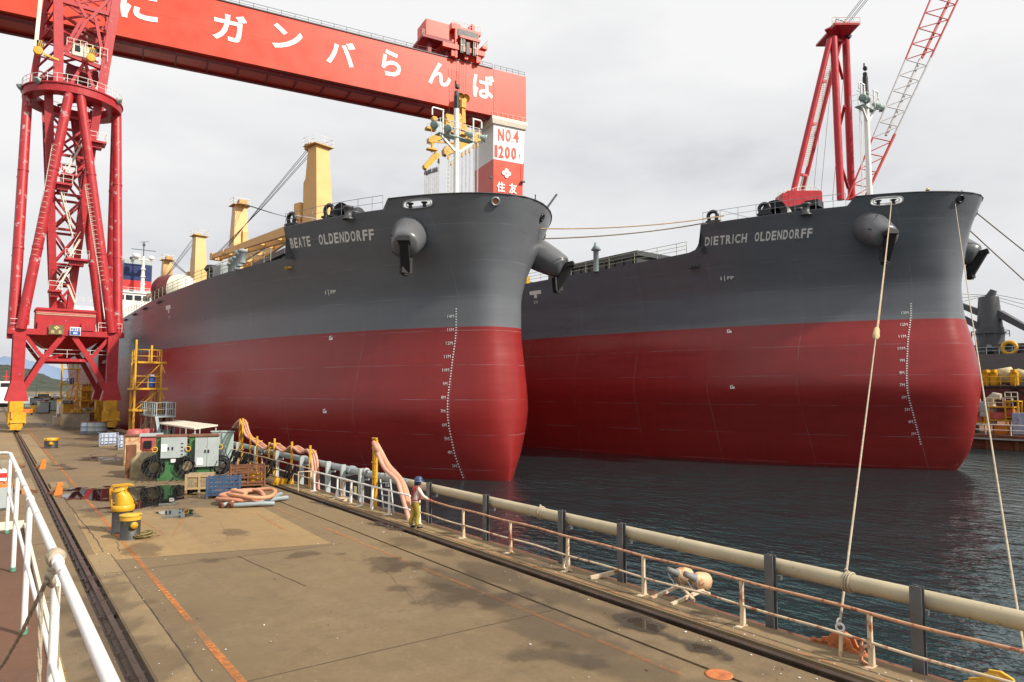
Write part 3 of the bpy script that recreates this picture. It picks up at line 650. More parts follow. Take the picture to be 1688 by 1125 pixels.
    mb = MB(); c = Vector((-7.6, 9.3, 18.9)); mb.lathe([(1.15, -.9), (1.15, -.8), (.55, -.78), (.55, .78), (1.15, .8), (1.15, .9), (0, .9)], c, 20, (1, .3, 0)); mb.box(c + Vector((0.2, 1.2, -.3)), (1.6, 1.0, 1.4), .3, .1); mb.bar(c + Vector((-1, 0, -1)), c + Vector((1, .3, -1)), 1.6, .2); mb.build('mooring_winch', dark, root, local=True)
M('deck_rail_green', (0.33, 0.36, 0.24), 0.5, var=0.2, rust=0.1)

def foremast(root, y, top, black_from, arm_z, x=0.0, wide=1.7):
    mb = MB(); mb.tube((x, y, 17.8), (x, y, black_from), .25, .23, 16)
    mast = mb.build('foremast', white, root, local=True)
    mb = MB(); mb.tube((x, y, black_from), (x, y, top - 1.2), .25, .23, 16); mb.box((x, y, top - 1.0), (.34, .3, .5), 0, .05); mb.box((x + .05, y, top - .35), (.42, .3, .4), 0, .08); mb.tube((x - .12, y, top - .2), (x - .12, y, top + .1), .07); mb.tube((x - .6, y + .2, black_from - .5), (x - .6, y + .2, top - 1.6), .025, n=6)
    mb.path([(x - .6 + math.cos(a) * .35 - .35, y + .2, top - 2.8 + math.sin(a) * .05) for a in (0, 1, 2, 3, 3.6)], .02, 6); mb.build('masthead', black, mast, local=True)
    mb = MB()
    for s_ in (-1, 1):
        mb.bar((x + s_ * .2, y - .1, arm_z - 1.1), (x + s_ * wide, y - .1, arm_z + .05), .17, .17)
        a = x + s_ * (wide - .2); mb.path([(a, y - .3, arm_z), (a, y - .3, arm_z + 1.9), (a + .06 * -s_, y - .3, arm_z + 2.02), (a - .95 if s_ < 0 else a + .75, y - .3, arm_z + 2.02), (a - 1.03 if s_ < 0 else a + .85, y - .3, arm_z + 1.9), (a - 1.03 if s_ < 0 else a + .85, y - .3, arm_z + 1.35)], .065, 8)
    mb.build('lamp_arm', white, mast, local=True); mb = MB(); mb.box((x, y + .1, arm_z + .1), (2 * wide + .2, .8, .06)); mb.build('lamp_platform', sea_green, mast, local=True)
    mb = MB(); railing(mb, [(x - wide - .25, y + .8, arm_z + .15), (x - wide - .25, y - .6, arm_z + .15), (x + wide + .25, y - .6, arm_z + .15), (x + wide + .25, y + .8, arm_z + .15)], 1.0, .9, .025); mb.tube((x - .75, y + .3, 18), (x - .75, y + .3, arm_z), .03, n=6); mb.tube((x - .45, y + .3, 18), (x - .45, y + .3, arm_z), .03, n=6)
    z = 18.2
    while z < arm_z: mb.tube((x - .75, y + .3, z), (x - .45, y + .3, z), .018, n=5, caps=False); z += .35
    mb.build('ladder', white, mast, local=True)
    for s_, dx in ((-1, -wide - .5), (-1, -.9), (1, wide + .6), (1, .9)):
        mb = MB(); c = Vector((x + dx, y - .4, arm_z + .55)); mb.lathe([(0, -.3), (.16, -.28), (.2, 0), (.34, .35), (.36, .4), (0, .34)], c, 14, (s_ * .8, -.5, -.35)); mb.bar(c - Vector((0, 0, .5)), c, .07); mb.build('floodlight', sea_green, mast, local=True)
    mb = MB(); mb.bar((x + 4.0, y - 5.8, 18.4), (x + 6.6, y - 5.2, 21.2), .14, .12); mb.tube((x + 3.9, y - 5.7, 18.2), (x + 3.9, y - 5.7, 20.6), .05); mb.build('flagstaff', dark, root, local=True)

S1 = (30.1, 42.6, 0.0); S2 = (63.75, 24.95, 1.95)
ship, hull = build_ship('bulk_carrier', 'grey and red bulk carrier with yellow deck cranes, name BEATE OLDENDORFF, alongside the quay', S1, 0.0, 9.60, (0.132, 0.140, 0.155), (0.25, 0.018, 0.017))
M('anode', (0.3, 0.3, 0.3))
ship_fittings(ship, 0.0, (('BEATE', (16.35, 13.85)), ('OLDENDORFF', (13.0, 7.65))), (16.5, 7.7), (16.62, 16.30), 9.6, (12.9, 12.78), False)
foremast(ship, 4.9, 30.9, 28.6, 26.0)
# scupper plates along the sheer strake
mb = MB()
for d in (47, 54.5, 62, 70, 80):
    z = deck_top(d, 0) - .55; p = hull_pt(d, z, -1, .02); mb.bar(p + Vector((-.12, -.9, 0)), p + Vector((-.12, .9, 0)), .3, .16)
mb.build('fender_plate', dark, ship, local=True)

def deck_crane(parent_root, c, face, jib_tip, jib_h, label=None, rope_from=None):
    """pedestal crane: tapering tower, cab, head sheaves, lattice-free box jib, hoist ropes"""
    c = Vector(c); mb = MB(); zb, z1, zt = c.z, c.z + 8.5, c.z + 19.0
    mb.tube((c.x, c.y, zb), (c.x, c.y, z1), 1.55, 1.55, 24); mb.lathe([(1.55, 0), (1.95, .4), (1.95, 1.0), (1.6, 1.05)], (c.x, c.y, z1 - .5), 24)
    crane = mb.build('deck_crane', buff, parent_root)
    mb = MB(); rm = Matrix.Rotation(face, 3, 'Z')
    def T(x, y, z): return Vector((c.x, c.y, 0)) + rm @ Vector((x, y, 0)) + Vector((0, 0, z))
    lo_ = [(-1.15, -1.35), (1.15, -1.35), (1.15, 1.5), (-1.15, 1.5)]; mid = [(-1.1, -1.25), (1.1, -1.25), (1.1, 1.35), (-1.1, 1.35)]; hi = [(-.9, -.8), (.9, -.8), (.9, .8), (-.9, .8)]
    vs = [T(x, y, z) for ring, z in ((lo_, z1 + .5), (mid, z1 + 4.0), (hi, zt)) for x, y in ring]
    mb.add(vs, [(3, 2, 1, 0), (8, 9, 10, 11)] + [(k * 4 + i, k * 4 + (i + 1) % 4, k * 4 + 4 + (i + 1) % 4, k * 4 + 4 + i) for k in (0, 1) for i in range(4)])
    mb.prism([T(.15, -1.25, z1 + 4.4), T(.95, -1.25, z1 + 4.4), T(.95, -1.55, z1 + 4.0), T(.15, -1.55, z1 + 4.0)], Vector((0, 0, 2.2))); mb.build('crane_tower', buff, crane)
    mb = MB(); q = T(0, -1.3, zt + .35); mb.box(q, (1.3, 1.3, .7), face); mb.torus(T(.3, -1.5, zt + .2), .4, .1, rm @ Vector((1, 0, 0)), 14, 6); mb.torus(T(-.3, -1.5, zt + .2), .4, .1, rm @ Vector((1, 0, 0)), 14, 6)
    mb.box(T(0, 0, zt + .06), (2.7, 2.5, .1), face); mb.build('crane_head', MATS['dark_buff_paint'], crane)
    mb = MB(); railing(mb, [T(-1.3, -1.2, zt + .1), T(1.3, -1.2, zt + .1), T(1.3, 1.2, zt + .1), T(-1.3, 1.2, zt + .1), T(-1.3, -1.2, zt + .1)], 1.0, 1.2, .03); mb.build('railing', white, crane)
    mb = MB(); mb.box(T(0.55, -2.3, z1 + 2.8), (1.5, 1.3, 2.1), face, .08); cab = mb.build('operator_cab', buff, crane)
    mb = MB(); mb.box(T(.55, -2.97, z1 + 3.0), (1.2, .06, 1.5), face); mb.build('cab_window', glass, cab)
    # box jib in two side girders
    tip = Vector(jib_tip); ft = T(0, -1.9, z1 + .9); dv = (tip - ft).normalized(); sd = dv.cross(Vector((0, 0, 1))).normalized()
    mb = MB()
    for s_ in (-1, 1): mb.bar(ft + sd * s_ * 1.1, tip + sd * s_ * .55, .5, 1.25, .35, .6)
    for k in (.12, .3, .48, .66, .84): mb.bar(ft.lerp(tip, k) - sd * 1.0, ft.lerp(tip, k) + sd * 1.0, .35, .5)
    mb.bar(tip - sd * .8, tip + sd * .8, .7, .9); mb.build('jib', buff, crane)
    mb = MB()
    for s_ in (-.45, -.2, .2, .45): mb.path([T(s_, -1.4, zt + .2), (T(s_, -1.4, zt + .2) + tip) / 2 - Vector((0, 0, .12)), tip + sd * s_], .035, 5)
    mb.build('luffing_rope', MATS['wire_rope'], crane)
    mb = MB(); mb.torus(T(-1.02, -1.9, z1 + 1.0), .38, .14, rm @ Vector((1, 0, 0)), 16, 6); mb.build('slewing_light', black, crane)
    return crane
M('dark_buff_paint', (0.52, 0.30, 0.09), 0.5, var=0.2, rust=0.15); M('wire_rope', (0.075, 0.075, 0.08), 0.5, 0.6)  # darker, slightly rusty buff for the crane heads
def aim(c, t): d = Vector(t) - Vector(c); return math.atan2(d.y, d.x) + math.pi / 2
tips = [((30.1, 78.6, 15.2), (24.2, 101.0, 23.6)), ((30.1, 112.0, 15.2), (31.0, 84.0, 26.2)), ((30.1, 139.0, 15.2), (26.5, 166.0, 25.5)), ((30.1, 169.5, 15.2), (31.5, 143.0, 25.6))]
for i, (c, t) in enumerate(tips): deck_crane(ship, c, aim(c, t), t, 0)
# hatch covers, deckhouse, funnel, mast
for y in (62, 86, 99, 124, 152):
    mb = MB(); mb.lo(21, 39, y, y + (9.5 if y != 99 else 9), 15.4, 17.4); mb.lo(20.6, 39.4, y - .3, y + 9.8 if y != 99 else y + 9.3, 17.4, 17.9)
    for k in range(7): mb.lo(20.85, 20.98, y + .6 + k * 1.3, y + .75 + k * 1.3, 15.4, 17.38)
    mb.build('hatch_cover', dark, ship)
mb = MB(); mb.lo(18.5, 41.5, 199, 216, 15, 24.5); mb.lo(20, 40, 200, 215, 24.5, 27.2); mb.lo(23.5, 36.5, 201, 212, 27.2, 30.2); mb.lo(14.8, 45.2, 200.4, 204, 24.6, 25.9)
mb.lo(13.8, 15.0, 200.6, 203.6, 24.2, 27.0); mb.lo(23.2, 36.8, 200.7, 212.4, 30.2, 30.5); mb.bar((16, 201, 24.4), (21, 201, 21), .4)
sup = mb.build('superstructure', white, ship)
for x in (24.3, 26.3, 28.3, 30.3, 32.3, 34.3):
    mb = MB(); mb.lo(x, x + 1.55, 200.9, 200.98, 28.3, 29.6); mb.build('wheelhouse_window', glass, sup)
for x in (20.5, 23, 25.5, 28):
    for z in (18, 21): mb = MB(); mb.lo(x, x + .9, 198.9, 198.98, z, z + 1.1); mb.build('cabin_window', glass, sup)
mb = MB(); railing(mb, [(23.4, 211, 30.5), (23.4, 200.9, 30.5), (36.6, 200.9, 30.5), (36.6, 211, 30.5)], 1.1, 1.6, .05); railing(mb, [(14.0, 203.4, 27), (14, 200.8, 27), (20, 200.8, 27)], 1.1, 1.6, .05); mb.build('bridge_railing', white, sup)
mb = MB(); mb.lo(26.4, 33.0, 207, 214, 30.5, 40.0); fun = mb.build('funnel', MATS['pale_grey_paint'], ship)
mb = MB(); mb.lo(26.32, 33.08, 206.92, 214.08, 34.4, 38.9); mb.build('funnel_band', navy, fun); mb = MB(); mb.lo(26.3, 33.1, 206.9, 214.1, 31.8, 34.4); mb.build('funnel_band', funnel_red, fun)
mb = MB(); mb.tube((28.5, 210, 40), (28.5, 210, 41.2), .5); mb.tube((31, 210, 40), (31, 210, 41), .4); mb.build('exhaust_pipe', dark, fun)
mb = MB(); mb.tube((30.3, 203, 30.5), (30.3, 203, 40.5), .55, .32, 12); mb.bar((27.8, 203, 39.6), (32.8, 203, 39.6), .7, .25); mb.lathe([(0, 0), (.9, .1), (1.0, .6), (.8, 1.2), (0, 1.4)], (28.6, 203, 39.8), 12); mb.lathe([(0, 0), (.7, .1), (.8, .5), (.6, 1), (0, 1.2)], (32.2, 203, 39.7), 12)
for z in (33, 35, 37): mb.box((30.3, 202.6, z), (1.1, .5, .25))
mb.build('radar_mast', white, ship)
mb = MB(); mb.tube((30.3, 203, 40.5), (30.3, 203, 44.5), .12); mb.bar((27.4, 203, 42.2), (33.2, 203, 42.2), .16); mb.bar((29.4, 203, 44.2), (31.4, 203, 44.6), .12); mb.box((30.3, 203, 43.6), (.6, .6, .6)); mb.build('antenna', dark, ship)
tank = thing('storage_tank', 'cream and brown round-ended tank lying at the deck edge of the BEATE OLDENDORFF', 'tank', (18.4, 97.5, 15.4))
TC = Vector((18.4, 97.5, 17.9)); TA = Vector((.75, -.66, 0))
mb = MB(); mb.lathe([(2.1, 0), (2.1, 1.2), (1.95, 1.8), (1.5, 2.4), (.8, 2.75), (0, 2.85)], TC, 28, TA); mb.build('tank_shell', cream, tank)
mb = MB(); mb.lathe([(0, -2.85), (.8, -2.75), (1.5, -2.4), (1.95, -1.8), (2.1, -1.2), (2.105, 0)], TC, 28, TA); mb.build('tank_end', maroon, tank)
mb = MB()
for k in (-1, 1): mb.box(TC + TA * k * 1.3 + Vector((0, 0, -2.1)), (.5, 3.4, .9), math.atan2(TA.y, TA.x))
mb.build('saddle', yellow_w, tank)
# deck clutter by the break of the forecastle
mb = MB()
for k in range(5): mb = MB(); mb.lathe([(.3, 0), (.3, .9), (.42, .95), (.42, 1.15 + .2 * (k % 2)), (0, 1.3 + .2 * (k % 2))], (16.6 + k * .25, 60.5 + k * 1.8, 15.85), 14); mb.build('deck_vent', grey_pt, ship)
mb = MB(); mb.box((17.5, 71, 16.6), (.9, 2.2, 1.3), .1, .05); mb.build('deck_locker', grey_pt, ship)
mb = MB(); mb.tube((17.3, 74, 15.7), (17.3, 74, 17.0), .45); mb.lathe([(.5, 0), (.75, .3), (.5, .7), (0, .8)], (17.3, 74, 17.0), 14); mb.build('mushroom_vent', black, ship)

KS[1:9] = [-1.4, -2.8, -3.25, -3.5, -3.1, -2.5, -2.4, -2.65]; KC[4:6] = [1.72, 1.74]
ship2, hull2 = build_ship('bulk_carrier', 'grey and red bulk carrier without deck cranes, name DIETRICH OLDENDORFF, outside the first ship', S2, R(0.3), 8.85, (0.116, 0.124, 0.139), (0.25, 0.018, 0.017), -0.35)
ship_fittings(ship2, -0.35, (('DIETRICH', (17.75, 13.95)), ('OLDENDORFF', (13.4, 8.9))), (17.9, 9.0), (16.40, 16.10), 8.85, (16.0, 13.25), True)
foremast(ship2, 4.3, 33.2, 29.9, 28.9, -0.4, 1.1)
SM = Matrix.LocRotScale(Vector(S2), Matrix.Rotation(R(0.3), 3, 'Z').to_quaternion(), None)
for k, (y, hw_, ht_, ln) in enumerate(((22.5, 11.7, 17.2, 14), (45, 11, 17.2, 9), (57, 10, 17.2, 9), (70, 10, 17.2, 14), (95, 10, 17.2, 14), (120, 10, 17.2, 14))):
    mb = MB(); mb.lo(-hw_, hw_, y, y + ln, 15.2, ht_ - .5); mb.lo(-hw_ - .3, hw_ + .3, y - .3, y + ln + .3, ht_ - .5, ht_)
    for j in range(int(ln / 1.3)): mb.lo(-hw_ - .16, -hw_ - .02, y + .5 + j * 1.3, y + .65 + j * 1.3, 15.2, ht_ - .52)
    mb.build('hatch_cover', dark, ship2, local=True)
for y, hgt in ((39, 16.75), (51, 16.6)):
    mb = MB(); mb.bar((-13.0, y, hgt), (-13.0, y + 8, hgt), .3, .28)
    for k in range(3): mb.bar((-13.0, y + .4 + k * 3.6, 15.4), (-13.0, y + .4 + k * 3.6, hgt), .35, .25); mb.bar((-13.0, y + .4 + k * 3.6, 16.2), (-12.0, y + .9 + k * 3.6, 15.3), .12)
    mb.build('pipe_rack', MATS['dark_grey_steel'], ship2, local=True)
mb = MB(); mb.lathe([(.28, 0), (.28, 2.2), (.42, 2.25), (.55, 2.3), (.2, 2.85), (.2, 3.1), (0, 3.12)], (-13.6, 26.5, 15.4), 16); mb.build('vent_pipe', grey_pt, ship2, local=True)
mb = MB(); mb.box((-13.2, 46, 16), (.8, 1.0, 1.2), 0, .05); mb.build('valve_cabinet', green, ship2, local=True)
mb = MB(); mb.box((-13.3, 38.5, 16), (.6, .5, 1.1), 0, .05); mb.build('hose_box', yellow, ship2, local=True)
mb = MB(); mb.box((-4.6, 9.0, 18.9), (2.4, 1.6, 2.0), .2, .1); mb.lathe([(1.0, -.3), (1.0, .3), (0, .31)], (-4.2, 7.6, 18.9), 18, (.8, .5, 0)); mb.box((-3.0, 8.2, 20.1), (1.6, 1.2, 1.1), .2); mb.build('anchor_windlass', black, ship2, local=True)

# ================================================================== goliath crane over the dock
E0 = Vector((88.3, 111.7, 0)); UD = Vector((89.9, -13.7, 0)).normalized(); ND = Vector((-UD.y, UD.x, 0))   # along the girder, and away from the camera
def gp(a, z, dpt=0.0): return E0 - UD * a + ND * dpt + Vector((0, 0, z))                                     # a metres left of the right end
def HP(x, y, dpt=0.0):
    d = ray(x, y); o = E0 + ND * dpt; return EYE + d * ((o - EYE).dot(ND) / d.dot(ND))
gan = thing('goliath_crane', 'huge red goliath gantry crane with white Japanese lettering on its girder', 'gantry crane', (85, 116, 0))
mb = MB(); RZ = math.atan2(UD.y, UD.x)
def gbox(mb, a0, a1, z0, z1, d0, d1, bev=0): return mb.box(gp((a0 + a1) / 2, (z0 + z1) / 2, (d0 + d1) / 2), (abs(a1 - a0), abs(d1 - d0), z1 - z0), RZ, bev)
gbox(mb, 7.75, 150, 62.0, 72.0, 0, 7.4)
gird = mb.build('girder', orange_red, gan)
mb = MB(); gbox(mb, 0, 7.72, 61.95, 72.05, -.06, 9.2); mb.build('girder_end', orange_red, gan)
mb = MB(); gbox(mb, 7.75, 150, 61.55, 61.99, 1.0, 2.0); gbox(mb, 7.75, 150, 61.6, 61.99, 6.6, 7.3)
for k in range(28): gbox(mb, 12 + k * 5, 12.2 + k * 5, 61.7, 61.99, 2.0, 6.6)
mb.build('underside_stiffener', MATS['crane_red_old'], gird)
mb = MB()
for k in range(13): gbox(mb, 9 + k * 11, 9.06 + k * 11, 62.05, 71.9, -.012, .02)
mb.box(gp(60, 67.0, -.002), (104, .02, .04), RZ); mb.build('weld_seam', MATS['gantry_red'], gird)
mb = MB(); gbox(mb, 8, 150, 72.02, 72.2, -.15, .35); railing(mb, [gp(8, 72.1, .1), gp(60, 72.1, .1), gp(110, 72.1, .1)], 1.0, 2.4, .04); railing(mb, [gp(0.2, 72.1, .2), gp(7.5, 72.1, .2)], 1.0, 1.5, .04)
mb.build('walkway_railing', dark, gird)
mb = MB()
for k in range(26): gbox(mb, 24 + k * 1.1, 24.5 + k * 1.1, 61.8, 61.95, .3, .6)
mb.build('cable_clips', dark, gird)
mb = MB()
for ch, px, py, wd, hg in (('に', 230, 9, 5.4, 5.2), ('ガ', 379, 46, 5.5, 5.1), ('ン', 474, 63, 5.3, 4.6), ('バ', 562, 88, 5.4, 4.8), ('ら', 645, 105, 3.9, 5.2), ('ん', 725, 123, 4.9, 4.8), ('ば', 797, 143, 4.9, 5.2)):
    c = HP(px, py, -.03); text_on(mb, ch, c - UD * (wd / 2) - Vector((0, 0, hg / 2)) - ND * 0.04, UD * wd, Vector((0, 0, hg)), 0.027)
mb.build('girder_lettering', letter_bw, gird)
# the box leg at the far end
def legring(mb, zs):
    vs = []
    for z, a0, a1, d0, d1 in zs: vs += [gp(a0, z, d0), gp(a1, z, d0), gp(a1, z, d1), gp(a0, z, d1)]
    k = len(zs); return mb.add(vs, [(i * 4 + j, i * 4 + (j + 1) % 4, i * 4 + 4 + (j + 1) % 4, i * 4 + 4 + j) for i in range(k - 1) for j in range(4)] + [(3, 2, 1, 0), (4 * k - 4, 4 * k - 3, 4 * k - 2, 4 * k - 1)])
def legdim(z): t = (61 - z) / 61.0; return .25 + 1.9 * t, 7.65 - .1 * t, 0.2 + .2 * t, 9.6 - 1.2 * t
mb = MB(); legring(mb, [(z, *legdim(z)) for z in (-1.5, 30, 52.9)]); leg = mb.build('leg', orange_red, gan)
mb = MB(); legring(mb, [(z, *legdim(z)) for z in (52.9, 60.4)]); lw = mb.build('leg', MATS['white_paint'], gan, label='white painted upper leg with red numbers')
mb = MB(); a, b_, c, d = legdim(61); legring(mb, [(60.4, a - .35, b_ + .35, c - .35, d + .3), (61.3, a - .55, b_ + .55, c - .55, d + .4), (61.94, a - .55, b_ + .55, c - .55, d + .4)]); mb.build('leg_collar', cream, gan)
mb = MB(); railing(mb, [gp(b_ + .5, 61.9, 9.8), gp(b_ + .5, 61.9, -.3), gp(a - .5, 61.9, -.3)], .9, 1.2, .04); mb.build('collar_railing', cream, gan)
mb = MB()
def letter(mb, txt, x0, x1, y0, y1, bold, d=.18):
    p = HP(x0, y1, d); q = HP(x1, y1 + (x1 - x0) * .10, d); t = HP(x0, y0, d); text_on(mb, txt, p - ND * .05, q - p, Vector((0, 0, (t - p).z)), bold)
[letter(mb, ch, a_, b_2, y_, y_ + 20, .034) for ch, a_, b_2, y_ in (('N', 821, 831, 212), ('O', 833.5, 842, 213.5), ('4', 846.5, 855, 215))]; letter(mb, '.', 843.2, 845, 232, 235, .0); [letter(mb, ch, a_, b_2, y_, y_ + 20, .034) for ch, a_, b_2, y_ in (('1', 815.5, 820, 239), ('2', 822, 830, 240), ('0', 832.5, 840.5, 241.5), ('0', 843, 851, 243))]; letter(mb, 'T', 855, 858, 255, 262, .03)
mb.build('leg_lettering', MATS['gantry_red'], lw)
mb = MB(); letter(mb, '住', 819, 832, 299, 316, .025, .16); letter(mb, '友', 839, 852, 302, 319, .025, .16)
c = HP(835, 286, .12)
for dx, dz in ((0, 1), (0, -1), (1, 0), (-1, 0)):
    q = c + UD * dx * .62 + Vector((0, 0, dz * .58)); pts = [q + UD * .46 * math.cos(a) + Vector((0, 0, .46 * math.sin(a))) for a in [math.pi * i / 5 for i in range(10)]]
    mb.add([p - ND * .04 for p in pts], [range(10)])
mb.build('leg_emblem', letter_bw, leg)
mb = MB(); railing(mb, [HP(863, 270, -.3), HP(862, 300, -.3)], .2, 9, .05); mb.box(HP(862, 300, -.2), (.8, .5, .3), RZ); mb.box(HP(809, 293, -.2), (.5, .4, .4), RZ); mb.build('lamp_bracket', dark, leg)
def ta(a): return 10.4 + (a - 8.5) * .78
def tbox(mb, a0, a1, *r): return gbox(mb, ta(a0), ta(a1), *r)
def tp(a, *r): return gp(ta(a), *r)
# trolley
tro = MB(); tbox(tro, 8.5, 20.5, 73.6, 74.6, -1.2, 8.4); tbox(tro, 10, 17, 74.6, 78.8, 1.0, 7.4, .15); tbox(tro, 9.2, 17.6, 78.2, 78.9, -.5, 8.0); tbox(tro, 10.2, 16, 76.0, 76.5, -1.8, 1.0)
for a in (9.5, 13.2, 17): tbox(tro, a, a + .9, 72.2, 73.6, -.9, .6); tbox(tro, a, a + .9, 72.2, 73.6, 6.6, 8.0)
for a in (10.2, 16.3): tbox(tro, a, a + .6, 72.0, 78.2, -1.0, -.3)
tbox(tro, 14.5, 17.2, 78.9, 80.2, .5, 4, .2); tbox(tro, 10.2, 11.6, 78.9, 81.0, .5, 2.4, .3); tbox(tro, 8.0, 9.4, 75.0, 75.6, -1.6, 2.0)
trolley = tro.build('trolley', MATS['gantry_red'], gan)
mb = MB(); tbox(mb, 18.5, 25, 75.2, 78.6, -.8, 4.0, .1); mb.build('machine_house', MATS['gantry_red'], trolley)
mb = MB(); tbox(mb, 17.5, 26, 74.5, 75.0, -1.2, 4.5); tbox(mb, 18, 19, 72.3, 74.5, 0, 1); tbox(mb, 23, 24, 72.3, 74.5, 0, 1); mb.build('house_platform', MATS['crane_red_old'], trolley)
mb = MB()
for a in (11.2, 13.0, 14.8): tbox(mb, a, a + 1.0, 73.0, 75.8, -1.4, -1.0)
tbox(mb, 10.4, 16.2, 76.6, 78.1, -1.15, -.85); mb.build('sheave_block', black, trolley)
mb = MB()
for a in (11.0, 14.6):
    for x in (0, .5, 1.0): mb.bar(tp(a + x, 73.2, -1.6), tp(a + x, 76, -1.6), .1)
    mb.bar(tp(a, 74.6, -1.6), tp(a + 1, 74.6, -1.6), .1)
railing(mb, [tp(9.3, 78.9, -.4), tp(17.5, 78.9, -.4)], 1.0, 1.2, .04); railing(mb, [tp(7.9, 75.6, -1.6), tp(7.9, 75.6, 2)], 1.3, 1, .04); railing(mb, [tp(26, 75.0, -1.1), tp(25.6, 75, -1.1)], 1.0, .6, .04)
mb.build('ladder', cream, trolley)
HD = -1.5
mb = MB()
for x in (752, 757, 761, 765, 769): mb.tube(HP(x, 98 + (x - 752) * .25, HD), HP(760 + (x - 760) * .7, 163, HD), .035, n=5, caps=False)
mb.build('hoist_rope', MATS['wire_rope'], trolley)
# the other, left-hand shear leg, outside the picture
mb = MB()
for dd in (-4, 12): mb.tube(gp(146, -1.5, dd), gp(146, 62, 3.7), 1.4, 1.1, 16)
mb.build('leg', orange_red, gan, label='pair of leaning tubular legs')
# lifting gear hung from the trolley
def hang(name, label, fn_list, grp='yellow lifting gear under the gantry'):
    r_ = thing(name, label, 'lifting gear', HP(760, 230, HD), 0, grp)
    for nm_, mb_, mt in fn_list: mb_.build(nm_, mt, r_)
    return r_
def V(x, y, d=HD): return HP(x, y, d)
a = MB(); a.box(V(763, 172), (1.2, 1.0, 2.0), RZ, .15); a.lathe([(.75, -.25), (.9, 0), (.75, .25), (0, .25)], V(759, 160), 18, ND); a.lathe([(.75, -.25), (.9, 0), (.75, .25), (0, .25)], V(768, 162), 18, ND); a.bar(V(763, 178), V(764, 204), .75, .6)
b1 = MB(); b1.torus(V(764, 190), .42, .16, ND, 14, 6); hang('hook_block', 'yellow hook block on the hoist ropes in front of the girder', [('block', a, yellow), ('hook', b1, black)])
a = MB(); a.box(V(746, 203), (3.6, 1.8, 2.6), RZ, .1); a.box(V(760, 212), (2.0, 1.6, 1.4), RZ, .1); a.box(V(752, 219), (4.4, 1.2, .8), RZ, .1); a.bar(V(734, 200), V(758, 195), 2.0, 1.2, upv=(0, 0, 1)); a.bar(V(757, 236), V(708, 234), .3, .3); a.prism([V(735, 222), V(736, 205), V(748, 202), V(750, 216), V(742, 224), V(712, 236), V(707, 234), V(707, 227), V(722, 219)], ND * 1.2)
b1 = MB(); b1.lathe([(.2, .6), (.55, .4), (.65, 0), (.5, -.5), (.15, -.7)], V(736, 231), 12); b1.tube(V(736, 222), V(736, 229), .2); c1 = MB(); railing(c1, [V(729, 205), V(745, 203), V(756, 206)], 1.6, .9, .05); d1 = MB(); d1.box(V(710, 213), (2.0, 1.4, .5), RZ); railing(d1, [V(705, 212), V(716, 213)], 1.0, .6, .04); d1.box(V(716, 197), (1.2, 1, 1.0), RZ, .2)
hang('lifting_beam', 'upper yellow lifting beam with a black swivel hook, left of the hook block', [('beam', a, yellow), ('swivel_hook', b1, black), ('railing', c1, white), ('end_platform', d1, MATS['worn_yellow_paint'])])
def slings(xs, y0s, yb, hook=True):
    m1, m2 = MB(), MB()
    for x, y0 in zip(xs, y0s):
        m1.tube(V(x, y0), V(x - .8, yb), .075, n=5, caps=False); m1.tube(V(x + 1.4, y0), V(x + .4, yb), .05, n=5, caps=False)
        m2.box(V(x, y0 + 1.5), (.28, .3, .7), RZ); m2.tube(V(x, y0 - 3), V(x, y0), .09, n=6); m2.torus(V(x, y0 + 4), .2, .07, ND, 10, 5)
    return m1, m2
a = MB(); a.prism([V(732, 246), V(736, 240), V(790, 217), V(795, 223), V(794, 231), V(738, 256), V(733, 254)], ND * 1.4); a.prism([V(752, 240), V(757, 224), V(775, 215), V(780, 226)], ND * .9); a.box(V(775, 219), (1.8, 1.2, .5), RZ)
b1 = MB(); railing(b1, [V(782, 223), V(793, 224)], 1.0, .5, .04); s1, s2 = slings((739, 744, 756, 762, 768, 774, 781, 787), (258, 268, 257, 254, 250, 247, 240, 238), 330)
hang('lifting_beam', 'lower right yellow lifting beam with a row of wire slings, beside the white leg', [('beam', a, yellow), ('railing', b1, white), ('sling', s1, MATS['pale_sling'] if 'pale_sling' in MATS else M('pale_sling', (.5, .5, .5), .6), ), ('shackle', s2, yellow_w)])
a = MB(); a.prism([V(699, 272), V(700, 277), V(704, 279), V(725, 258), V(725, 253), V(717, 251)], ND * 1.1); a.box(V(712, 247), (2.0, 1.2, .3), RZ); a.tube(V(712, 236), V(712, 251), .25)
b1 = MB(); railing(b1, [V(704, 246), V(718, 246)], 1.0, .6, .04); s1, s2 = slings((701, 704, 707, 710, 714, 717, 720, 723), (283, 284, 282, 281, 280, 279, 278, 264), 330)
hang('lifting_beam', 'lower left yellow lifting beam with dangling wire slings, hung from the upper beam', [('beam', a, yellow), ('railing', b1, white), ('sling', s1, MATS['pale_sling']), ('shackle', s2, black)])

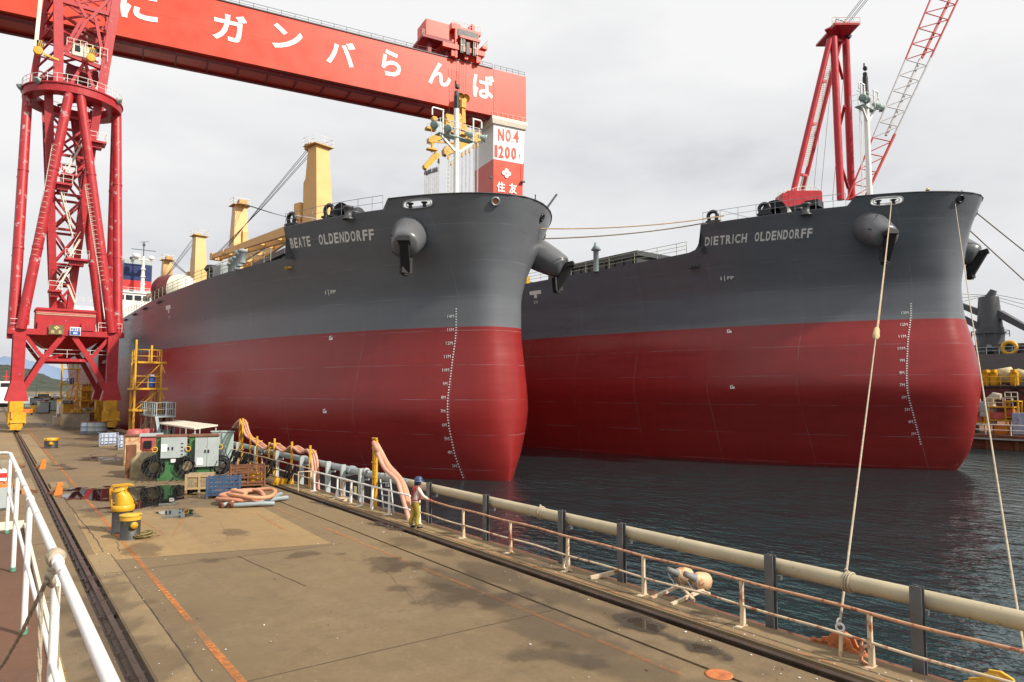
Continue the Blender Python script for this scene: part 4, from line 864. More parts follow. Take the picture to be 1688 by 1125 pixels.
# ================================================================== red jib crane straddling the quay
XL, XR, YF, YB = 2.2, 11.9, 100.5, 110.0
jc = thing('jib_crane', 'red portal jib crane on tubular legs standing over the quay rails', 'portal crane', (7.0, 105, 0))
def bogie(x, y):
    mb = MB(); mb.box((x, y, 2.9), (1.35, 1.8, 1.4), 0, .05); mb.box((x + .1, y, 1.55), (1.75, 2.4, 1.4), 0, .06); mb.box((x, y, .62), (1.05, 3.6, .7), 0, .05); mb.bar((x - .1, y - 1.9, .9), (x - .1, y - 1.9, .3), .9, .3)
    b_ = mb.build('wheel_bogie', yellow, jc)
    for dy in (-1.3, -.4, .4, 1.3): mb = MB(); mb.lathe([(0, -.12), (.32, -.12), (.36, -.06), (.32, 0), (.32, .12), (0, .12)], (x, y + dy, .40), 16, (1, 0, 0)); mb.build('wheel', black, b_)
    mb = MB(); mb.box((x + .2, y - 1.35, 1.2), (1.5, .5, .25)); mb.box((x + .3, y - 1.5, .75), (.7, .4, .5)); mb.box((x - .4, y - 1.3, 2.1), (.2, .3, 1.0)); mb.build('motor', MATS['worn_yellow_paint'], b_)
for x in (XL, XR):
    for y in (YF, YB):
        bogie(x, y); mb = MB(); mb.bar((x, y, 3.6), (x, y, 6.0), 2.3, 1.6, 1.2, 1.2, upv=(0, 1, 0)); mb.bar((x, y, 6.0), (x, y, 11.7), 1.2, 1.2, upv=(0, 1, 0)); mb.build('leg', red, jc)
mb = MB()
for x in (XL, XR): mb.bar((x, YF - .3, 11.95), (x, YB + .3, 11.95), 1.2, .9); mb.bar((x, YF, 8.7), (x, YB, 8.7), .45)
for y in (YF, YB): mb.bar((XL - 1.2, y, 11.95), (XR + 1.2, y, 11.95), .9, .7)
mb.lo(XL, XR, YF + .4, YB - .4, 11.75, 11.98); mb.build('portal_beam', red, jc)
mb = MB(); c = ((XL + XR) / 2, (YF + YB) / 2)
mb.add([(XL + .6, YF + .5, 11.7), (XR - .6, YF + .5, 11.7), (XR - .6, YB - .5, 11.7), (XL + .6, YB - .5, 11.7), (c[0] - .5, c[1] - .5, 8.9), (c[0] + .5, c[1] - .5, 8.9), (c[0] + .5, c[1] + .5, 8.9), (c[0] - .5, c[1] + .5, 8.9)], [(0, 1, 5, 4), (1, 2, 6, 5), (2, 3, 7, 6), (3, 0, 4, 7), (4, 5, 6, 7)])
mb.build('counterweight_hopper', red, jc)
mb = MB(); cx = c[0]
for y in (YF, YB):
    for s_ in (-1, 1):
        xf = cx + s_ * 4.55; mb.bar((xf - s_ * .1, y - .1, 4.6), (cx + s_ * 2.4, y - .1, 8.75), .6, .6); mb.bar((cx + s_ * 2.4, y - .1, 8.75), (cx + s_ * .55, y - .1, 11.6), .6, .6); mb.bar((xf - s_ * .2, y - .05, 11.5), (cx + s_ * 2.55, y - .05, 8.9), .42, .42)
    mb.bar((cx - 2.4, y, 8.6), (cx + 2.4, y, 8.6), .4, .35); mb.bar((cx - 2.2, y, 8.7), (cx, y + (2 if y == YF else -2), 9.5), .25)
    mb.build('portal_bracing', red, jc); mb = MB()
mb = MB(); mb.box((6.8, 102.6, 13.55), (6.3, 3.8, 2.9), 0, .05); mb.box((6.8, 102.6, 14.75), (6.5, 4.0, .12)); mh = mb.build('machine_house', red, jc)
mb = MB(); mb.box((6.8, 100.66, 14.2), (6.2, .05, .14)); mb.box((6.8, 100.66, 14.38), (6.2, .05, .1)); mb.build('scraped_band', MATS['pale_pink_hose'], mh)
mb = MB(); mb.box((4.4, 100.4, 12.7), (1.1, .6, 1.0)); mb.box((9.0, 100.4, 12.7), (1.3, .7, 1.0)); mb.build('junction_box', red, jc)
mb = MB(); railing(mb, [(1.2, YF - .4, 12.3), (3.4, YF - .4, 12.3)], 1.1, 1.1, .035); railing(mb, [(10.2, YF - .4, 12.3), (12.8, YF - .4, 12.3), (12.8, YB, 12.3)], 1.1, 1.3, .035); railing(mb, [(1.2, YF - .4, 12.3), (1.2, YB, 12.3)], 1.1, 1.5, .035); railing(mb, [(XL, YF + .3, 8.9), (XR, YF + .3, 8.9)], 1.0, 2.2, .03); mb.build('portal_railing', white, jc)
p0 = GY(80, 551, YF - .8); p1 = GY(106, 537, YF - .8)
mb = MB(); mb.lo(p0.x, p1.x, YF - .8, YF - .72, p0.z, p1.z); sg = mb.build('name_board', MATS['olive_board'] if 'olive_board' in MATS else M('olive_board', (0.16, 0.125, 0.05), .5), jc)
mb = MB(); w_ = (p1.x - p0.x); hgt = p1.z - p0.z; yy = YF - .83; text_on(mb, '住', (p0.x + .14 * w_, yy, p0.z + .08 * hgt), (w_ * .24, 0, 0), (0, 0, hgt * .38), .02); text_on(mb, '友', (p0.x + .62 * w_, yy, p0.z + .08 * hgt), (w_ * .24, 0, 0), (0, 0, hgt * .38), .02)
q = Vector((p0.x + w_ * .5, yy, p0.z + hgt * .73))
for dx, dz in ((0, 1), (0, -1), (1, 0), (-1, 0)):
    t = q + Vector((dx * .17, 0, dz * .13)); mb.add([t + Vector((.13, 0, 0)), t + Vector((0, 0, .11)), t - Vector((.13, 0, 0)), t - Vector((0, 0, .11))], [(0, 1, 2, 3)])
mb.build('board_lettering', M('pale_yellow_lettering', (0.72, 0.60, 0.25), .5, bp=0), sg)
p0 = GY(115, 553, YF - .8); p1 = GY(133.5, 540, YF - .8); hgt = p1.z - p0.z; w_ = p1.x - p0.x
mb = MB(); mb.lo(p0.x, p1.x, YF - .8, YF - .72, p0.z, p1.z); sg = mb.build('capacity_board', white, jc)
mb = MB(); mb.lo(p0.x + .05, p1.x - .05, YF - .83, YF - .8, p0.z + .06, p0.z + hgt * .52)
for k, ch in enumerate('定格荷重'): text_on(mb, ch, (p0.x + w_ * (.07 + .22 * k), YF - .84, p0.z + hgt * .58), (w_ * .19, 0, 0), (0, 0, hgt * .33), .015)
mb.build('blue_panel', M('sign_blue', (0.02, 0.10, 0.42), .4), sg)
mb = MB(); text_on(mb, '80t', (p0.x + w_ * .3, YF - .85, p0.z + hgt * .14), (w_ * .42, 0, 0), (0, 0, hgt * .27), .02); mb.build('sign_number', letter_bw, sg)
# eight tubular struts up to the slewing ring
RC = Vector((6.75, 105.2, 0)); RR = 4.95; ZR = 42.6
sup_ = [RC + Vector((-RR, .0, ZR)), RC + Vector((-.2, -RR, ZR)), RC + Vector((RR, .0, ZR)), RC + Vector((0, RR, ZR))]
cor = [Vector((XL - .3, YF, 12.2)), Vector((XR + .2, YF, 12.2)), Vector((XR + .2, YB, 12.2)), Vector((XL - .3, YB, 12.2))]
for s_, cs in ((0, (0, 3)), (1, (0, 1)), (2, (1, 2)), (3, (2, 3))):
    for k in cs:
        off = (cor[k] - sup_[s_]); off.z = 0; off = off.normalized() * .55; other = [v for v in range(4) if k in ((0, 3), (0, 1), (1, 2), (2, 3))[v] and v != s_][0]
        o2 = sup_[s_] - sup_[other]; o2.z = 0; o2 = o2.normalized() * .5
        mb = MB(); mb.tube(cor[k] + o2, sup_[s_] + off, .56, .54, 18); a, b_ = cor[k] + o2, sup_[s_] + off; dv = (b_ - a).normalized()
        for t in (.33, .66): mb.tube(a.lerp(b_, t) - dv * .12, a.lerp(b_, t) + dv * .12, .60, n=18)
        mb.prism([a + dv * .5 + Vector((.75, -.1, 0)), a + dv * 4 + Vector((.3, -.1, 0)), a + dv * .5 + Vector((-.3, -.1, 0))], Vector((0, .2, 0)))
        mb.build('strut', MATS['scuffed_red'] if 'scuffed_red' in MATS else M('scuffed_red', (0.42, 0.024, 0.03), .42, rust=.24, rs=.9, rc=(.5, .40, .38), var=.14), jc)
mb = MB(); n = 48
prof = [(4.05, ZR - .4), (5.55, ZR - .4), (5.6, ZR + .5), (5.75, ZR + .55), (5.75, ZR + .7), (4.05, ZR + .7), (4.05, ZR - .4)]
mb.lathe(prof, (RC.x, RC.y, 0), n, smooth=False); ring = mb.build('slewing_ring', red, jc)
mb = MB(); cpts = [RC + Vector((5.62 * math.cos(t), 5.62 * math.sin(t), ZR + .7)) for t in [2 * math.pi * i / 32 for i in range(33)]]; railing(mb, cpts, 1.1, 1.25, .035); mb.build('ring_railing', white, ring)
for a in (-2.35, -.6, -3.05):
    mb = MB(); q = RC + Vector((5.75 * math.cos(a), 5.75 * math.sin(a), ZR + .75)); mb.lathe([(0, -.25), (.28, -.2), (.42, .25), (.40, .28), (0, .22)], q, 16, (math.cos(a), math.sin(a), -.8)); mb.build('floodlight', sea_green, ring)
# stem that turns inside the struts, a tapering lattice column
def Qm(s_x, s_y, z):
    k = (z - 14.9) / (ZR - 14.9); h_ = .85 + (2.75 - .85) * max(0, min(1, k)); return RC + Vector((s_x * h_ - .25 + .1 * k, s_y * h_, z))
mb = MB()
for sx_ in (-1, 1):
    for sy_ in (-1, 1): mb.bar(Qm(sx_, sy_, 14.9), Qm(sx_, sy_, ZR + .6), .75, .6, .95, .7, upv=(0, 1, 0))
zz = [15.5, 18.5, 21, 25.5, 30, 35, 40]
for sa, sb in (((-1, -1), (1, -1)), ((1, -1), (1, 1)), ((1, 1), (-1, 1)), ((-1, 1), (-1, -1))):
    for z0, z1 in zip(zz, zz[1:]): mb.bar(Qm(*sa, z0), Qm(*sb, z1), .26); mb.bar(Qm(*sb, z0), Qm(*sa, z1), .26); mb.bar(Qm(*sa, z1), Qm(*sb, z1), .3)
mb.lo(RC.x - 1.2, RC.x + .8, RC.y - 1, RC.y + 1, 12.2, 16.2); mb.build('lattice_stem', red, jc)
for px, py, wd in ((158, 237, 2.2), (103, 306, 2.0), (126, 430, 2.6), (90, 481, 1.4), (112, 291, 1.6)):
    q = GY(px, py, 102.2); mb = MB(); mb.box(q, (wd, 2.2, .25)); mb.box(q + Vector((0, 0, -.4)), (wd * .6, 1.2, .6)); pl = mb.build('platform', red, jc)
    mb = MB(); railing(mb, [q + Vector((-wd / 2, -1.1, .1)), q + Vector((wd / 2, -1.1, .1)), q + Vector((wd / 2, 1.1, .1))], 1.1, 1.0, .035); mb.build('railing', white, pl)
mb = MB()
for (xa, ya), (xb, yb) in (((135, 238), (98, 303)), ((98, 306), (120, 390)), ((124, 428), (92, 480)), ((112, 470), (124, 500)), ((132, 395), (112, 428))):
    a, b_ = GY(xa, ya, 102.0), GY(xb, yb, 102.0)
    for dy in (0, .7): mb.bar(a + Vector((0, dy, 0)), b_ + Vector((0, dy, 0)), .12, .22)
    mb.bar(a + Vector((0, 0, 1)), b_ + Vector((0, 0, 1)), .06)
    for k in range(14): t = a.lerp(b_, k / 14); mb.box(t + Vector((0, .35, 0)), (.28, .7, .04))
mb.build('stair', cream, jc)
mb = MB()                                                                          # ladder hoops on two of the struts
for (xa, ya), (xb, yb) in (((86, 240), (52, 430)), ((140, 305), (166, 470))):
    a, b_ = GY(xa, ya, 100.0), GY(xb, yb, 100.0); mb.bar(a, b_, .05); mb.bar(a + Vector((.45, 0, 0)), b_ + Vector((.45, 0, 0)), .05); k = 0
    while k < 44: t = a.lerp(b_, k / 44); mb.tube(t, t + Vector((.45, 0, 0)), .025, n=5, caps=False); mb.torus(t + Vector((.22, -.25, 0)), .33, .02, (b_ - a), 10, 4) if k % 2 == 0 else None; k += 1
mb.build('ladder', cream, jc)
# upper works above the ring
ZT = 60.0
def up(x, y, z): return RC + Vector((x, y, z))
mb = MB()
mb.bar(up(-1.9, -2.6, ZR + .6), up(-2.0, -2.6, 48), 1.05, 1.0, upv=(0, 1, 0)); mb.bar(up(-2.0, -2.6, 48), up(-2.6, -2.6, ZT), 1.05, 1.0, 1.0, .9, upv=(0, 1, 0)); mb.bar(up(2.75, -2.6, ZR + .6), up(4.4, -2.6, ZT), 1.05, 1.0, 1.0, .9, upv=(0, 1, 0))
mb.bar(up(-1.4, -2.6, 48.2), up(3.0, -2.6, 47.4), .5, .5)
for xa, za, xb, zb in ((-.9, ZR + .8, .75, 47.4), (2.3, ZR + .8, .95, 47.4), (-1.5, 48.4, .3, 53.2), (3.1, 48.0, 1.8, 54), (-1.1, 48.4, 1.0, 53.6), (0.9, 53.5, -1.8, 58), (1.2, 53.5, 3.8, 58)): mb.bar(up(xa, -2.7, za), up(xb, -2.7, zb), .36, .36)
mb.bar(up(-2.4, -2.6, 55), up(4, -2.6, 55), .5); mb.bar(up(-2.6, -2.6, ZT), up(4.4, -2.6, ZT), .9); mb.bar(up(-4.6, 1.2, ZR + .6), up(-3.0, 1.6, ZT), .8, .7, .7, .6); mb.bar(up(3.3, 2.6, ZR + .6), up(4, 2.6, ZT), .8)
for k in range(8):
    z = 43 + k * 2; mb.bar(up(-4.5 + k * .2, 1.2, z), up(-2.2, -2.2, z + 1.6), .2); mb.bar(up(-2.2, -2.2, z), up(-4.4 + k * .2, 1.2, z + 1.6), .2); mb.bar(up(3.0, -2.0, z), up(3.5, 2.5, z + 1.6), .22); mb.bar(up(-1.6, 2.6, z), up(3.4, 2.6, z + 2.6), .26); mb.bar(up(3.4, 2.6, z), up(-1.6, 2.6, z + 2.6), .22)
    mb.bar(up(-1.8, -2, z + .4), up(2.8, 2.4, z + 1.2), .18)
mb.build('upper_frame', red, jc)
for c_, d_, r_ in (((-1.9, .75, 44.9), (3.4, 4.5, .6), 0), ((1.6, .8, 44.2), (3.4, 3.4, .9), 0), ((.8, 0, 46.8), (3.6, 2.4, 1.4), 0), ((.5, 1.5, 51), (3.8, 2, .3), 0), ((0, 1.2, 52), (2.4, 1.6, 1.8), .2)):
    mb = MB(); mb.box(up(*c_), d_, r_, .08); mb.build('hoist_machinery', MATS['crane_red_old'], jc)
mb = MB(); mb.box(up(.35, -2.2, 48.9), (1.9, 1.6, 1.6), 0, .08); oc = mb.build('operator_cab', cream, jc); mb = MB(); mb.box(up(.0, -3.03, 49.1), (.6, .06, .8)); mb.build('cab_window', glass, oc)
for px, py, r_ in ((63, 84, .42), (150, 96, .42)):
    mb = MB(); q = GY(px, py, 101.0); mb.lathe([(r_, -.2), (r_ + .1, -.2), (r_ + .1, .2), (r_, .2), (.15, .22), (0, .22)], q, 18, (0, -1, 0)); mb.box(q + Vector((.1, 0, .9)), (.7, .3, .9), .0, .05); hb = mb.build('hook_sheave', yellow, jc)
    mb = MB()
    for k in range(4): mb.bar(q + Vector((-.15 + .2 * k, -.18, .55)), q + Vector((.0 + .2 * k, -.18, 1.25)), .09, .05)
    mb.build('hazard_stripe', black, hb)
mb = MB()
q = GY(72, 90, 101.2); mb.bar(q, q + Vector((1.6, 0, -.3)), .3, .25); mb.build('stay_arm', MATS['worn_yellow_paint'], jc)
mb = MB(); a = GY(66, 10, 101); b_ = GY(59, 78, 101); mb.bar(a + Vector((.2, 0, 6)), b_, .42, .3); mb.build('cable_duct', cream, jc)
mb = MB()
for x in (2.0, 1.2): railing(mb, [up(x - .4, -3.3, 48.2), up(x + 1.3, -3.3, 48.2)], 1.7, .8, .05)
railing(mb, [up(-1.2, -3.1, 49.2), up(1.0, -3.1, 49.2)], 1, .7, .04); mb.build('service_railing', cream, jc)

# ================================================================== floating sheerleg crane beyond the second ship
fc = thing('floating_crane', 'bright red floating crane with ladder-backed A-frame and red and white lattice jib', 'floating crane', (104, 56, WZ))
mb = MB(); q = GD(1350, 330, 112); rz_ = -YAW; q.z = 0
mb.box((q.x, q.y, 1.2), (34, 16, 6.5), rz_, .4); mb.box((q.x, q.y, 10), (15, 10, 12), rz_, .2); mb.build('pontoon', dark, fc)
mb = MB(); p = GD(1316, 333, 107); mb.box(p - Vector((0, 0, 7.9)), (5.4, 5, 18), rz_, .15); p = GD(1330, 322, 110); mb.box(p - Vector((0, 0, 1.2)), (2.2, 3, 2.2), rz_, .1); mb.box(GD(1296, 333, 106) - Vector((0, 0, 6)), (2.2, 3, 14), rz_); hs = mb.build('machine_house', red_fc, fc)
mb = MB(); railing(mb, [GD(1283, 330, 105.5), GD(1320, 319, 105.5), GD(1345, 319, 108), GD(1352, 328, 108)], 1.1, 1.4, .04); mb.build('railing', cream, hs)
def FT(pts, dep, r_, name, mt=None):
    mb = MB(); mb.tube(GD(*pts[0], dep[0]), GD(*pts[1], dep[1]), r_, n=16); return mb.build(name, mt or red_fc, fc)
FT(((1374, 62), (1386, 330)), (109, 107), .56, 'front_leg'); FT(((1394, 64), (1404, 330)), (115, 116), .58, 'front_leg')
FT(((1368, 66), (1302, 340)), (109, 107), .46, 'back_stay'); FT(((1384, 72), (1317, 340)), (115, 116), .38, 'back_stay')
mb = MB()
for t in ((1353, 135, 1362, 135), (1335, 205, 1345, 205), (1318, 288, 1330, 290), (1380, 96, 1389, 130), (1392, 175, 1384, 210), (1385, 268, 1398, 310), (1374, 66, 1390, 66)): mb.bar(GD(t[0], t[1], 109), GD(t[2], t[3], 114), .4)
mb.build('frame_brace', red_fc, fc)
mb = MB(); a, b_ = GD(1370, 74, 111), GD(1322, 275, 111); mb.bar(a, b_, .09); mb.bar(a + RT * .8, b_ + RT * .8, .09)
for k in range(60): t = a.lerp(b_, k / 60); mb.bar(t, t + RT * .8, .10)
a, b_ = GD(1316, 290, 110), GD(1307, 322, 110)
for o_ in (0, .8, 1.6): mb.bar(a + RT * o_, b_ + RT * o_, .14)
mb.build('ladder', cream, fc)
mb = MB(); c = GD(1380, 58, 112); mb.box(c, (3.9, 7, .35), rz_); mb.box(c + Vector((-.8, 0, .7)), (1.2, 2, 1.3), rz_, .1); mb.bar(c + Vector((-1.2, 0, -.3)), c + Vector((-2.8, 0, .2)), 1.2, .3); hd = mb.build('head_platform', red_fc, fc)
mb = MB(); 
for s_ in (-1, 1): mb.torus(c + RT * .9 + UP * .8 + FW * s_ * .6, .6, .18, RT.cross(UP), 14, 6); 
mb.bar(c + RT * .2 + UP * .6, c + RT * 2.2 - UP * .4, .6, .5); mb.path([c + RT * -.3 + UP * .5, c + RT * -.2 + UP * 2.6, c + RT * 1.2 + UP * 2.2, c + RT * 1.4 + UP * .6], .09, 6); mb.build('sheave', black, hd)
mb = MB(); railing(mb, [c - RT * 2.2 - FW * 3 + UP * .2, c + RT * 2.3 - FW * 3 + UP * .2], 1.3, 1.1, .05); mb.build('railing', cream, hd)
mb = MB()
for dx, dy in ((0, 0), (2, .3), (5, .6), (7, 1.0)): mb.tube(GD(1383 + dx, 46 + dx * .5, 112), GD(1474 + dx * 2, -70, 112), .05, n=5, caps=False)
mb.build('luffing_rope', MATS['wire_rope'], fc)
# lattice jib in red and white bands
red_j = M('jib_red', (0.50, 0.045, 0.035), .45, var=.1); white_j = M('jib_white', (0.52, 0.52, 0.52), .45, var=.08)
JB = [(1396, 330), (1428, 322)]; JT = [(1546, -30), (1593, -30)]
def J(i, t, dep): a, b_ = JB[i], JT[i]; return GD(a[0] + (b_[0] - a[0]) * t, a[1] + (b_[1] - a[1]) * t, 111 + dep + t * 4)
mb = MB(); nb = 14; thick = {0: .17, 1: .17}
for k in range(nb):
    t0, t1 = k / nb, (k + 1) / nb; mb.k = 1 if 4 <= k < 9 else 0
    for i in (0, 1):
        for dp in (-1.6, 1.6):
            mb.tube(J(i, t0, dp), J(i, t1, dp), .15 if i == 0 else .17, n=8, caps=False)
    for dp in (-1.6, 1.6):
        mb.tube(J(0, t0, dp), J(1, (t0 + t1) / 2, dp), .085, n=6, caps=False); mb.tube(J(1, (t0 + t1) / 2, dp), J(0, t1, dp), .085, n=6, caps=False)
    for i in (0, 1):
        mb.tube(J(i, t0, -1.6), J(i, t1, 1.6), .085, n=6, caps=False); mb.tube(J(i, t0, -1.6), J(i, t0, 1.6), .085, n=6, caps=False)
mb.build('lattice_jib', [red_j, white_j], fc)
mb = MB()
for k in range(nb):
    mb.k = 1 if 4 <= k < 9 else 0
    def JM(t): return J(0, t, -1.2).lerp(J(1, t, -1.2), .52 + .2 * t if k > 8 else .60)
    mb.bar(J(1, k / nb, -1.5) if k < 4 else JM(k / nb), J(1, (k + 1) / nb, -1.5) if k < 4 else JM((k + 1) / nb), .42 if k < 9 else .5, .3)
mb.build('jib_walkway', [red_j, white_j], fc)
mb = MB()
for x in (1352, 1340, 1372): mb.tube(GD(x + 22, 90, 112), GD(x, 330, 112), .03, n=5, caps=False)
mb.build('guy_wire', MATS['wire_rope'], fc)

# ================================================================== third ship and the pier at the right
S3 = thing('grey_cargo_ship', 'brownish grey cargo ship with dark pedestal crane moored beyond the right pier', 'cargo ship', (190, -60, 0))
M3 = M('brown_grey_paint', (0.115, 0.108, 0.105), .45, var=.08, vs=.2)
mb = MB(); sec = [(176.5, -4), (175.4, -1.5), (175.0, 1.0), (175.0, 12.8)]
ys = [-70, -62, -50, -30, 0, 60, 110, 125, 132, 138]; nar = [.05, .35, .7, .95, 1, 1, .95, .8, .6, .5]
for a_, (z0, z1), mt in (('hull', (0, 4), M3),):
    vs = []
    for y, k in zip(ys, nar):
        left = [(191 - (191 - x) * k, y, z) for x, z in sec]; vs += left + [(382 - x, y_, z) for x, y_, z in left[::-1]]
    mb.add(vs, [(i * 8 + j, i * 8 + j + 1, i * 8 + 9 + j, i * 8 + 8 + j) for i in range(len(ys) - 1) for j in range(7)] + [tuple(range(8)), tuple(range(len(vs) - 8, len(vs)))])
h3_ = mb.build('hull', hull_paint('third_ship_paint', 5.2, (0.115, 0.108, 0.105), (0.10, 0.02, 0.02), 0), S3)
mb = MB()
for y in (-30, -8, 14, 36, 58, 80): mb.lo(178, 204, y, y + 20.5, 12.6, 14.4); mb.lo(177.6, 204.4, y - .3, y + 20.8, 14.4, 15.1)
mb.build('hatch_coaming', dark, S3)
mb = MB(); railing(mb, [(175.3, -20, 12.8), (175.3, 110, 12.8)], 1.5, 2.4, .07); mb.build('deck_railing', grey_pt, S3)
mb = MB(); c = hit(1633, 565, 0, 191.0); k = (c - EYE).dot(FW) / FOC
mb.tube((191, c.y, 12), (191, c.y, 15.4 + 4.5 * 1), 26 * k / 2 * 1.5, n=24); zz1 = hit(1633, 545, 0, 191.0).z; zt = hit(1633, 490, 0, 191.0).z
mb.lathe([(2.9, 0), (3.2, .2), (3.2, .5), (2.9, .6)], (191, c.y, zz1 - 1.0), 24); mb.tube((191, c.y, zz1), (191, c.y, zt), 2.7, 2.1, 24); mb.bar((191, c.y, zt - .6), (191, c.y - 1.2, zt + 1.6), 2.2, 1.6, 1.5, 1.0)
c3 = mb.build('pedestal_crane', MATS['dark_grey_steel'], S3)
mb = MB(); a = GD(1646, 530, 172); mb.bar(Vector((191, c.y - 2, zz1 + 4)), hit(1730, 562, 0, 189), 1.9, 1.6, 1.2, 1.0); mb.bar(Vector((191, c.y + 2, zz1 + 4.5)), hit(1570, 498, 0, 192), 1.6, 1.5, 1.2, 1.2); mb.bar(Vector((190, c.y + 2, zz1 + 1)), hit(1570, 515, 0, 188), 1.6, 1.5, 1.2, 1.2)
mb.build('jib', MATS['dark_grey_steel'], c3)
mb = MB(); railing(mb, [(191 + 3.9 * math.cos(t), c.y + 3.9 * math.sin(t), zz1 - 1.6) for t in [i * .524 for i in range(13)]], 1.4, 1.6, .07); mb.build('railing', MATS['dark_grey_steel'], c3)
mb = MB()
for dz in (0, 2.5, 5): mb.tube((191, c.y, zt + 1 - dz * .2), hit(1740, 505 + dz * 4, 0, 190), .05, n=4, caps=False); mb.tube((191, c.y, zt + .5), hit(1560, 484 + dz * 4, 0, 192), .05, n=4, caps=False)
mb.build('hoist_rope', MATS['wire_rope'], c3)
mb = MB(); q = hit(1664, 574, 0, 177.2); mb.torus(q, 1.3, .45, (1, 0, 0), 18, 8); mb.build('life_ring_frame', yellow, S3)

pier = thing('steel_pier', 'rust-brown steel pier with white railings standing in the water behind the right ship', 'pier', (95, 30, 0))
PX = 89.0; zd = hit(1645, 718, 0, PX).z
mb = MB(); mb.lo(PX, PX + 40, -40, 75, zd - .55, zd); mb.lo(PX + .4, PX + 40, -40, 75, WZ - 2, zd - .56)
for k in range(40): y = -38 + k * 2.8; mb.lo(PX + .08, PX + .42, y, y + .35, WZ - 1, zd - .56)
mb.build('pier_deck', MATS['rusty_steel'], pier)
mb = MB(); mb.lo(PX - .12, PX - .02, -40, 75, zd - .50, zd - .32); mb.build('rubbing_strake', pale_grey, pier)
mb = MB(); railing(mb, [(PX + .2, -40, zd), (PX + .2, 75, zd)], 1.15, 2.4, .055); mb.build('pier_railing', white, pier)
tr = thing('pipe_trestle', 'black steel trestle carrying pipes and yellow saddles above the right pier', 'trestle', (PX + 6, 30, zd))
zt_ = hit(1650, 637, 0, PX + 5).z
mb = MB()
for y in (16, 22, 28, 34, 40): mb.bar((PX + 5, y, zd), (PX + 5, y, zt_), .45); mb.bar((PX + 10, y, zd), (PX + 10, y, zt_), .45); mb.bar((PX + 5, y, zt_ - .3), (PX + 5, y + 3, zt_ - 2.6), .22); mb.bar((PX + 5, y, zt_ - .3), (PX + 5, y - 3, zt_ - 2.6), .22)
mb.lo(PX + 4.6, PX + 11, 0, 44, zt_ - .35, zt_); mb.build('trestle_frame', black, tr)
mb = MB(); railing(mb, [(PX + 4.8, 8, zt_), (PX + 4.8, 42, zt_)], 1.1, 1.4, .05); mb.build('railing', yellow_w, tr)
for k, px in enumerate((1627, 1640, 1673)):
    s_ = thing('pipe_saddle', ('yellow saddle frame near the left end of the trestle top', 'yellow saddle frame in the middle of the trestle top', 'yellow saddle frame under the covered bundle on the trestle')[k], 'saddle', hit(px, 632, 0, PX + 5.6), 0, 'yellow saddle frames on the trestle')
    mb = MB(); q = hit(px, 632, 0, PX + 5.6); mb.box(q + Vector((0, 0, .5)), (.9, .75, 1.6), 0, .08); mb.box(q + Vector((0, 0, 1.4)), (1.2, .45, .4), 0, .05); mb.build('frame', yellow, s_)
bd = MB(); a, b_ = hit(1622, 628, 0, PX + 6.5), hit(1700, 627, 0, PX + 6.5); bd.path([a.lerp(b_, t / 10) + Vector((0, 0, .35 + .4 * math.sin(t * 1.7))) for t in range(11)], .7, 12, rs=[.25, .5, .55, .6, 1.0, 1.05, .8, .7, .75, .6, .5])
o = bd.build('covered_bundle', M('tan_tarpaulin', (0.50, 0.42, 0.24), .8, var=.2, bp=.4, bs=3)); tag(o, 'long lumpy bundle under tan tarpaulin along the trestle top', 'bundle')
vt = thing('ventilator', 'pair of bent cream ventilator ducts under the trestle by the red bow', 'ventilator', hit(1625, 690, 0, PX + 3))
for px in (1611, 1634):
    mb = MB(); q = hit(px, 670, 0, PX + 3); mb.path([q + Vector((0, 0, -2.2)), q, q + Vector((0, .1, .7)), q + Vector((0, .4 if px < 1620 else -.4, 1.2)), q + Vector((0, 1.0 if px < 1620 else -1.0, 1.1))], .5, 14, rs=[.5, .5, .48, .46, .36]); mb.build('duct', M('dull_cream', (.42, .38, .30), .5, var=.2, rust=.15), vt)
mb = MB(); q = hit(1623, 675, 0, PX + 2.6); mb.box(q, (1.0, .8, 1.8), 0, .1); mb.build('fan_casing', pale_grey, vt)
for k, (px, py, wd, hg, nm, lb, mt) in enumerate(((1612, 705, 2.4, 2.6, 'work_stand', 'yellow work stand with pump by the bow waterline on the right pier', yellow_w), (1648, 690, 2.8, 3.0, 'work_stand', 'tall yellow work stand with handrails below the trestle', yellow), (1670, 692, 1.2, 3.6, 'work_stand', 'narrow yellow post stand at the right of the trestle', yellow))):
    s_ = thing(nm, lb, 'work stand', hit(px, 715, 0, PX + 2.2), 0, 'yellow work stands on the right pier'); q = hit(px, 715, 0, PX + 2.2); mb = MB()
    for dx in (0, 1.2):
        for dy in (-wd / 2, wd / 2): mb.bar(q + Vector((dx, dy, 0)), q + Vector((dx, dy, hg)), .16)
    for z in (hg * .5, hg): mb.box(q + Vector((.6, 0, z)), (1.4, wd + .2, .14))
    mb.build('frame', mt, s_); mb = MB(); mb.box(q + Vector((.6, .2, hg * .5 + .5)), (1.0, wd * .6, .8), 0, .06); mb.build('pump', MATS['pinkred'] if 'pinkred' in MATS else pinkred, s_)
    mb = MB(); railing(mb, [q + Vector((0, -wd / 2, hg)), q + Vector((0, wd / 2, hg))], 1.0, .8, .05); mb.build('railing', cream, s_)
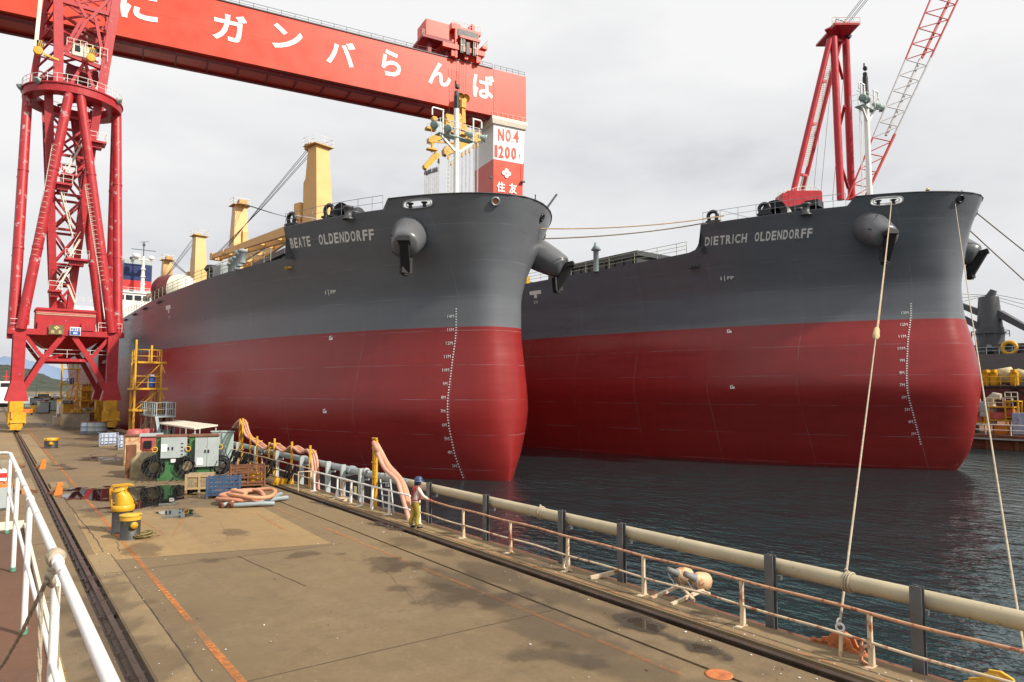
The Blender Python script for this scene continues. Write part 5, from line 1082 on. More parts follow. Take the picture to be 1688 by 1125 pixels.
for k, (px, lb, mt) in enumerate(((1686, 'blue steel cabinet at the right edge on the pier', blue_pale), (1655, 'orange machine box lying under the trestle', orange), (1600, 'dark green chest behind the pier railing near the bow', green))):
    q = hit(px, 717, 0, PX + 1.8 + k); s_ = thing('pier_cabinet', lb, 'cabinet', q); mb = MB(); hgt = (2.4, 1.1, 1.2)[k]; mb.box(q + Vector((0, 0, hgt / 2)), (1.0, 1.6, hgt), 0, .05); mb.build('casing', mt, s_); mb = MB(); mb.box(q + Vector((-.52, .1, hgt * .55)), (.04, 1.2, hgt * .7)); mb.bar(q + Vector((-.56, -.35, hgt * .4)), q + Vector((-.56, -.35, hgt * .6)), .05); mb.build('door', mt, s_)

# ================================================================== along the quay edge
mb = MB(); mb.lo(13.0, 13.34, -6, QE, -.33, -.09); mb.lo(12.985, 13.40, -6, QE, -.088, -.06); mb.lo(13.02, 13.36, -6, QE, -.38, -.345)
o = mb.build('steel_edge_beam', beam_rust); tag(o, 'brown rusted steel beam running along the quay edge below the railing', 'edge beam')
KY = [-1.85, .8, 3.45, 6.11, 8.73, 11.44, 14.16, 16.75, 19.35, 22.3, 24.7, 27.2, 29.8, 32.6]
qr = thing('quay_railing', 'rust-streaked cream pipe railing along the near quay edge', 'railing', (12.62, 10, .05))
def sag(y, z): return z + .012 * math.sin(y * 2.1) + .008 * math.sin(y * .9)
mb = MB(); mb.path([(12.62 + .01 * math.sin(y * .18), y * .25, sag(y * .25, .98)) for y in range(-8, 92)], .031, 10); mb.build('top_rail', rail_rust, qr)
mb = MB(); mb.path([(12.62, y * .25, sag(y * .25, .47)) for y in range(-8, 92)], .026, 10); mb.build('mid_rail', rail_paint, qr)
mb = MB(); mb.path([(12.62, y * .25, .98) for y in range(92, 131)], .036, 10); mb.path([(12.62, y * .25, .47) for y in range(92, 131)], .03, 10); mb.build('white_rail', MATS['railing_white'], qr, label='newer cream rails of the far stretch')
for i, y in enumerate(KY):
    mb = MB(); mb.bar((12.62, y, .05), (12.62, y, .98), .055, .075, upv=(0, 1, 0)); mb.bar((12.62, y - .05, .05), (12.62, y - .05, .42), .10, .02, .05, .02, upv=(0, 1, 0)); mb.box((12.55, y, .062), (.34, .12, .02))
    if i % 3 == 0: mb.path([(12.64, y + .07, .05), (12.64, y + .2, .12), (12.64, y + .14, .34), (12.64, y + .02, .42)], .035, 8)
    mb.build('post', rail_paint if y < 22 else MATS['railing_white'], qr)
for y in (26.2, 28.3):
    mb = MB(); mb.tube((12.62, y, .05), (12.62, y, .98), .05, n=10); mb.path([(12.66, y + .05, .5), (12.72, y + .28, .48), (12.74, y + .32, .3), (12.72, y + .3, .05)], .045, 8); mb.build('post', MATS['railing_white'], qr)
# far railing carrying cables
fr = thing('quay_railing', 'cluttered pale railing with cables hung on it beyond the corner post', 'railing', (12.75, 45, .05))
mb = MB()
for z in (.55, 1.02): mb.path([(12.75, 33.2 + k * 1.5, z + .02 * math.sin(k * 3)) for k in range(34)], .035, 8)
mb.path([(12.62, 32.6, 1.0), (11.9, 32.8, 1.0), (11.9, 32.8, .05)], .03, 8); mb.build('rail', rail_paint, fr)
for k in range(18): mb = MB(); mb.bar((12.75, 33.4 + k * 2.6, .05), (12.75, 33.4 + k * 2.6, 1.02), .07); mb.build('post', rail_paint, fr)
for k, (y, n_) in enumerate(((36, 5), (39.5, 7), (44, 9), (46.5, 9))):
    cb = thing('cable_bundle', ('thin', 'middling', 'thick', 'thickest')[k] + ' bundle of black cables draped over the far railing, ' + ('nearest the hose end', 'second from the hose end', 'third from the hose end', 'beside the electric boxes')[k], 'cables', (12.7, y, .6), 0, 'black cables hung on the far railing')
    mb = MB(); random.seed(k + 3)
    for j in range(n_):
        yy = y + random.uniform(-.8, .8); mb.path([(12.82, yy + .1, .4 + random.random() * .3), (12.76, yy, 1.05), (12.68, yy, .9), (12.62 - random.random() * .2, yy - .05, .45), (12.55 - random.random() * .3, yy + .15, .12), (12.5, yy + .5, .10)], .035, 6)
    mb.build('cable', rubber, cb)
# big pipe on steel columns
pp = thing('overhead_pipe', 'long khaki and grey pipe on steel columns just outside the quay railing', 'pipeline', (13.5, 10, -.3))
mb = MB()
for y0, y1 in ((-4, 11.0), (11.04, 24.6)): mb.tube((13.5, y0, 1.2), (13.5, y1, 1.2), .16, n=24)
mb.tube((13.5, 10.98, 1.2), (13.5, 11.06, 1.2), .172, n=24); mb.build('pipe', pipe_mat, pp)
mb = MB(); mb.tube((13.5, 24.7, 1.2), (13.5, 62, 1.2), .16, n=20)
for y in (30.2, 36.4, 42.6): mb.tube((13.5, y - .1, 1.2), (13.5, y + .1, 1.2), .22, n=20)
mb.build('pipe', grey_pt, pp, label='grey painted far length of pipe')
for px, py in ((1510, 978), (1268, 927), (1023, 876), (925, 856), (800, 829), (706, 810)):
    y = GX(px, py, 13.22).y; mb = MB(); mb.lo(13.18, 13.20, y - .10, y + .10, -.34, 1.47); mb.lo(13.30, 13.32, y - .10, y + .10, -.34, 1.47); mb.lo(13.2, 13.3, y - .012, y + .012, -.34, 1.46); mb.lo(13.32, 13.62, y - .05, y + .05, .90, .985); mb.build('column', MATS['column_steel'] if 'column_steel' in MATS else M('column_steel', (0.13, 0.135, 0.14), .45, .3, var=.2, rust=.12), pp)
for y in (28.6, 30.6, 32.4, 36, 40, 44, 48): mb = MB(); mb.bar((13.22, y, -.34), (13.22, y, 1.45), .22, .16, upv=(0, 1, 0)); mb.box((13.4, y, .95), (.4, .12, .08)); mb.build('column', pale_grey, pp)
for i, (px, py) in enumerate(((1404, 962), (893, 853))):
    y = GX(px, py, 13.5).y; mb = MB()
    for k in range(2 + (i == 0)): mb.torus((13.5, y + k * .05, 1.2), .18, .024, (0, 1, .05 * k), 22, 6)
    mb.path([(13.5, y + .05, 1.38), (13.55, y + .14, 1.42), (13.62, y + .18, 1.38), (13.7, y + .15, 1.2)], .025, 6)
    o = mb.build('rope_lashing', rope_m); tag(o, ('thick rope lashing wound round the pipe near the rope clamp', 'thin rope lashing wound round the pipe right of the worker')[i], 'rope lashing')
# floodlights on a bracket outside the railing
fl = thing('floodlight_bracket', 'cream bracket reaching out through the railing with two weathered floodlights', 'bracket', (12.7, 9.9, 0))
mb = MB(); y0 = GX(1125, 985, 13.0).y
for dy in (-.05, .55): mb.bar((12.55, y0 + dy, .06), (13.9, y0 + dy + .12, .14), .07)
mb.bar((13.1, y0 - .25, .10), (13.75, y0 + .7, .13), .06); mb.bar((13.75, y0 - .2, .12), (13.75, y0 + .8, .12), .06); mb.build('frame', rail_paint, fl)
for k, px in enumerate((1121, 1150)):
    q = GX(px, 962, 13.8); f = thing('floodlight', ('left of two rusted round floodlights on the bracket, tilted at the water', 'right of two rusted round floodlights on the bracket, tilted at the water')[k], 'floodlight', (13.7, q.y, .1), 0, 'rusted floodlights on the bracket')
    c = Vector((13.72, q.y, .40)); ax = Vector((.85, -.05, -.38)).normalized(); mb = MB(); mb.lathe([(.09, -.08), (.13, -.02), (.19, .10), (.225, .24), (.24, .34), (.22, .345), (0, .33)], c, 22, ax); mb.build('reflector', rusty_o if k == 2 else MATS['rusted_cream'] if 'rusted_cream' in MATS else M('rusted_cream', (.55, .38, .22), .6, var=.25, vs=3, rust=.5, rs=6, rc=(.4, .13, .04)), f)
    mb = MB(); mb.lathe([(0, -.40), (.07, -.39), (.08, -.12), (.11, -.05)], c, 16, ax); mb.build('lamp_housing', MATS['dull_grey_housing'] if 'dull_grey_housing' in MATS else M('dull_grey_housing', (.17, .175, .18), .6, var=.2, rust=.15), f)
    mb = MB(); mb.path([c + Vector((-.15, -.16, -.02)), c + Vector((-.1, -.15, -.2)), c + Vector((0, 0, -.27)), c + Vector((.1, .15, -.2)), c + Vector((.1, .2, 0))], .015, 6); mb.path([c - ax * .32, c - ax * .38 + Vector((0, 0, -.1)), c + Vector((-.2, -.1, -.26))], .012, 6); mb.build('yoke', grey_st, f)
# stray brackets and the orange clamp that takes the rope
mb = MB(); y = GX(985, 955, 12.8).y; mb.bar((12.55, y, .08), (13.3, y - .25, .18), .08, .10); o = mb.build('angle_bracket', rail_paint); tag(o, 'cream angle iron lying across the edge between two columns', 'angle iron')
q = GX(1385, 1040, 13.15)
cl = thing('rope_clamp', 'orange cast clamp on the edge beam holding the mooring rope of the right ship', 'clamp', (13.15, q.y, -.06))
mb = MB(); s_ = [(-.42, 0), (-.42, .1), (-.28, .16), (-.22, .3), (-.05, .36), (.12, .34), (.22, .2), (.42, .14), (.44, .0)]
mb.prism([(13.04, q.y + a, -.05 + h_) for a, h_ in s_], (.05, 0, 0)); mb.prism([(13.22, q.y + a, -.05 + h_) for a, h_ in s_], (.05, 0, 0)); mb.tube((13.0, q.y - .1, .16), (13.32, q.y - .1, .16), .05); mb.box((13.15, q.y, -.02), (.34, .95, .05)); mb.box((13.0, q.y + .4, .05), (.1, .2, .12)); mb.build('body', rusty_o, cl)
mb = MB(); mb.torus((13.15, q.y + .0, .40), .07, .022, (1, .3, 0), 14, 6); mb.torus((13.15, q.y + .02, .50), .06, .02, (0, 1, 0), 14, 6); mb.build('shackle', white, cl)
for dy in (-.25, -.62): mb = MB(); mb.bar((12.66, q.y + dy, .05), (12.7, q.y + dy, .44), .05); mb.build('stub_post', rail_paint, cl)
q2 = GX(1640, 1110, 13.2)
yc = thing('rope_clamp', 'yellow cast clamp at the lower right corner on the edge beam', 'clamp', (13.2, q2.y, -.06))
mb = MB(); mb.prism([(13.06, q2.y + a, -.05 + h_ * 1.15) for a, h_ in s_], (.06, 0, 0)); mb.prism([(13.28, q2.y + a, -.05 + h_ * 1.15) for a, h_ in s_], (.06, 0, 0)); mb.tube((12.98, q2.y + .05, .2), (13.4, q2.y + .05, .2), .07); mb.box((13.2, q2.y, -.02), (.42, 1.0, .06)); mb.lathe([(0, -.1), (.1, -.1), (.1, .1), (0, .1)], (13.45, q2.y - .55, .35), 14, (0, 1, 0)); mb.build('body', yellow_w, yc)
mb = MB(); q = G(1185, 1113); mb.lathe([(0, .0), (.24, 0), (.24, .012), (.2, .018), (0, .018)], (q.x, q.y, .001), 28)
for k in range(5): mb.bar((q.x - .15, q.y - .12 + k * .06, .02), (q.x + .15, q.y - .12 + k * .06, .02), .012, .006)
o = mb.build('manhole_cover', rusty_o); tag(o, 'small round orange-rusted cover in the paving at the bottom', 'manhole cover')
mb = MB(); y = GX(1655, 1122, 12.7).y; mb.box((12.6, GX(1600, 1115, 12.6).y, .075), (.5, .5, .05), .3); o = mb.build('timber_board', wood); tag(o, 'short pale board lying on the kerb at the lower right', 'board')

# hoses over yellow stands
def hoses(root, pts, n, r, mats, X, dx=.17):
    for j in range(n):
        mb = MB(); P_ = [GX(x, y, X) for x, y in pts]; Q_ = []
        for k in range(len(P_) - 1):
            p0, p1, p2, p3 = P_[max(0, k - 1)], P_[k], P_[k + 1], P_[min(len(P_) - 1, k + 2)]
            for s_ in range(6):
                t = s_ / 6; Q_.append(.5 * ((2 * p1) + (p2 - p0) * t + (2 * p0 - 5 * p1 + 4 * p2 - p3) * t * t + (3 * p1 - p0 - 3 * p2 + p3) * t ** 3))
        Q_.append(P_[-1]); mb.path([v + Vector((dx * j, .10 * j, .03 * math.sin(i * .5 + j * 2))) for i, v in enumerate(Q_)], r, 10); mb.build('hose', mats[j % len(mats)], root)
hA = thing('hose_run', 'three pinkish hoses draped in waves over yellow posts along the far railing', 'hoses', (13, 40, 0))
c3 = lambda x, y: (200 + x / 3.75, 560 + y / 3.75)
hoses(hA, [c3(*p) for p in ((692, 545), (735, 503), (768, 590), (815, 628), (888, 676), (928, 648), (1000, 690), (1050, 665), (1108, 696), (1155, 690), (1180, 770), (1188, 935))], 3, .07, (salmon_p, salmon, salmon_p), 12.9)
mb = MB(); mb.path([GX(*c3(692, 545), 12.9), GX(*c3(680, 570), 12.9), GX(*c3(690, 610), 12.9)], .1, 8); mb.build('coupling', black, hA)
hp = [(735, 490, 680), (800, 585, 700), (840, 598, 720), (948, 612, 730), (1055, 632, 740), (1168, 655, 760), (915, 635, 700), (752, 487, 640)]
for k, (x, y0, y1) in enumerate(hp):
    mb = MB(); a = GX(*c3(x, y0), 12.82); b_ = GX(*c3(x, y1), 12.82); mb.bar((a.x, a.y, .05), a, .10, .08); mb.bar(a - Vector((0, .0, .3)), a + Vector((.35, .1, -.3)), .05); mb.build('stand_post', yellow, hA)
hB = thing('hose_stand', 'tall yellow post with two salmon hoses looping down to the railing by the worker', 'hose stand', (13, 25, 0))
c8 = lambda x, y: (500 + x / 4.687, 680 + y / 4.687)
hoses(hB, [c8(*p) for p in ((560, 300), (545, 232), (580, 300), (640, 400), (700, 480), (755, 540), (790, 640), (815, 760), (850, 880))], 2, .10, (salmon, salmon_p), 12.85, .12)
hoses(hB, [c8(*p) for p in ((575, 320), (620, 420), (700, 500), (740, 570), (780, 700), (825, 870))], 1, .085, (salmon_p,), 12.7)
for x in (548, 566): mb = MB(); a = GX(*c8(x, 215), 12.95); mb.bar((a.x, a.y, -.3), a, .10, .10); mb.build('stand_post', yellow, hB)
a = GX(*c8(548, 215), 12.95); mb = MB()
for z in (1.3, 1.9, 2.5, 2.9): mb.bar((a.x - .03, a.y + .08, z), (a.x - .03, a.y - .3, z), .09, .07)
mb.build('cross_bar', yellow, hB)
ld = thing('ladder', 'short galvanised ladder hooked on the quay edge behind the railing', 'ladder', (12.9, 24.5, -.4))
mb = MB(); a, b_ = GX(*c8(595, 520), 13.05), GX(*c8(672, 520), 13.05); a2, b2 = GX(*c8(628, 810), 12.85), GX(*c8(705, 830), 12.85)
mb.bar(a, a2, .05); mb.bar(b_, b2, .05); mb.build('stile', pale_grey, ld); mb = MB()
for k in range(6): t = (k + .5) / 6; mb.bar(a.lerp(a2, t), b_.lerp(b2, t), .04)
mb.build('rung', pale_grey, ld)
vv = thing('valve_set', 'grey pipe valves with red handwheel on the pipe behind the hose stand', 'valves', (13.5, 27, 1.2))
mb = MB(); q = GX(*c8(510, 462), 13.4); mb.tube(q, q + Vector((.1, 1.2, -.05)), .06); mb.lathe([(.1, -.1), (.16, -.05), (.16, .05), (.1, .1)], q + Vector((0, .3, 0)), 14, (0, 1, 0)); q2 = GX(*c8(650, 500), 13.5); mb.lathe([(.0, -.12), (.18, -.1), (.2, 0), (.18, .1), (0, .12)], q2, 14, (1, 0, 0)); mb.tube(q2, q2 - Vector((0, 0, .4)), .08); mb.lathe([(.0, -.12), (.16, -.1), (.18, 0), (.16, .1), (0, .12)], q2 + Vector((0, .5, -.05)), 14, (1, 0, 0)); mb.build('valve', pale_grey, vv)
mb = MB(); q = GX(*c8(470, 460), 13.4); mb.torus(q, .14, .03, (0, 1, .2), 14, 6); mb.bar(q - Vector((.13, 0, 0)), q + Vector((.13, 0, 0)), .03); mb.build('handwheel', pinkred, vv)
mb = MB(); q = GX(*c8(400, 600), 12.68); mb.box(q, (.02, .22, .3)); o = mb.build('notice_plate', M('notice_yellow', (.6, .55, .25), .5)); tag(o, 'small yellowish notice plate wired to the white railing', 'notice')
ub = thing('pipe_hoop', 'orange-rusted bent pipe hoop standing by the white railing posts', 'pipe hoop', (12.7, 28.5, .05)); mb = MB(); y = GX(*c8(305, 620), 12.7).y
mb.path([(12.7, y, .05), (12.7, y, .8), (12.7, y - .1, .92), (12.7, y - .5, .92)], .04, 8); mb.build('hoop', rail_rust, ub)
mb = MB(); mb.box((12.7, y - .2, .1), (.5, .9, .08)); mb.build('foot_plate', rail_paint, ub)

# ================================================================== equipment on the quay
def panel_box(root, c, d, rz, body, top=None, door=None, name='casing'):
    rm = Matrix.Rotation(rz, 3, 'Z'); c = Vector(c)
    mb = MB(); mb.box(c + Vector((0, 0, d[2] / 2)), d, rz, .03); r_ = mb.build(name, body, root)
    if top: mb = MB(); mb.box(c + Vector((0, 0, d[2] + .03)), (d[0] + .12, d[1] + .12, .06), rz); mb.build('lid', top, root)
    if door: mb = MB(); mb.box(c + rm @ Vector((0, -d[1] / 2 - .02, d[2] * .52)), (d[0] * .92, .035, d[2] * .86), rz, .01); dr = mb.build('door', door, root); return dr
    return r_
def coil(mb, c, R_, r, n, axis, rnd=.05, seed=1):
    random.seed(seed)
    for k in range(n): mb.torus(Vector(c) + Vector((random.uniform(-rnd, rnd), random.uniform(-rnd, rnd), random.uniform(-rnd, rnd))), R_ * random.uniform(.8, 1.08), r, Vector(axis) + Vector((random.uniform(-.25, .25), random.uniform(-.25, .25), random.uniform(-.25, .25))), 20, 5)
RZC = R(-12)
for k, (px, py, lb) in enumerate(((283, 792, 'green welding power cabinet with wide grey door and black cable coils'), (337, 790, 'green welding power cabinet with tall two-leaf grey door and rusty lid'))):
    g = G(px, py); root = thing('power_cabinet', lb, 'power cabinet', g, 0, 'green welding power cabinets')
    dpt = 1.5; c = g + Vector((0.1, dpt / 2, 0))
    mb = MB(); mb.box(c + Vector((0, 0, .62)), (1.15, dpt, 1.1), RZC, .05); mb.box(c + Vector((0, 0, .07)), (1.3, dpt, .12), RZC); mb.build('base_tank', green, root)
    mb = MB(); mb.box(c + Vector((0, .1, 1.75)), (1.5, dpt + .1, 1.2), RZC, .03); up_ = mb.build('cabinet', green, root)
    mb = MB(); mb.box(c + Vector((0, .1, 2.38)), (1.6, dpt + .25, .06), RZC); mb.build('lid', rusty, root)
    rm = Matrix.Rotation(RZC, 3, 'Z'); mb = MB()
    if k == 0: mb.box(c + rm @ Vector((.12, -dpt / 2 - .12, 1.78)), (1.3, .16, 1.12), RZC, .01)
    else: mb.box(c + rm @ Vector((-.17, -dpt / 2 - .12, 1.5)), (.6, .16, 1.6), RZC, .01); mb.box(c + rm @ Vector((.44, -dpt / 2 - .12, 1.5)), (.6, .16, 1.6), RZC, .01)
    dr = mb.build('door', pale_grey, root); mb = MB()
    for x in ((-.15, .05), (.05, .22))[k]: mb.box(c + rm @ Vector((x, -dpt / 2 - .22, 1.75 if k == 0 else 1.55)), (.07, .04, .16), RZC)
    for j in range(4):
        if k == 0: mb.box(c + rm @ Vector((.52, -dpt / 2 - .21, 1.4 + .2 * j)), (.1, .02, .06), RZC)
    mb.build('latch', black, dr); mb = MB(); mb.box(c + rm @ Vector((-.36 if k == 0 else -.22, -dpt / 2 - .21, 1.78 if k == 0 else 1.0)), (.3, .02, .38), RZC); mb.build('notice', letter_bw, dr)
    for j, (dx, dz, R_) in enumerate(((-.85, .75, .48), (.85, .72, .45))):
        mb = MB(); coil(mb, c + rm @ Vector((dx, -dpt / 2 + .1, dz)), R_, .022, 22, (.35, 1, .1), .13, j + k * 3); [mb.path([c + rm @ Vector((dx + .1 * t, -dpt / 2, 1.5 + .1 * t)), c + rm @ Vector((dx + .2 * t, -dpt / 2 - .25, .9)), c + rm @ Vector((dx - .3 + .25 * t, -dpt / 2 - .3, .25)), c + rm @ Vector((dx - .5 + .35 * t, -dpt / 2 - .55, .03))], .02, 5) for t in range(-1, 3)]; mb.build('cable_coil', rubber, root)
    mb = MB(); mb.torus(c + rm @ Vector((-.82, -dpt / 2 - .05, 1.7)), .13, .03, (.2, 1, 0), 12, 6); mb.torus(c + rm @ Vector((.82, -dpt / 2 + .1, 1.75)), .13, .03, (.2, 1, 0), 12, 6); mb.build('plug_ring', yellow, root)
    mb = MB(); mb.box(c + rm @ Vector((.1, -dpt / 2 - .08, 1.08)), (.24, .1, .22), RZC); mb.build('socket', white, root)
g = G(240, 787); o = thing('tarped_block', 'squat lump under dirty tan tarpaulin left of the green cabinets', 'tarpaulin heap', g)
mb = MB(); random.seed(5); prof = [(1.0, 0), (1.0, .5), (.92, 1.0), (.75, 1.28), (.3, 1.34), (0, 1.35)]; n = 22
vs = [g + Vector((.1, .8, 0)) + Vector((r_ * math.copysign(abs(math.cos(a)) ** .6, math.cos(a)) * (1 + random.uniform(-.07, .07)), 1.1 * r_ * math.copysign(abs(math.sin(a)) ** .6, math.sin(a)) * (1 + random.uniform(-.07, .07)), h_)) for r_, h_ in prof for a in [2 * math.pi * i / n for i in range(n)]]
mb.add(vs, [(k * n + i, k * n + (i + 1) % n, k * n + n + (i + 1) % n, k * n + n + i) for k in range(5) for i in range(n)], True); mb.build('tarpaulin', M('dirty_tan_cloth', (.30, .24, .14), .85, var=.3, vs=2, rust=.2, rs=2), o)
mb = MB(); mb.box(g + Vector((-.75, .2, .9)), (.5, .2, 1.9), 0); mb.build('end_board', rusty, o)
g2 = g + Vector((.25, 1.0, 1.36)); o = thing('compressor', 'faded red compressor box sitting on the tarpaulin heap', 'compressor', g2)
mb = MB(); mb.box(g2 + Vector((.2, .3, .45)), (1.1, 1.3, .85), RZC, .08); mb.build('casing', pinkred, o); mb = MB(); mb.box(g2 + Vector((.2, .3, .95)), (1.2, 1.4, .12), RZC); mb.build('lid', pale_grey, o); mb = MB(); mb.box(g2 + Vector((-.1, -.38, .45)), (.4, .06, .4), RZC); mb.build('vent_grille', black, o)
g = G(237, 770) + Vector((0, 2, 0)); o = thing('orange_cabinet', 'rust-orange cabinet standing behind the tarpaulin heap', 'cabinet', g); panel_box(o, g, (1.7, 1.6, 1.9), RZC, MATS['tan_steel'] if 'tan_steel' in MATS else M('tan_steel', (.34, .19, .09), .6, var=.2, rust=.3, rs=3), rusty, MATS['rusted_cream'])
o = thing('barrier_frame', 'cream pipe barrier standing left of the tarpaulin heap', 'barrier', G(222, 765)); mb = MB(); q = G(222, 765); railing(mb, [q, q + Vector((.9, .4, 0))], 1.4, 1, .05); mb.build('frame', rail_paint, o)
# crate, stillages, hose heap
g = G(338, 812); o = thing('wooden_crate', 'weathered wooden crate on skids in front of the tall green cabinet', 'crate', g); mb = MB(); c = g + Vector((-.05, .7, 0))
mb.box(c + Vector((0, 0, .48)), (1.2, 1.1, .72), R(-20), .02); bx = mb.build('box', wood, o)
rm = Matrix.Rotation(R(-20), 3, 'Z'); mb = MB()
for x in (-.58, 0, .58): mb.box(c + rm @ Vector((x, -.57, .5)), (.1, .04, .78), R(-20)); mb.box(c + rm @ Vector((x, 0, .06)), (.1, 1.1, .12), R(-20))
for z in (.2, .78): mb.box(c + rm @ Vector((0, -.575, z)), (1.2, .03, .09), R(-20))
mb.build('batten', M('pale_batten', (.42, .30, .15), .8, var=.2), o)
def stillage(px, py, lb, mt, sz, rz, extra=None):
    g = G(px, py); o = thing('stillage', lb, 'stillage', g, 0, 'steel stillage cages on the quay'); rm = Matrix.Rotation(rz, 3, 'Z')
    def T(x, y, z): return g + rm @ Vector((x, y + sz[1] / 2, z))
    mb = MB(); hx, hy = sz[0] / 2, sz[1] / 2
    mb.box(T(0, 0, .18), (sz[0], sz[1], .08), rz)
    for x in (-hx, hx):
        for y in (-hy, hy): mb.bar(T(x, y, 0), T(x, y, sz[2]), .08)
    mb.build('base', mt, o)
    for y in (-hy, hy):
        mb = MB()
        for k in range(4): z = .32 + (sz[2] - .4) * k / 3; mb.bar(T(-hx, y, z), T(hx, y, z), .045, .09)
        for x in (-.33 * sz[0], 0, .33 * sz[0]): mb.bar(T(x, y, .2), T(x, y, sz[2]), .05)
        mb.build('side_panel', mt, o)
    for x in (-hx, hx):
        mb = MB()
        for k in range(3): z = .35 + (sz[2] - .45) * k / 2; mb.bar(T(x, -hy, z), T(x, hy, z), .045, .08)
        mb.build('end_panel', mt, o)
    return T
T = stillage(367, 822, 'blue slatted steel stillage beside the hose heap', blue, (1.35, 1.0, .95), R(-18))
T = stillage(408, 806, 'rust-brown steel stillage behind the hose heap', rusty, (1.6, 1.1, 1.15), R(-14))
o = thing('yellow_box', 'small yellow steel box inside the brown stillage', 'box', T(.35, 0, .25)); mb = MB(); mb.box(T(.35, -.1, .55), (.55, .6, .5), .1, .04); mb.build('casing', yellow, o); mb = MB(); mb.torus(T(.35, -.1, .84), .12, .02, (1, 0, 0), 10, 5); mb.build('handle', black, o)
o = thing('rusty_scrap', 'heap of rusty steel offcuts inside the blue and brown stillages', 'scrap', T(-.4, 0, .25)); mb = MB(); random.seed(12)
for k in range(16): mb.bar(T(random.uniform(-.75, .1), random.uniform(-.4, .4), .3 + random.random() * .5), T(random.uniform(-.75, .2), random.uniform(-.4, .4), .3 + random.random() * .5), random.uniform(.03, .1))
mb.build('offcut', rusty, o)
g = G(413, 834); hoz = [('thick salmon hose looped on top of the hose heap', salmon, .085), ('second salmon hose crossing the hose heap', M('tan_hose', (.55, .27, .14), .6, var=.15), .085)]
for k, (lb, mt, r_) in enumerate(hoz):
    o = thing('hose', lb, 'hose', g, 0, 'hoses heaped beside the stillages'); mb = MB(); P_ = []
    for i in range(34 if k == 0 else 24):
        a = 2 * math.pi * i / 22 + k * 2.2; rr = (1.0 - .12 * (i // 22)) * (1 + .06 * math.sin(3 * a)); P_.append(g + Vector((-.1 + .35 * k + rr * .95 * math.cos(a), .9 - .35 * k + rr * 1.15 * math.sin(a), .26 + .17 * k + .13 * (i // 22) + .05 * math.sin(2 * a + k))))
    P_.append(P_[-1] + Vector((.4, -.7, -.1))); P_.append(P_[-1] + Vector((-.3, -.3, -.12))); mb.path(P_, r_, 10); mb.build('tube', mt, o)
    mb = MB(); mb.tube(P_[-1], P_[-1] + (P_[-1] - P_[-2]).normalized() * .16, .12, n=14); mb.build('flange', rusty, o)
for k, (dx, dy, a, lb) in enumerate(((-1.15, .1, 30, 'grey suction hose length at the left of the hose heap'), (-.7, -.15, -35, 'grey suction hose length at the front left of the hose heap'), (.1, -.25, 20, 'long grey suction hose at the front of the hose heap'), (.9, .2, 60, 'grey suction hose at the right end of the hose heap'))):
    o = thing('suction_hose', lb, 'hose', g + Vector((dx, dy, 0)), 0, 'grey suction hoses under the hose heap'); mb = MB(); d = Vector((math.cos(R(a)), math.sin(R(a)), 0)); q = g + Vector((dx, dy, .11)); mb.path([q, q + d * .5 + Vector((0, 0, .03)), q + d * 1.0 + Vector((.1, .1, .05)), q + d * 1.5 + Vector((.25, .3, .0))], .095, 10); mb.build('tube', grey_pt, o)
    mb = MB(); mb.lathe([(.07, -.06), (.14, -.06), (.14, 0), (.07, 0)], q, 16, d); mb.build('flange', rusty, o)
# yellow rail stop, IBC tanks, drums
mb = MB(); q = G(462, 800); mb.bar(q + Vector((-.3, 0, .0)), q + Vector((-.1, 0, .38)), .3, .3); mb.box(q + Vector((.1, 0, .16)), (.5, .36, .3), .2, .04); mb.bar(q + Vector((.3, 0, .1)), q + Vector((.65, -.2, .1)), .2, .14); o = mb.build('rail_stop', yellow); tag(o, 'yellow rail stop bracket on the kerb beside the far white railing', 'rail stop')
for k, (px, py, lb, mt, h_) in enumerate(((68, 773, 'orange rail stop right of the left rail, the farther one', orange, .55), (93, 816, 'orange rail stop right of the left rail, beside the nearer puddle', orange, .55), (28, 772, 'orange rail stop left of the left rail, the farther one', rusty_o, .5), (45, 814, 'orange rail stop left of the left rail, seen through the white railing', orange, .5))):
    q = G(px, py); r_ = thing('rail_stop', lb, 'rail stop', q, 0, 'orange rail stops beside the left crane rail'); s_ = 1 if k < 2 else -1; mb = MB()
    mb.prism([q + Vector((s_ * .22, -.18, 0)), q + Vector((s_ * .24, -.18, h_)), q + Vector((s_ * .02, -.18, h_)), q + Vector((-s_ * .12, -.18, 0))], (0, .4, 0)); mb.build('block', mt, r_)
    mb = MB(); mb.bar(q + Vector((-s_ * .36, .1, .05)), q + Vector((-s_ * .0, .0, .2)), .09, .09); mb.torus(q + Vector((-s_ * .36, .1, .06)), .06, .02, (0, 1, 0), 10, 6); mb.build('stop_arm', rusty, r_)
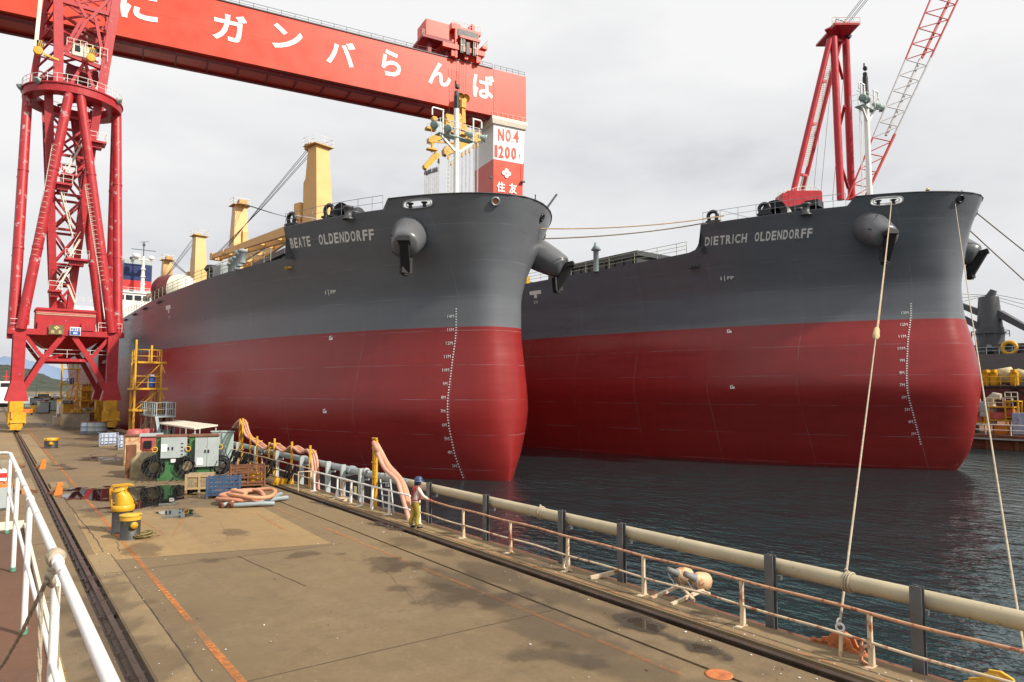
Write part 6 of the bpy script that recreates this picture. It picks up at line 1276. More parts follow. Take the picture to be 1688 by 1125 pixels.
for k, (px, py, lb, wd) in enumerate(((179, 737, 'pale blue-white caged liquid tank on a pallet, nearer the crane leg', 1.35), (212, 742, 'pale blue-white caged liquid tank beside the red tank', 1.45))):
    q = G(px, py); r_ = thing('caged_tank', lb, 'liquid tank', q, 0, 'caged liquid tanks on pallets'); mb = MB(); mb.box(q + Vector((0, .6, .66)), (wd, 1.1, 1.0), .0, .12); mb.build('bottle', plastic_w, r_)
    mb = MB()
    for j in range(5): x = -wd / 2 - .02 + (wd + .04) * j / 4; mb.bar(q + Vector((x, .0, .14)), q + Vector((x, .0, 1.22)), .05)
    for z in (.16, .5, .85, 1.2): mb.bar(q + Vector((-wd / 2 - .03, .0, z)), q + Vector((wd / 2 + .03, .0, z)), .035); mb.bar(q + Vector((-wd / 2 - .03, .0, z)), q + Vector((-wd / 2 - .03, 1.2, z)), .035)
    mb.build('cage', blue_pale, r_); mb = MB(); mb.box(q + Vector((0, .6, .09)), (wd + .1, 1.25, .14)); mb.build('pallet', wood, r_)
for k, (px, py, lb, mt, r_, h_) in enumerate(((142, 717, 'dirty blue round drum, leftmost of three by the crane leg', blue_pale, .5, 1.35), (155, 717, 'rust-streaked pale round tank, middle of three by the crane leg', MATS['pale_grey_paint'], .62, 1.35), (167, 717, 'rust-streaked pale round tank, nearest the yellow crane bogie', grey_pt, .58, 1.35))):
    q = G(px, py); t_ = thing('steel_drum', lb, 'drum', q, 0, 'round drums by the right crane leg'); mb = MB(); mb.lathe([(0, 0), (r_, 0), (r_, .4), (r_ + .03, .43), (r_, .46), (r_, .9), (r_ + .03, .93), (r_, .96), (r_, h_)], q + Vector((0, r_, 0)), 22); mb.build('shell', mt, t_); mb = MB(); mb.lathe([(r_ + .02, h_), (r_ + .02, h_ + .04), (0, h_ + .06)], q + Vector((0, r_, 0)), 22); mb.build('lid', rusty, t_)
q = G(236, 738); t_ = thing('red_tank', 'faded red double tank standing behind the caged tanks', 'tank', q); mb = MB()
for dx in (-.55, .55): mb.lathe([(0, 0), (.62, 0), (.66, .1), (.66, 1.4), (.5, 1.55), (0, 1.6)], q + Vector((dx, .7, 0)), 20)
mb.build('shell', pinkred, t_); mb = MB(); mb.torus(q + Vector((0, .1, 1.0)), .2, .04, (0, 1, 0), 14, 6); mb.build('valve', rusty, t_)
# shelter, electric boxes, grey platform, yellow towers
sh = thing('shelter', 'low open shelter with flat white roof on thin posts against the red hull', 'shelter', (12.3, 58, 0)); Pz = [GX(283, 694, 12.9), GX(352, 703, 12.9)]
mb = MB(); a, b_ = Pz; mb.add([(11.6, a.y, a.z - .1), (13.2, a.y, a.z + .1), (13.2, b_.y, b_.z + .1), (11.6, b_.y, b_.z - .1), (11.6, a.y, a.z - .2), (13.2, a.y, a.z), (13.2, b_.y, b_.z), (11.6, b_.y, b_.z - .2)], [(0, 1, 2, 3), (7, 6, 5, 4), (0, 4, 5, 1), (1, 5, 6, 2), (2, 6, 7, 3), (3, 7, 4, 0)]); mb.build('roof', cream, sh)
for t in (0.01, .33, .66, .99):
    for x in (11.68, 13.1): p = a.lerp(b_, t); mb = MB(); mb.bar((x, p.y, 0), (x, p.y, p.z - .12), .08); mb.build('post', pale_grey, sh)
for k, (px, py, wd, hg, lb) in enumerate(((357, 745, .9, 2.0, 'pale green upright electric box, left one by the black hose end'), (371, 750, .75, 2.1, 'pale green upright electric box, right one by the black hose end'), (366, 756, .7, 1.1, 'short pale green box in front of the two electric boxes'), (271, 733, 1.0, 1.3, 'square grey-blue box at the left end of the shelter'))):
    q = G(px, py); q.x = min(q.x, 12.7); q = Vector((12.55 if k < 2 else 12.2, GX(px, 700, 12.4).y, .05)) if k < 3 else Vector((12.2, GX(px, 700, 12.2).y, .05)); r_ = thing('electric_box', lb, 'electric box', q, 0, 'electric boxes by the far railing'); panel_box(r_, q, (wd, .7, hg), R(-8), MATS['pale_grey_paint'] if k != 3 else grey_pt, sea_green, sea_green)
ap = thing('access_platform', 'grey scaffold access platform with pipe handrails at the ship side', 'platform', (12.3, 72, 0)); q = GX(255, 705, 12.0); mb = MB()
for dx in (0, 1.3):
    for dy in (-4, -1.3, 1.3, 4): mb.tube((11.5 + dx, q.y + dy, 0), (11.5 + dx, q.y + dy, 2.6), .06)
mb.box((12.15, q.y, 2.6), (1.6, 8.4, .12)); mb.bar((11.5, q.y - 4, .2), (11.5, q.y - 1.3, 2.5), .06); mb.bar((11.5, q.y + 4, .2), (11.5, q.y + 1.3, 2.5), .06); mb.bar((11.4, q.y - 4.2, 2.6), (11.4, q.y - 7, 0), .25, .08); mb.build('scaffold', grey_pt, ap)
mb = MB(); railing(mb, [(11.4, q.y + 4.1, 2.66), (11.4, q.y - 4.1, 2.66), (12.9, q.y - 4.1, 2.66), (12.9, q.y + 4.1, 2.66)], 1.15, 1.0, .045); mb.build('handrail', pale_grey, ap)
mb = MB(); random.seed(2)
for k in range(10): y = q.y + random.uniform(-4, 3); mb.path([(12.9, y, 3.8), (13.05, y + .3, 3.0), (12.9, y + .5, 1.6), (12.7, y + .4, .3)], .05, 6)
mb.build('hanging_cable', rubber, ap)
def tower(c, H, wd, lb, drum=True):
    r_ = thing('scaffold_tower', lb, 'scaffold tower', c, 0, 'yellow scaffold towers along the ship'); c = Vector(c); mb = MB(); h_ = wd / 2
    for x in (-h_, h_):
        for y in (-h_, h_): mb.bar(c + Vector((x, y, 0)), c + Vector((x, y, H * .78)), .15)
    for za, zb in ((0, .31), (.31, .52), (.52, .78)):
        for y in (-h_, h_): mb.bar(c + Vector((-h_, y, H * za)), c + Vector((h_, y, H * zb)), .07)
        mb.bar(c + Vector((h_, -h_, H * za)), c + Vector((h_, h_, H * zb)), .07); mb.bar(c + Vector((-h_, -h_, H * zb)), c + Vector((-h_, h_, H * za)), .07)
    mb.bar(c + Vector((-h_, -h_, H * .78)), c + Vector((-h_, -h_, H)), .16); mb.bar(c + Vector((h_ * .2, -h_, H * .78)), c + Vector((h_ * .2, -h_, H * .95)), .16); mb.build('frame', yellow, r_)
    for j, z in enumerate((H * .31, H * .52, H * .78)):
        mb = MB(); mb.box(c + Vector((.15 * j, 0, z)), (wd + (.9 if j == 1 else .3), wd + .3, .18)); mb.bar(c + Vector((h_, -h_, z - .1)), c + Vector((h_ + .3, -h_, z - 1.0)), .12); mb.build('landing', yellow, r_)
    mb = MB()
    for z in (H * .52, H * .78):
        railing(mb, [c + Vector((-h_, h_, z)), c + Vector((-h_, -h_, z)), c + Vector((h_, -h_, z)), c + Vector((h_, h_, z))], 1.2, 1.0, .05)
    mb.build('handrail', yellow_w, r_)
    mb = MB(); a, b_ = c + Vector((-.2, -h_ * .6, 0)), c + Vector((h_ * .5, -h_ * .6, H * .52)); mb.bar(a, b_, .1, .3); mb.bar(a + Vector((0, .8, 0)), b_ + Vector((0, .8, 0)), .1, .3)
    for k in range(16): t = a.lerp(b_, k / 16); mb.box(t + Vector((0, .4, 0)), (.25, .8, .05))
    mb.build('stair', yellow_w, r_)
    if not drum: return
    d = thing('blue_drum', 'blue plastic drum on the upper landing of the ' + ('nearer' if c.y < 100 else 'farther') + ' yellow scaffold tower', 'drum', c + Vector((.3, -h_ + .5, H * .52 + .09)), 0, 'blue drums on the scaffold towers'); mb = MB(); mb.lathe([(0, 0), (.36, .02), (.38, .3), (.4, .5), (.38, .7), (.38, 1.1), (.34, 1.2), (0, 1.2)], c + Vector((.3, -h_ + .5, H * .52 + .09)), 18); mb.build('barrel', blue_drum, d)
    mb = MB(); mb.lathe([(.3, 1.2), (.32, 1.26), (0, 1.27)], c + Vector((.3, -h_ + .5, H * .52 + .09)), 18); mb.build('lid', white, d)
t1 = GX(240, 600, 11.6); tower((11.7, t1.y, 0), 9.7, 2.2, 'tall yellow scaffold tower beside the red hull, nearer one')
t2 = GY(114, 640, 158); tower((t2.x, 158, 0), 11.5, 2.6, 'yellow scaffold tower seen under the red crane, farther one')
t3 = GY(140, 680, 128); tower((t3.x, 128, 0), 6.2, 2.4, 'short yellow scaffold stand left of the dark rear crane leg', False)
t4 = GY(126, 680, 146); tower((t4.x, 146, 0), 4.6, 3.0, 'low wide yellow scaffold stand in front of the far tower', False)
# forklift
q = G(45, 685); fk = thing('forklift', 'small orange forklift parked far along the quay under the crane', 'forklift', q, 0)
mb = MB(); mb.box(q + Vector((0, .8, .75)), (1.5, 2.2, .8), 0, .15); mb.box(q + Vector((0, -.2, .8)), (1.6, .5, .9), 0, .12); mb.build('body', orange, fk)
mb = MB(); mb.box(q + Vector((0, .8, 2.2)), (1.2, 1.5, .1))
for x in (-.55, .55):
    for y in (.1, 1.5): mb.bar(q + Vector((x, y, 1.1)), q + Vector((x, y, 2.2)), .08)
mb.build('overhead_guard', dark, fk); mb = MB(); mb.box(q + Vector((0, .2, 1.2)), (.9, .5, .3)); mb.build('seat', black, fk)
for x in (-.7, .7):
    for y in (.1, 1.7): mb = MB(); mb.lathe([(0, -.12), (.2, -.12), (.34, -.08), (.34, .08), (.2, .12), (0, .12)], q + Vector((x, y, .34)), 14, (1, 0, 0)); mb.build('wheel', black, fk)
for x in (-.3, .3): mb = MB(); mb.box(q + Vector((x * 2, -.46, .9)), (.2, .05, .15)); mb.build('tail_light', funnel_red, fk)
# stacked gear farther along
far = (('green_container', 'dark green generator with rusty top behind the forklift row', 88, 678, (3.2, 3, 2.6), green, rusty, sea_green), ('brown_chest', 'grey-brown steel chest right of the forklift', 72, 682, (2.2, 2.6, 2.4), rusty, pale_grey, grey_pt),
       ('yellow_skip', 'yellow skip behind the forklift', 57, 680, (1.6, 2.4, 1.5), yellow, yellow_w, yellow_w), ('white_cabinet', 'tall white cabinet beside the yellow scaffold under the crane', 103, 697, (1.3, 1.5, 3.0), cream, white, white), ('white_box', 'low white box in front of the tall white cabinet', 98, 701, (1.5, 1.2, 1.1), white, cream, cream),
       ('yellow_bin', 'yellow bin with maroon lid left of the concrete pallet', 110, 702, (1.2, 1.5, 3.0), yellow, maroon, yellow_w), ('concrete_pallet', 'pale concrete-like block wrapped in rope left of the drums', 127, 707, (3.0, 2.4, 1.9), conc_obj, maroon, conc_obj), ('yellow_frame_box', 'yellow framed box behind the blue drum', 146, 703, (1.5, 1.5, 2.0), yellow, yellow_w, rusty),
       ('switch_cabinet', 'tall yellow switch cabinet beyond the maroon lid bin', 140, 694, (1.4, 1.2, 5.4), yellow, yellow_w, yellow_w), ('dark_generator', 'black and grey machine box far behind the forklift', 60, 672, (3.0, 3, 2.6), dark, black, grey_pt), ('rusty_container', 'rust-coloured box far down the quay near its end', 80, 670, (4, 3, 2.6), rusty, rusty_o, pale_grey), ('pale_container', 'pale container near the far quay end by the left crane leg', 42, 667, (4, 3, 2.4), pale_grey, rusty, sea_green),
       ('yellow_machine', 'yellow machine with dark window at the far quay end', 72, 662, (4.5, 3, 3.4), yellow, yellow_w, glass), ('grey_container', 'grey container at the far quay end left of the yellow tower', 96, 664, (4, 3, 2.6), grey_pt, pale_grey, dark), ('blue_container', 'dull blue container behind the far yellow tower', 118, 672, (3.5, 3, 2.6), blue_pale, rusty, grey_pt), ('maroon_container', 'maroon container beside the dark rear crane leg', 152, 690, (2.4, 2.4, 2.2), maroon, rusty, pinkred))
for nm_, lb, px, py, sz, bd_, tp, dr in far:
    q = G(px, py); r_ = thing(nm_, lb, nm_.split('_')[1], q); panel_box(r_, q + Vector((0, sz[1] / 2, 0)), sz, R(random.Random(px).uniform(-9, 9)), bd_, tp, dr)
    mb = MB(); rr = random.Random(px + py)
    for k in range(3): c = q + Vector((rr.uniform(-.4, .4) * sz[0], sz[1] * rr.uniform(.2, .8), sz[2] + .06)); mb.box(c + Vector((0, 0, .2)), (rr.uniform(.3, .9), rr.uniform(.3, .8), .4), rr.random()) if k else mb.path([c, c + Vector((.3, 0, .5)), c + Vector((.8, 0, .2)), c + Vector((1.0, 0, -.5))], .06, 6)
    mb.build('loose_gear', (rusty, black, grey_pt, yellow_w)[px % 4], r_)
mb = MB(); q = G(59, 665); mb.tube(q, q + Vector((0, 0, 9)), .12, .07); mb.bar(q + Vector((0, 0, 8.8)), q + Vector((1.6, 0, 9)), .1); mb.box(q + Vector((1.6, 0, 8.9)), (.8, .3, .15)); o = mb.build('lamp_post', dark); tag(o, 'thin lamp post near the far end of the quay', 'lamp post')
# tug beyond the quay
tg = thing('tugboat', 'white-housed tug with red mast just left of the red crane leg', 'tugboat', (3.2, 275, WZ))
mb = MB(); n = 10; vs = []
for z, k in ((-1, .75), (0, .92), (2.2, 1.0)): vs += [Vector((3 + 4 * k * math.cos(a), 283 + 12 * k * math.sin(a), WZ + z)) for a in [2 * math.pi * i / 24 for i in range(24)]]
mb.add(vs, [(k * 24 + i, k * 24 + (i + 1) % 24, k * 24 + 24 + (i + 1) % 24, k * 24 + 24 + i) for k in (0, 1) for i in range(24)] + [tuple(range(48, 72))]); mb.build('hull', black, tg)
mb = MB(); mb.box((3, 281, WZ + 4.2), (5, 9, 4), 0, .2); mb.box((3, 279, WZ + 7.8), (3.4, 4, 3.2), 0, .2); hs_ = mb.build('wheelhouse', white, tg); mb = MB(); mb.box((3, 276.9, WZ + 8.2), (2.6, .1, 1.2)); mb.build('window', glass, hs_); mb = MB(); mb.tube((3, 280, WZ + 9.4), (3, 280, WZ + 13), .3, .15); mb.bar((2, 280, WZ + 11), (4, 280, WZ + 11), .2); mb.build('mast', funnel_red, tg)

# ================================================================== bollards and small things
def vent_post(root, q, r_, hb):
    mb = MB(); mb.lathe([(r_ + .04, 0), (r_ + .04, .04), (r_, .05), (r_, hb)], q, 28); mb.build('base', M('dark_post', (.035, .034, .032), .5, var=.4, vs=3, rust=.25, rs=4, rc=(.12, .09, .05)) if 'dark_post' not in MATS else MATS['dark_post'], root)
q = G(201, 877); b1_ = thing('vent_bollard', 'black and yellow deck post with leaning yellow cowl and yellow hand hoop', 'bollard', q, 0, 'black and yellow deck posts')
vent_post(b1_, q, .33, .76); mb = MB(); mb.lathe([(.35, .74), (.37, .78), (.37, .92), (.33, .95)], q, 28); ct = [(.30, 0, 0), (.29, -.0, .12), (.25, -.05, .32), (.19, -.12, .52)]
n = 24; vs = []
for r_, dx, dz in ct: vs += [q + Vector((dx + .04, 0, .95 + dz)) + Vector((r_ * math.cos(a), r_ * math.sin(a), -.25 * r_ * math.cos(a) * (dz / .52))) for a in [2 * math.pi * i / n for i in range(n)]]
mb.add(vs, [(k * n + i, k * n + (i + 1) % n, k * n + n + (i + 1) % n, k * n + n + i) for k in range(3) for i in range(n)] + [tuple(range(3 * n, 4 * n))], True); mb.lathe([(.24, 0), (.24, .07), (0, .09)], q + Vector((-.1, 0, 1.44)), 22, (-.3, 0, 1)); mb.build('cowl', yellow, b1_)
mb = MB()
for dy in (-.16, .2): mb.path([q + RT * -.42 + Vector((0, dy, .9)), q + RT * -.44 + Vector((0, dy, 1.45)), q + RT * -.36 + Vector((0, dy, 1.58)), q + RT * .1 + Vector((0, dy, 1.62)), q + RT * .32 + Vector((0, dy, 1.62))], .033, 8)
mb.path([q + RT * -.42 + Vector((0, -.16, .9)), q + RT * -.42 + Vector((0, .2, .9))], .03, 8); mb.bar(q + RT * .02 + Vector((0, -.16, 1.0)), q + RT * .06 + Vector((0, -.16, 1.6)), .05); mb.build('hand_hoop', yellow, b1_)
q = G(214, 888); b2_ = thing('vent_bollard', 'squat black deck post with yellow lid and yellow round flange on its front', 'bollard', q, 0, 'black and yellow deck posts')
vent_post(b2_, q, .305, .64); mb = MB(); mb.lathe([(.32, .62), (.32, .75)], q, 28); mb.lathe([(.335, .75), (.345, .78), (.335, .80), (0, .815)], q, 28); mb.build('lid', yellow_w, b2_)
mb = MB(); ax = (Vector((EYE.x, EYE.y, 0)) - Vector((q.x, q.y, 0))).normalized(); ax = Matrix.Rotation(R(18), 3, 'Z') @ ax; mb.lathe([(.06, .27), (.06, .36), (.115, .36), (.115, .39), (0, .395)], q + Vector((0, 0, .48)), 22, ax); mb.build('flange', yellow, b2_)
q = G(84, 739); b3_ = thing('vent_bollard', 'small black and yellow deck post alone far down the quay', 'bollard', q, 0, 'black and yellow deck posts'); vent_post(b3_, q, .5, .65); mb = MB(); mb.lathe([(.52, .63), (.54, .66), (.54, .85), (0, .88)], q, 22); mb.build('lid', yellow, b3_); mb = MB(); mb.lathe([(.1, .45), (.1, .54), (.19, .54), (0, .56)], q + Vector((0, 0, .38)), 18, (-.1, -1, 0)); mb.build('flange', yellow, b3_)
q = G(237, 887); rc_ = thing('rope_coil', 'small tangled dark rope coil beside the squat deck post', 'rope', q); mb = MB(); random.seed(9)
for k in range(9): mb.torus(q + Vector((random.uniform(-.04, .04), random.uniform(-.04, .04), .04 + .015 * k)), random.uniform(.2, .33), .018, (random.uniform(-.2, .2), random.uniform(-.2, .2), 1), 20, 5)
mb.path([q + Vector((.1, -.1, .15)), q + Vector((.25, .05, .2)), q + Vector((.42, .0, .05)), q + Vector((.5, .1, .02))], .018, 5); mb.build('strand', M('old_yellow_rope', (.20, .15, .05), .9, var=.4, vs=12), rc_)
for k, (x, y, sz, lb, mt) in enumerate(((.2, 48.5, (1.3, 1.0, .9), 'pale concrete block left of the left rail at the picture edge', conc_obj), (.25, 43.2, (.9, 1.0, .9), 'red and white chest at the left picture edge beyond the white railing', white), (.3, 36.0, (1.0, 1.4, .95), 'grey-green block just beyond the end of the white railing', pale_grey))):
    r_ = thing(('concrete_block', 'warning_chest', 'ballast_block')[k], lb, ('block', 'chest', 'block')[k], (x, y, 0)); mb = MB(); mb.box((x, y, sz[2] / 2 + .05), sz, 0, .06); mb.box((x, y, .06), (sz[0] * .8, sz[1] * .8, .12)); mb.build('body', mt, r_)
    mb = MB(); mb.torus((x + .1, y, sz[2] + .06), .12, .025, (0, 1, 0), 12, 6); mb.build('lifting_eye', rusty, r_)
    if k == 1: mb = MB(); mb.lo(x - .3, x + .46, y - .53, y - .505, .2, .42); mb.lo(x - .3, x + .46, y - .53, y - .505, .6, .82); mb.build('red_band', funnel_red, r_)
    if k == 2: mb = MB(); mb.box((x, y, sz[2] + .03), (sz[0] * .98, sz[1] * .98, .1)); mb.build('orange_top', orange, r_)

# ================================================================== the raised walkway where the photograph was taken
def RXf(y): return .352 - .0105 * y
wk = thing('raised_walkway', 'rust-brown raised walkway with pale toe plate at the lower left corner', 'walkway', (-1.6, 5, 0))
mb = MB(); mb.lo(-3.2, .43, -4, 12.3, 2.86, 2.95); mb.build('deck_plate', walk_mat, wk)
mb = MB(); mb.lo(.432, .462, -4, 12.33, 2.80, 3.02); mb.lo(-3.2, .43, 12.302, 12.332, 2.8, 3.06); mb.build('toe_plate', cream, wk)
for x in (-2.9, -.1):
    for y in (-2, 4, 11): mb = MB(); mb.bar((x, y, 0), (x, y, 2.86), .2); mb.build('support_leg', grey_pt, wk)
wr = thing('walkway_railing', 'white pipe railing with rust spots running along the walkway at lower left', 'railing', (.15, 5, 2.95))
mb = MB(); mb.path([(.394, -4, 4.05), (.226, 12.0, 4.05), (.18, 12.2, 4.05), (.03, 12.27, 4.05), (-3, 12.27, 4.05)], .0235, 14)
for y in (4.37, 6.97, 9.42): mb.tube((RXf(y), y - .05, 4.05), (RXf(y), y + .05, 4.05), .0285, n=14)
mb.build('top_rail', rail_white, wr)
mb = MB(); mb.path([(.394, -4, 3.52), (.226, 12.0, 3.52)], .015, 10); mb.build('mid_rail', rail_white, wr)
for y in (-.7, 1.8, 4.40, 6.99, 9.45, 11.97):
    mb = MB(); mb.tube((RXf(y), y, 2.96), (RXf(y), y, 4.05), .0225, n=12); mb.build('post', rail_white, wr)
    mb = MB(); mb.tube((RXf(y), y, 2.955), (RXf(y), y, 3.0), .028, n=12); mb.build('green_foot', M('green_foot_paint', (.10, .28, .18), .5) if 'green_foot_paint' not in MATS else MATS['green_foot_paint'], wr)
rp = thing('tied_rope', 'frayed rope knotted round the white railing and hanging down', 'rope', (.15, 4.3, 4.05)); mb = MB()
for k, dy in enumerate((-.045, -.022, 0, .022, .045)): mb.torus((.305, 4.47 + dy, 4.05), .034 + .003 * (k % 2), .012, (.25 * (k - 2), 1, .2 * (k % 2)), 20, 7)
for k in range(3): mb.torus((.305, 4.42, 4.0 - .022 * k), .033, .012, (.2, .2 * k, 1), 18, 7)
mb.torus((.28, 4.40, 3.95), .032, .014, (1, .4, .3), 14, 7); mb.build('knot', rope_m, rp)
def twist(mb, pts, r, st=3):
    P_ = [Vector(p) for p in pts]; Q_ = []
    for a, b_ in zip(P_, P_[1:]):
        n_ = max(2, int((b_ - a).length / .03)); Q_ += [a.lerp(b_, i / n_) for i in range(n_)]
    Q_.append(P_[-1])
    for s_ in range(st): mb.path([p + Vector((math.cos(i * .55 + s_ * 2.094), math.sin(i * .55 + s_ * 2.094), 0)) * r * .55 for i, p in enumerate(Q_)], r * .62, 6)
mb = MB(); e_ = G(-14, 1118, 2.98); twist(mb, [(.26, 4.38, 3.95), Vector((.26, 4.38, 3.95)).lerp(e_, .35) - Vector((0, 0, .05)), Vector((.26, 4.38, 3.95)).lerp(e_, .7) - Vector((0, 0, .05)), e_], .011); twist(mb, [(.24, 4.36, 3.9), (.25, 4.35, 3.4), (.22, 4.33, 3.1), (.17, 4.15, 2.97)], .010); twist(mb, [(.31, 4.38, 3.92), (.33, 4.43, 3.5), (.3, 4.4, 3.3), (.28, 4.3, 3.02)], .010); mb.build('hanging_end', rope_m, rp)

# ================================================================== mooring lines
def rope(name, label, pts, r, mt, sagz=0.0, group='mooring lines of the two ships'):
    o = thing(name, label, 'mooring rope', pts[0], 0, group); mb = MB(); a, b_ = Vector(pts[0]), Vector(pts[-1]); n_ = 24
    mb.path([a.lerp(b_, i / n_) - Vector((0, 0, sagz * 4 * (i / n_) * (1 - i / n_))) for i in range(n_ + 1)], r, 7); mb.build('rope', mt, o); return o
def s2(d, z, side, o=0.1): return SM @ hull_pt(d, z, side, o)
A0 = s2(4.15, 18.32, -1, .12); A1 = Vector((13.15, GX(1385, 1030, 13.15).y, .52))
ra = rope('mooring_rope', 'tan mooring rope from the DIETRICH OLDENDORFF fairlead down to the orange clamp', (A0, A1), .026, rope_m, .25)
mb = MB(); dv = (A1 - A0).normalized(); k0 = 0.0
best = min(range(200), key=lambda i: abs((lambda v: 844 + FOC * v.dot(RT) / v.dot(FW))(A0.lerp(A1, i / 200) - EYE) - 1444)); c = A0.lerp(A1, best / 200) - Vector((0, 0, .25 * 4 * (best / 200) * (1 - best / 200)))
mb.lathe([(.04, -.7), (.10, -.55), (.13, -.2), (.10, -.05), (.13, .1), (.14, .4), (.08, .7), (.04, .75)], c, 14, dv); mb.build('splice', M('canvas_wrap', (.48, .36, .18), .8, var=.25), ra)
mb = MB(); a, b_ = A0, c; mb.path([a.lerp(b_, i / 10) - Vector((0, 0, .25 * 4 * (i / 10 * best / 200) * (1 - i / 10 * best / 200))) for i in range(11)], .038, 8); mb.build('heavy_end', M('orange_tan_rope', (.40, .27, .15), .85, var=.25), ra)
B0 = s2(.75, 18.05, -1, .15); rope('mooring_rope', 'thin pale rope from the right ship stem chock down to the lower right corner', (B0, GX(1692, 1100, 13.55)), .024, MATS['mooring_rope'], .3)
for k, (px, py) in enumerate(((2080, 706), (2080, 800))):
    rope('mooring_line', ('upper', 'lower')[k] + ' dark line from the right bow out to the right edge of the picture', (s2(.9, 18.1, 1, .15) if k == 0 else s2(2.2, 17.6, 1, .1), GX(px, py, PX + 1.0)), .05, rope_dk, .4)
for k, (d, z, tgt) in enumerate(((1.2, 17.4, (16.2, 18.75)), (2.0, 16.9, (16.4, 18.45)))):
    p = hull_pt(d, z, 1, .1) + Vector(S1); rope('mooring_line', ('upper', 'lower')[k] + ' line stretched between the two ships at forecastle height', (p, s2(tgt[0], tgt[1], -1, .2)), .05, MATS['orange_tan_rope'] if k == 0 else rope_dk, .35)

# ================================================================== people
def skin_mesh(name, V_, E_, mt, parent, sub=2, root=0):
    me = bpy.data.meshes.new(name); me.from_pydata([v[0] for v in V_], E_, []); o = bpy.data.objects.new(name, me); col.objects.link(o)
    md = o.modifiers.new('skin', 'SKIN'); md.use_smooth_shade = True
    for i, sv in enumerate(me.skin_vertices[0].data): sv.radius = V_[i][1] if isinstance(V_[i][1], tuple) else (V_[i][1],) * 2; sv.use_root = (i == root)
    o.modifiers.new('subdivision', 'SUBSURF').levels = sub; dg = bpy.context.evaluated_depsgraph_get(); dg.update()
    m2_ = bpy.data.meshes.new_from_object(o.evaluated_get(dg)); bpy.data.objects.remove(o); bpy.data.meshes.remove(me)
    m2_.materials.clear(); m2_.materials.append(mt); o = bpy.data.objects.new(name, m2_); col.objects.link(o); o.parent = parent
    for p in m2_.polygons: p.use_smooth = True
    return o
skin_m = M('skin', (.48, .29, .20), .55, var=.06, bp=0)
def person(label, loc, rz, shirt, trouser, helmet, glove, vest=None, reach=True):
    r_ = thing('person', label, 'person', loc, rz)
    sh_ = {s: (.05, s * .19, 1.40) for s in (-1, 1)}; el = {s: ((.20, s * .27, 1.14) if reach else (-.02, s * .27, 1.12)) for s in (-1, 1)}; wr_ = {s: ((.44, s * .20, .99) if reach else (.08, s * .27, .88)) for s in (-1, 1)}
    fe = {-1: (.05, -.11), 1: (-.12, .10)}
    V_ = [((0, 0, .93), (.15, .11)), ((.02, 0, 1.12), (.135, .10)), ((.05, 0, 1.32), (.165, .11)), ((.075, 0, 1.44), (.075, .075)), ((.10, 0, 1.52), (.055, .06)), ((.125, 0, 1.59), (.075, .085)), ((.125, 0, 1.665), (.082, .09)), ((.115, 0, 1.71), (.05, .05)), ((.215, 0, 1.60), .013)]
    E_ = [(0, 1), (1, 2), (2, 3), (3, 4), (4, 5), (5, 6), (6, 7), (5, 8)]
    def chain(st, pts):
        k = st
        for p, ra_ in pts: V_.append((p, ra_)); E_.append((k, len(V_) - 1)); k = len(V_) - 1
        return k
    hands = {}
    for s in (-1, 1):
        k = chain(2, [(sh_[s], .062), (el[s], .045), (tuple(Vector(el[s]).lerp(Vector(wr_[s]), .6)), .036), (wr_[s], .027)]); d = (Vector(wr_[s]) - Vector(el[s])).normalized(); d2 = Vector((d.x, d.y, d.z * .3)).normalized()
        pm = Vector(wr_[s]) + d2 * .07; k2 = chain(k, [(tuple(pm), (.036, .018))]); sd_ = d2.cross(Vector((0, 0, 1))).normalized()
        for f, ln in ((-.027, .065), (-.009, .078), (.009, .074), (.027, .06)):
            b_ = pm + sd_ * f + d2 * .015; chain(k2, [(tuple(b_), .0085), (tuple(b_ + d2 * ln * .55 + Vector((0, 0, .004))), .008), (tuple(b_ + d2 * ln * .75 + Vector((0, 0, -ln * .45))), .0065)])
        chain(k, [(tuple(Vector(wr_[s]) + d2 * .025 - sd_ * s * .03), .011), (tuple(Vector(wr_[s]) + d2 * .06 - sd_ * s * .052), .008)])
        chain(0, [((0, s * .095, .86), (.095, .10)), ((.5 * fe[s][0] + .05, s * .11, .50), .062), ((fe[s][0] - .02, fe[s][1] * 1.05, .25), .052), ((fe[s][0], fe[s][1] * 1.1, .09), .036), ((fe[s][0] + .07, fe[s][1] * 1.15, .045), (.04, .032)), ((fe[s][0] + .17, fe[s][1] * 1.2, .035), (.035, .022))])
    skin_mesh('body', V_, E_, skin_m, r_, 2)
    skin_mesh('shirt', [((0, 0, .90), (.175, .13)), ((.01, 0, 1.10), (.175, .13)), ((.05, 0, 1.32), (.195, .135)), ((.07, 0, 1.43), (.10, .09))] + [x for s in (-1, 1) for x in ((sh_[s], .082), (el[s], .064), (tuple(Vector(el[s]).lerp(Vector(wr_[s]), .85)), .05))], [(0, 1), (1, 2), (2, 3), (2, 4), (4, 5), (5, 6), (2, 7), (7, 8), (8, 9)], shirt, r_, 2, 1)
    skin_mesh('trousers', [((0, 0, .95), (.17, .125))] + [x for s in (-1, 1) for x in (((0, s * .095, .83), (.115, .12)), ((.5 * fe[s][0] + .05, s * .11, .50), .085), ((fe[s][0] - .02, fe[s][1] * 1.05, .25), .085), ((fe[s][0], fe[s][1] * 1.1, .085), .075))], [(0, 1), (1, 2), (2, 3), (3, 4), (0, 5), (5, 6), (6, 7), (7, 8)], trouser, r_, 2)
    for s in (-1, 1): skin_mesh('boot', [((fe[s][0] - .03, fe[s][1] * 1.1, .05), (.05, .05)), ((fe[s][0] + .08, fe[s][1] * 1.15, .045), (.05, .04)), ((fe[s][0] + .19, fe[s][1] * 1.2, .035), (.042, .03))], [(0, 1), (1, 2)], black, r_, 1)
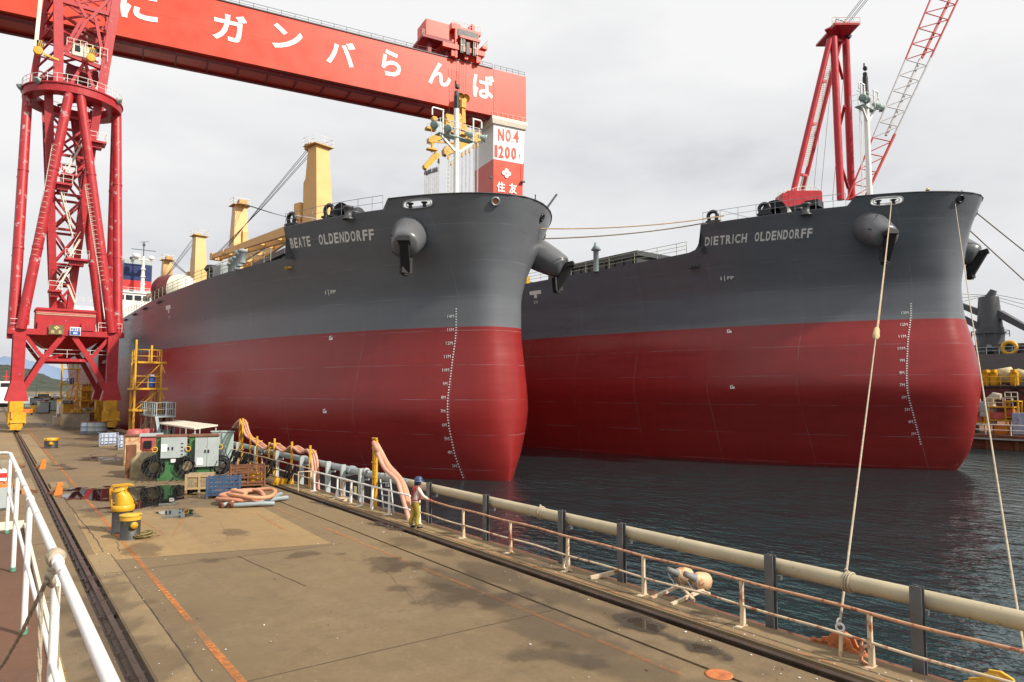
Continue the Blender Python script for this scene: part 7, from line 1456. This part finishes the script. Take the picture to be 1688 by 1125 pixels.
    mb = MB(); mb.lathe([(.175, -.03), (.15, 0), (.148, .05), (.12, .12), (.06, .155), (0, .16)], (.115, 0, 1.655), 20); mb.box((.26, 0, 1.64), (.10, .18, .015)); mb.build('helmet', helmet, r_, local=True)
    mb = MB(); mb.lathe([(.0, -.135), (.115, -.13), (.125, -.05), (.115, .02)], (.075, 0, 1.64), 16); mb.build('hair', black if vest is None else M('neck_cloth', (.02, .025, .05), .8), r_, local=True)
    for s in (-1, 1): mb = MB(); mb.lathe([(0, -.01), (.011, -.004), (.011, .004), (0, .01)], (.205, s * .033, 1.625), 10, (1, 0, 0)); mb.build('eye', black, r_, local=True); mb = MB(); mb.lathe([(0, -.012), (.026, -.006), (.03, .006), (.015, .012)], (.12, s * .086, 1.60), 10, (.2, s, 0)); mb.build('ear', skin_m, r_, local=True)
    mb = MB(); mb.bar((.208, -.022, 1.562), (.208, .022, 1.562), .01, .008); mb.build('mouth', maroon, r_, local=True)
    if vest:
        skin_mesh('vest', [((.0, 0, 1.08), (.18, .135)), ((.03, 0, 1.25), (.195, .145)), ((.06, 0, 1.40), (.15, .125))], [(0, 1), (1, 2)], vest, r_, 2) if False else None
        mb = MB()
        for s in (-1, 1): mb.path([(-.08, s * .05, 1.02), (-.105, s * .09, 1.22), (-.055, s * .13, 1.42), (.06, s * .13, 1.485), (.17, s * .12, 1.38), (.17, s * .09, 1.2), (.145, s * .06, 1.02)], .028, 6)
        mb.torus((.01, 0, 1.0), .16, .022, (0, 0, 1), 18, 6); mb.bar((-.11, -.09, 1.2), (-.11, .09, 1.2), .05, .03); mb.box((-.075, 0, 1.40), (.06, .24, .13)); mb.build('harness', vest, r_, local=True)
    if glove:
        for s in (-1, 1):
            d = (Vector(wr_[s]) - Vector(el[s])).normalized(); d2 = Vector((d.x, d.y, d.z * .3)).normalized(); pm = Vector(wr_[s]) + d2 * .075; sd_ = d2.cross(Vector((0, 0, 1))).normalized()
            VV = [(tuple(Vector(wr_[s]) - d * .05), .045), (wr_[s], .036), (tuple(pm), (.045, .024))]; EE = [(0, 1), (1, 2)]
            for f, ln in ((-.03, .07), (-.01, .085), (.01, .08), (.03, .065)):
                b_ = pm + sd_ * f + d2 * .015; VV += [(tuple(b_), .0125), (tuple(b_ + d2 * ln * .6), .0115), (tuple(b_ + d2 * ln * .8 + Vector((0, 0, -ln * .5))), .010)]; k = len(VV); EE += [(2, k - 3), (k - 3, k - 2), (k - 2, k - 1)]
            VV += [(tuple(Vector(wr_[s]) + d2 * .03 - sd_ * s * .035), .015), (tuple(Vector(wr_[s]) + d2 * .07 - sd_ * s * .06), .012)]; k = len(VV); EE += [(1, k - 2), (k - 2, k - 1)]
            skin_mesh('glove', VV, EE, glove, r_, 1)
    return r_
q = G(691, 872)
person('person in blue helmet, pale shirt and olive-yellow trousers leaning on the quay railing', (12.16, q.y, .05), R(-14), M('pale_pink_shirt', (.62, .50, .46), .85, var=.1, bp=.4, bs=12), M('olive_yellow_cloth', (.36, .27, .03), .85, var=.2, bp=.4, bs=10), M('dark_blue_helmet', (.035, .055, .12), .4, var=.1), M('red_glove', (.45, .07, .06), .8), M('red_harness', (.32, .035, .035), .7))
pb = SM @ Vector((-2.8, -1.4, 17.85))
person('person in yellow helmet and dark jacket behind the bulwark of the right bow', pb, R(-120), M('dark_jacket', (.02, .02, .025), .8), dark, M('yellow_helmet', (.6, .42, .12), .4), None, None, False)

# grit, chips and bird droppings scattered on the paving
random.seed(33); mb = MB()
for k in range(900):
    y = 5 + 45 * random.random() ** 1.6; x = random.choice((random.uniform(2.6, 11.5), random.gauss(11.3, .3), random.gauss(3.0, .5), random.uniform(12.1, 12.9), random.uniform(.5, 1.9)))
    if x > 12.95 or 11.6 < x < 12.08 or 1.98 < x < 2.42: continue
    r_ = random.uniform(.006, .022) * (1.6 if random.random() < .06 else 1); z = .052 if x > 12 else .012; mb.k = 0 if random.random() < .4 else (1 if random.random() < .6 else 2)
    pts = [(x + r_ * random.uniform(.6, 1.3) * math.cos(a), y + r_ * 1.4 * random.uniform(.6, 1.3) * math.sin(a)) for a in (0, 1.1, 2.2, 3.3, 4.4, 5.4)]
    mb.add([(px, py, z) for px, py in pts] + [(x, y, z + r_ * .7)], [(i, (i + 1) % 6, 6) for i in range(6)])
o = mb.build('grit', [M('white_chips', (.62, .60, .55), .8), rusty, conc_obj], kind='stuff')
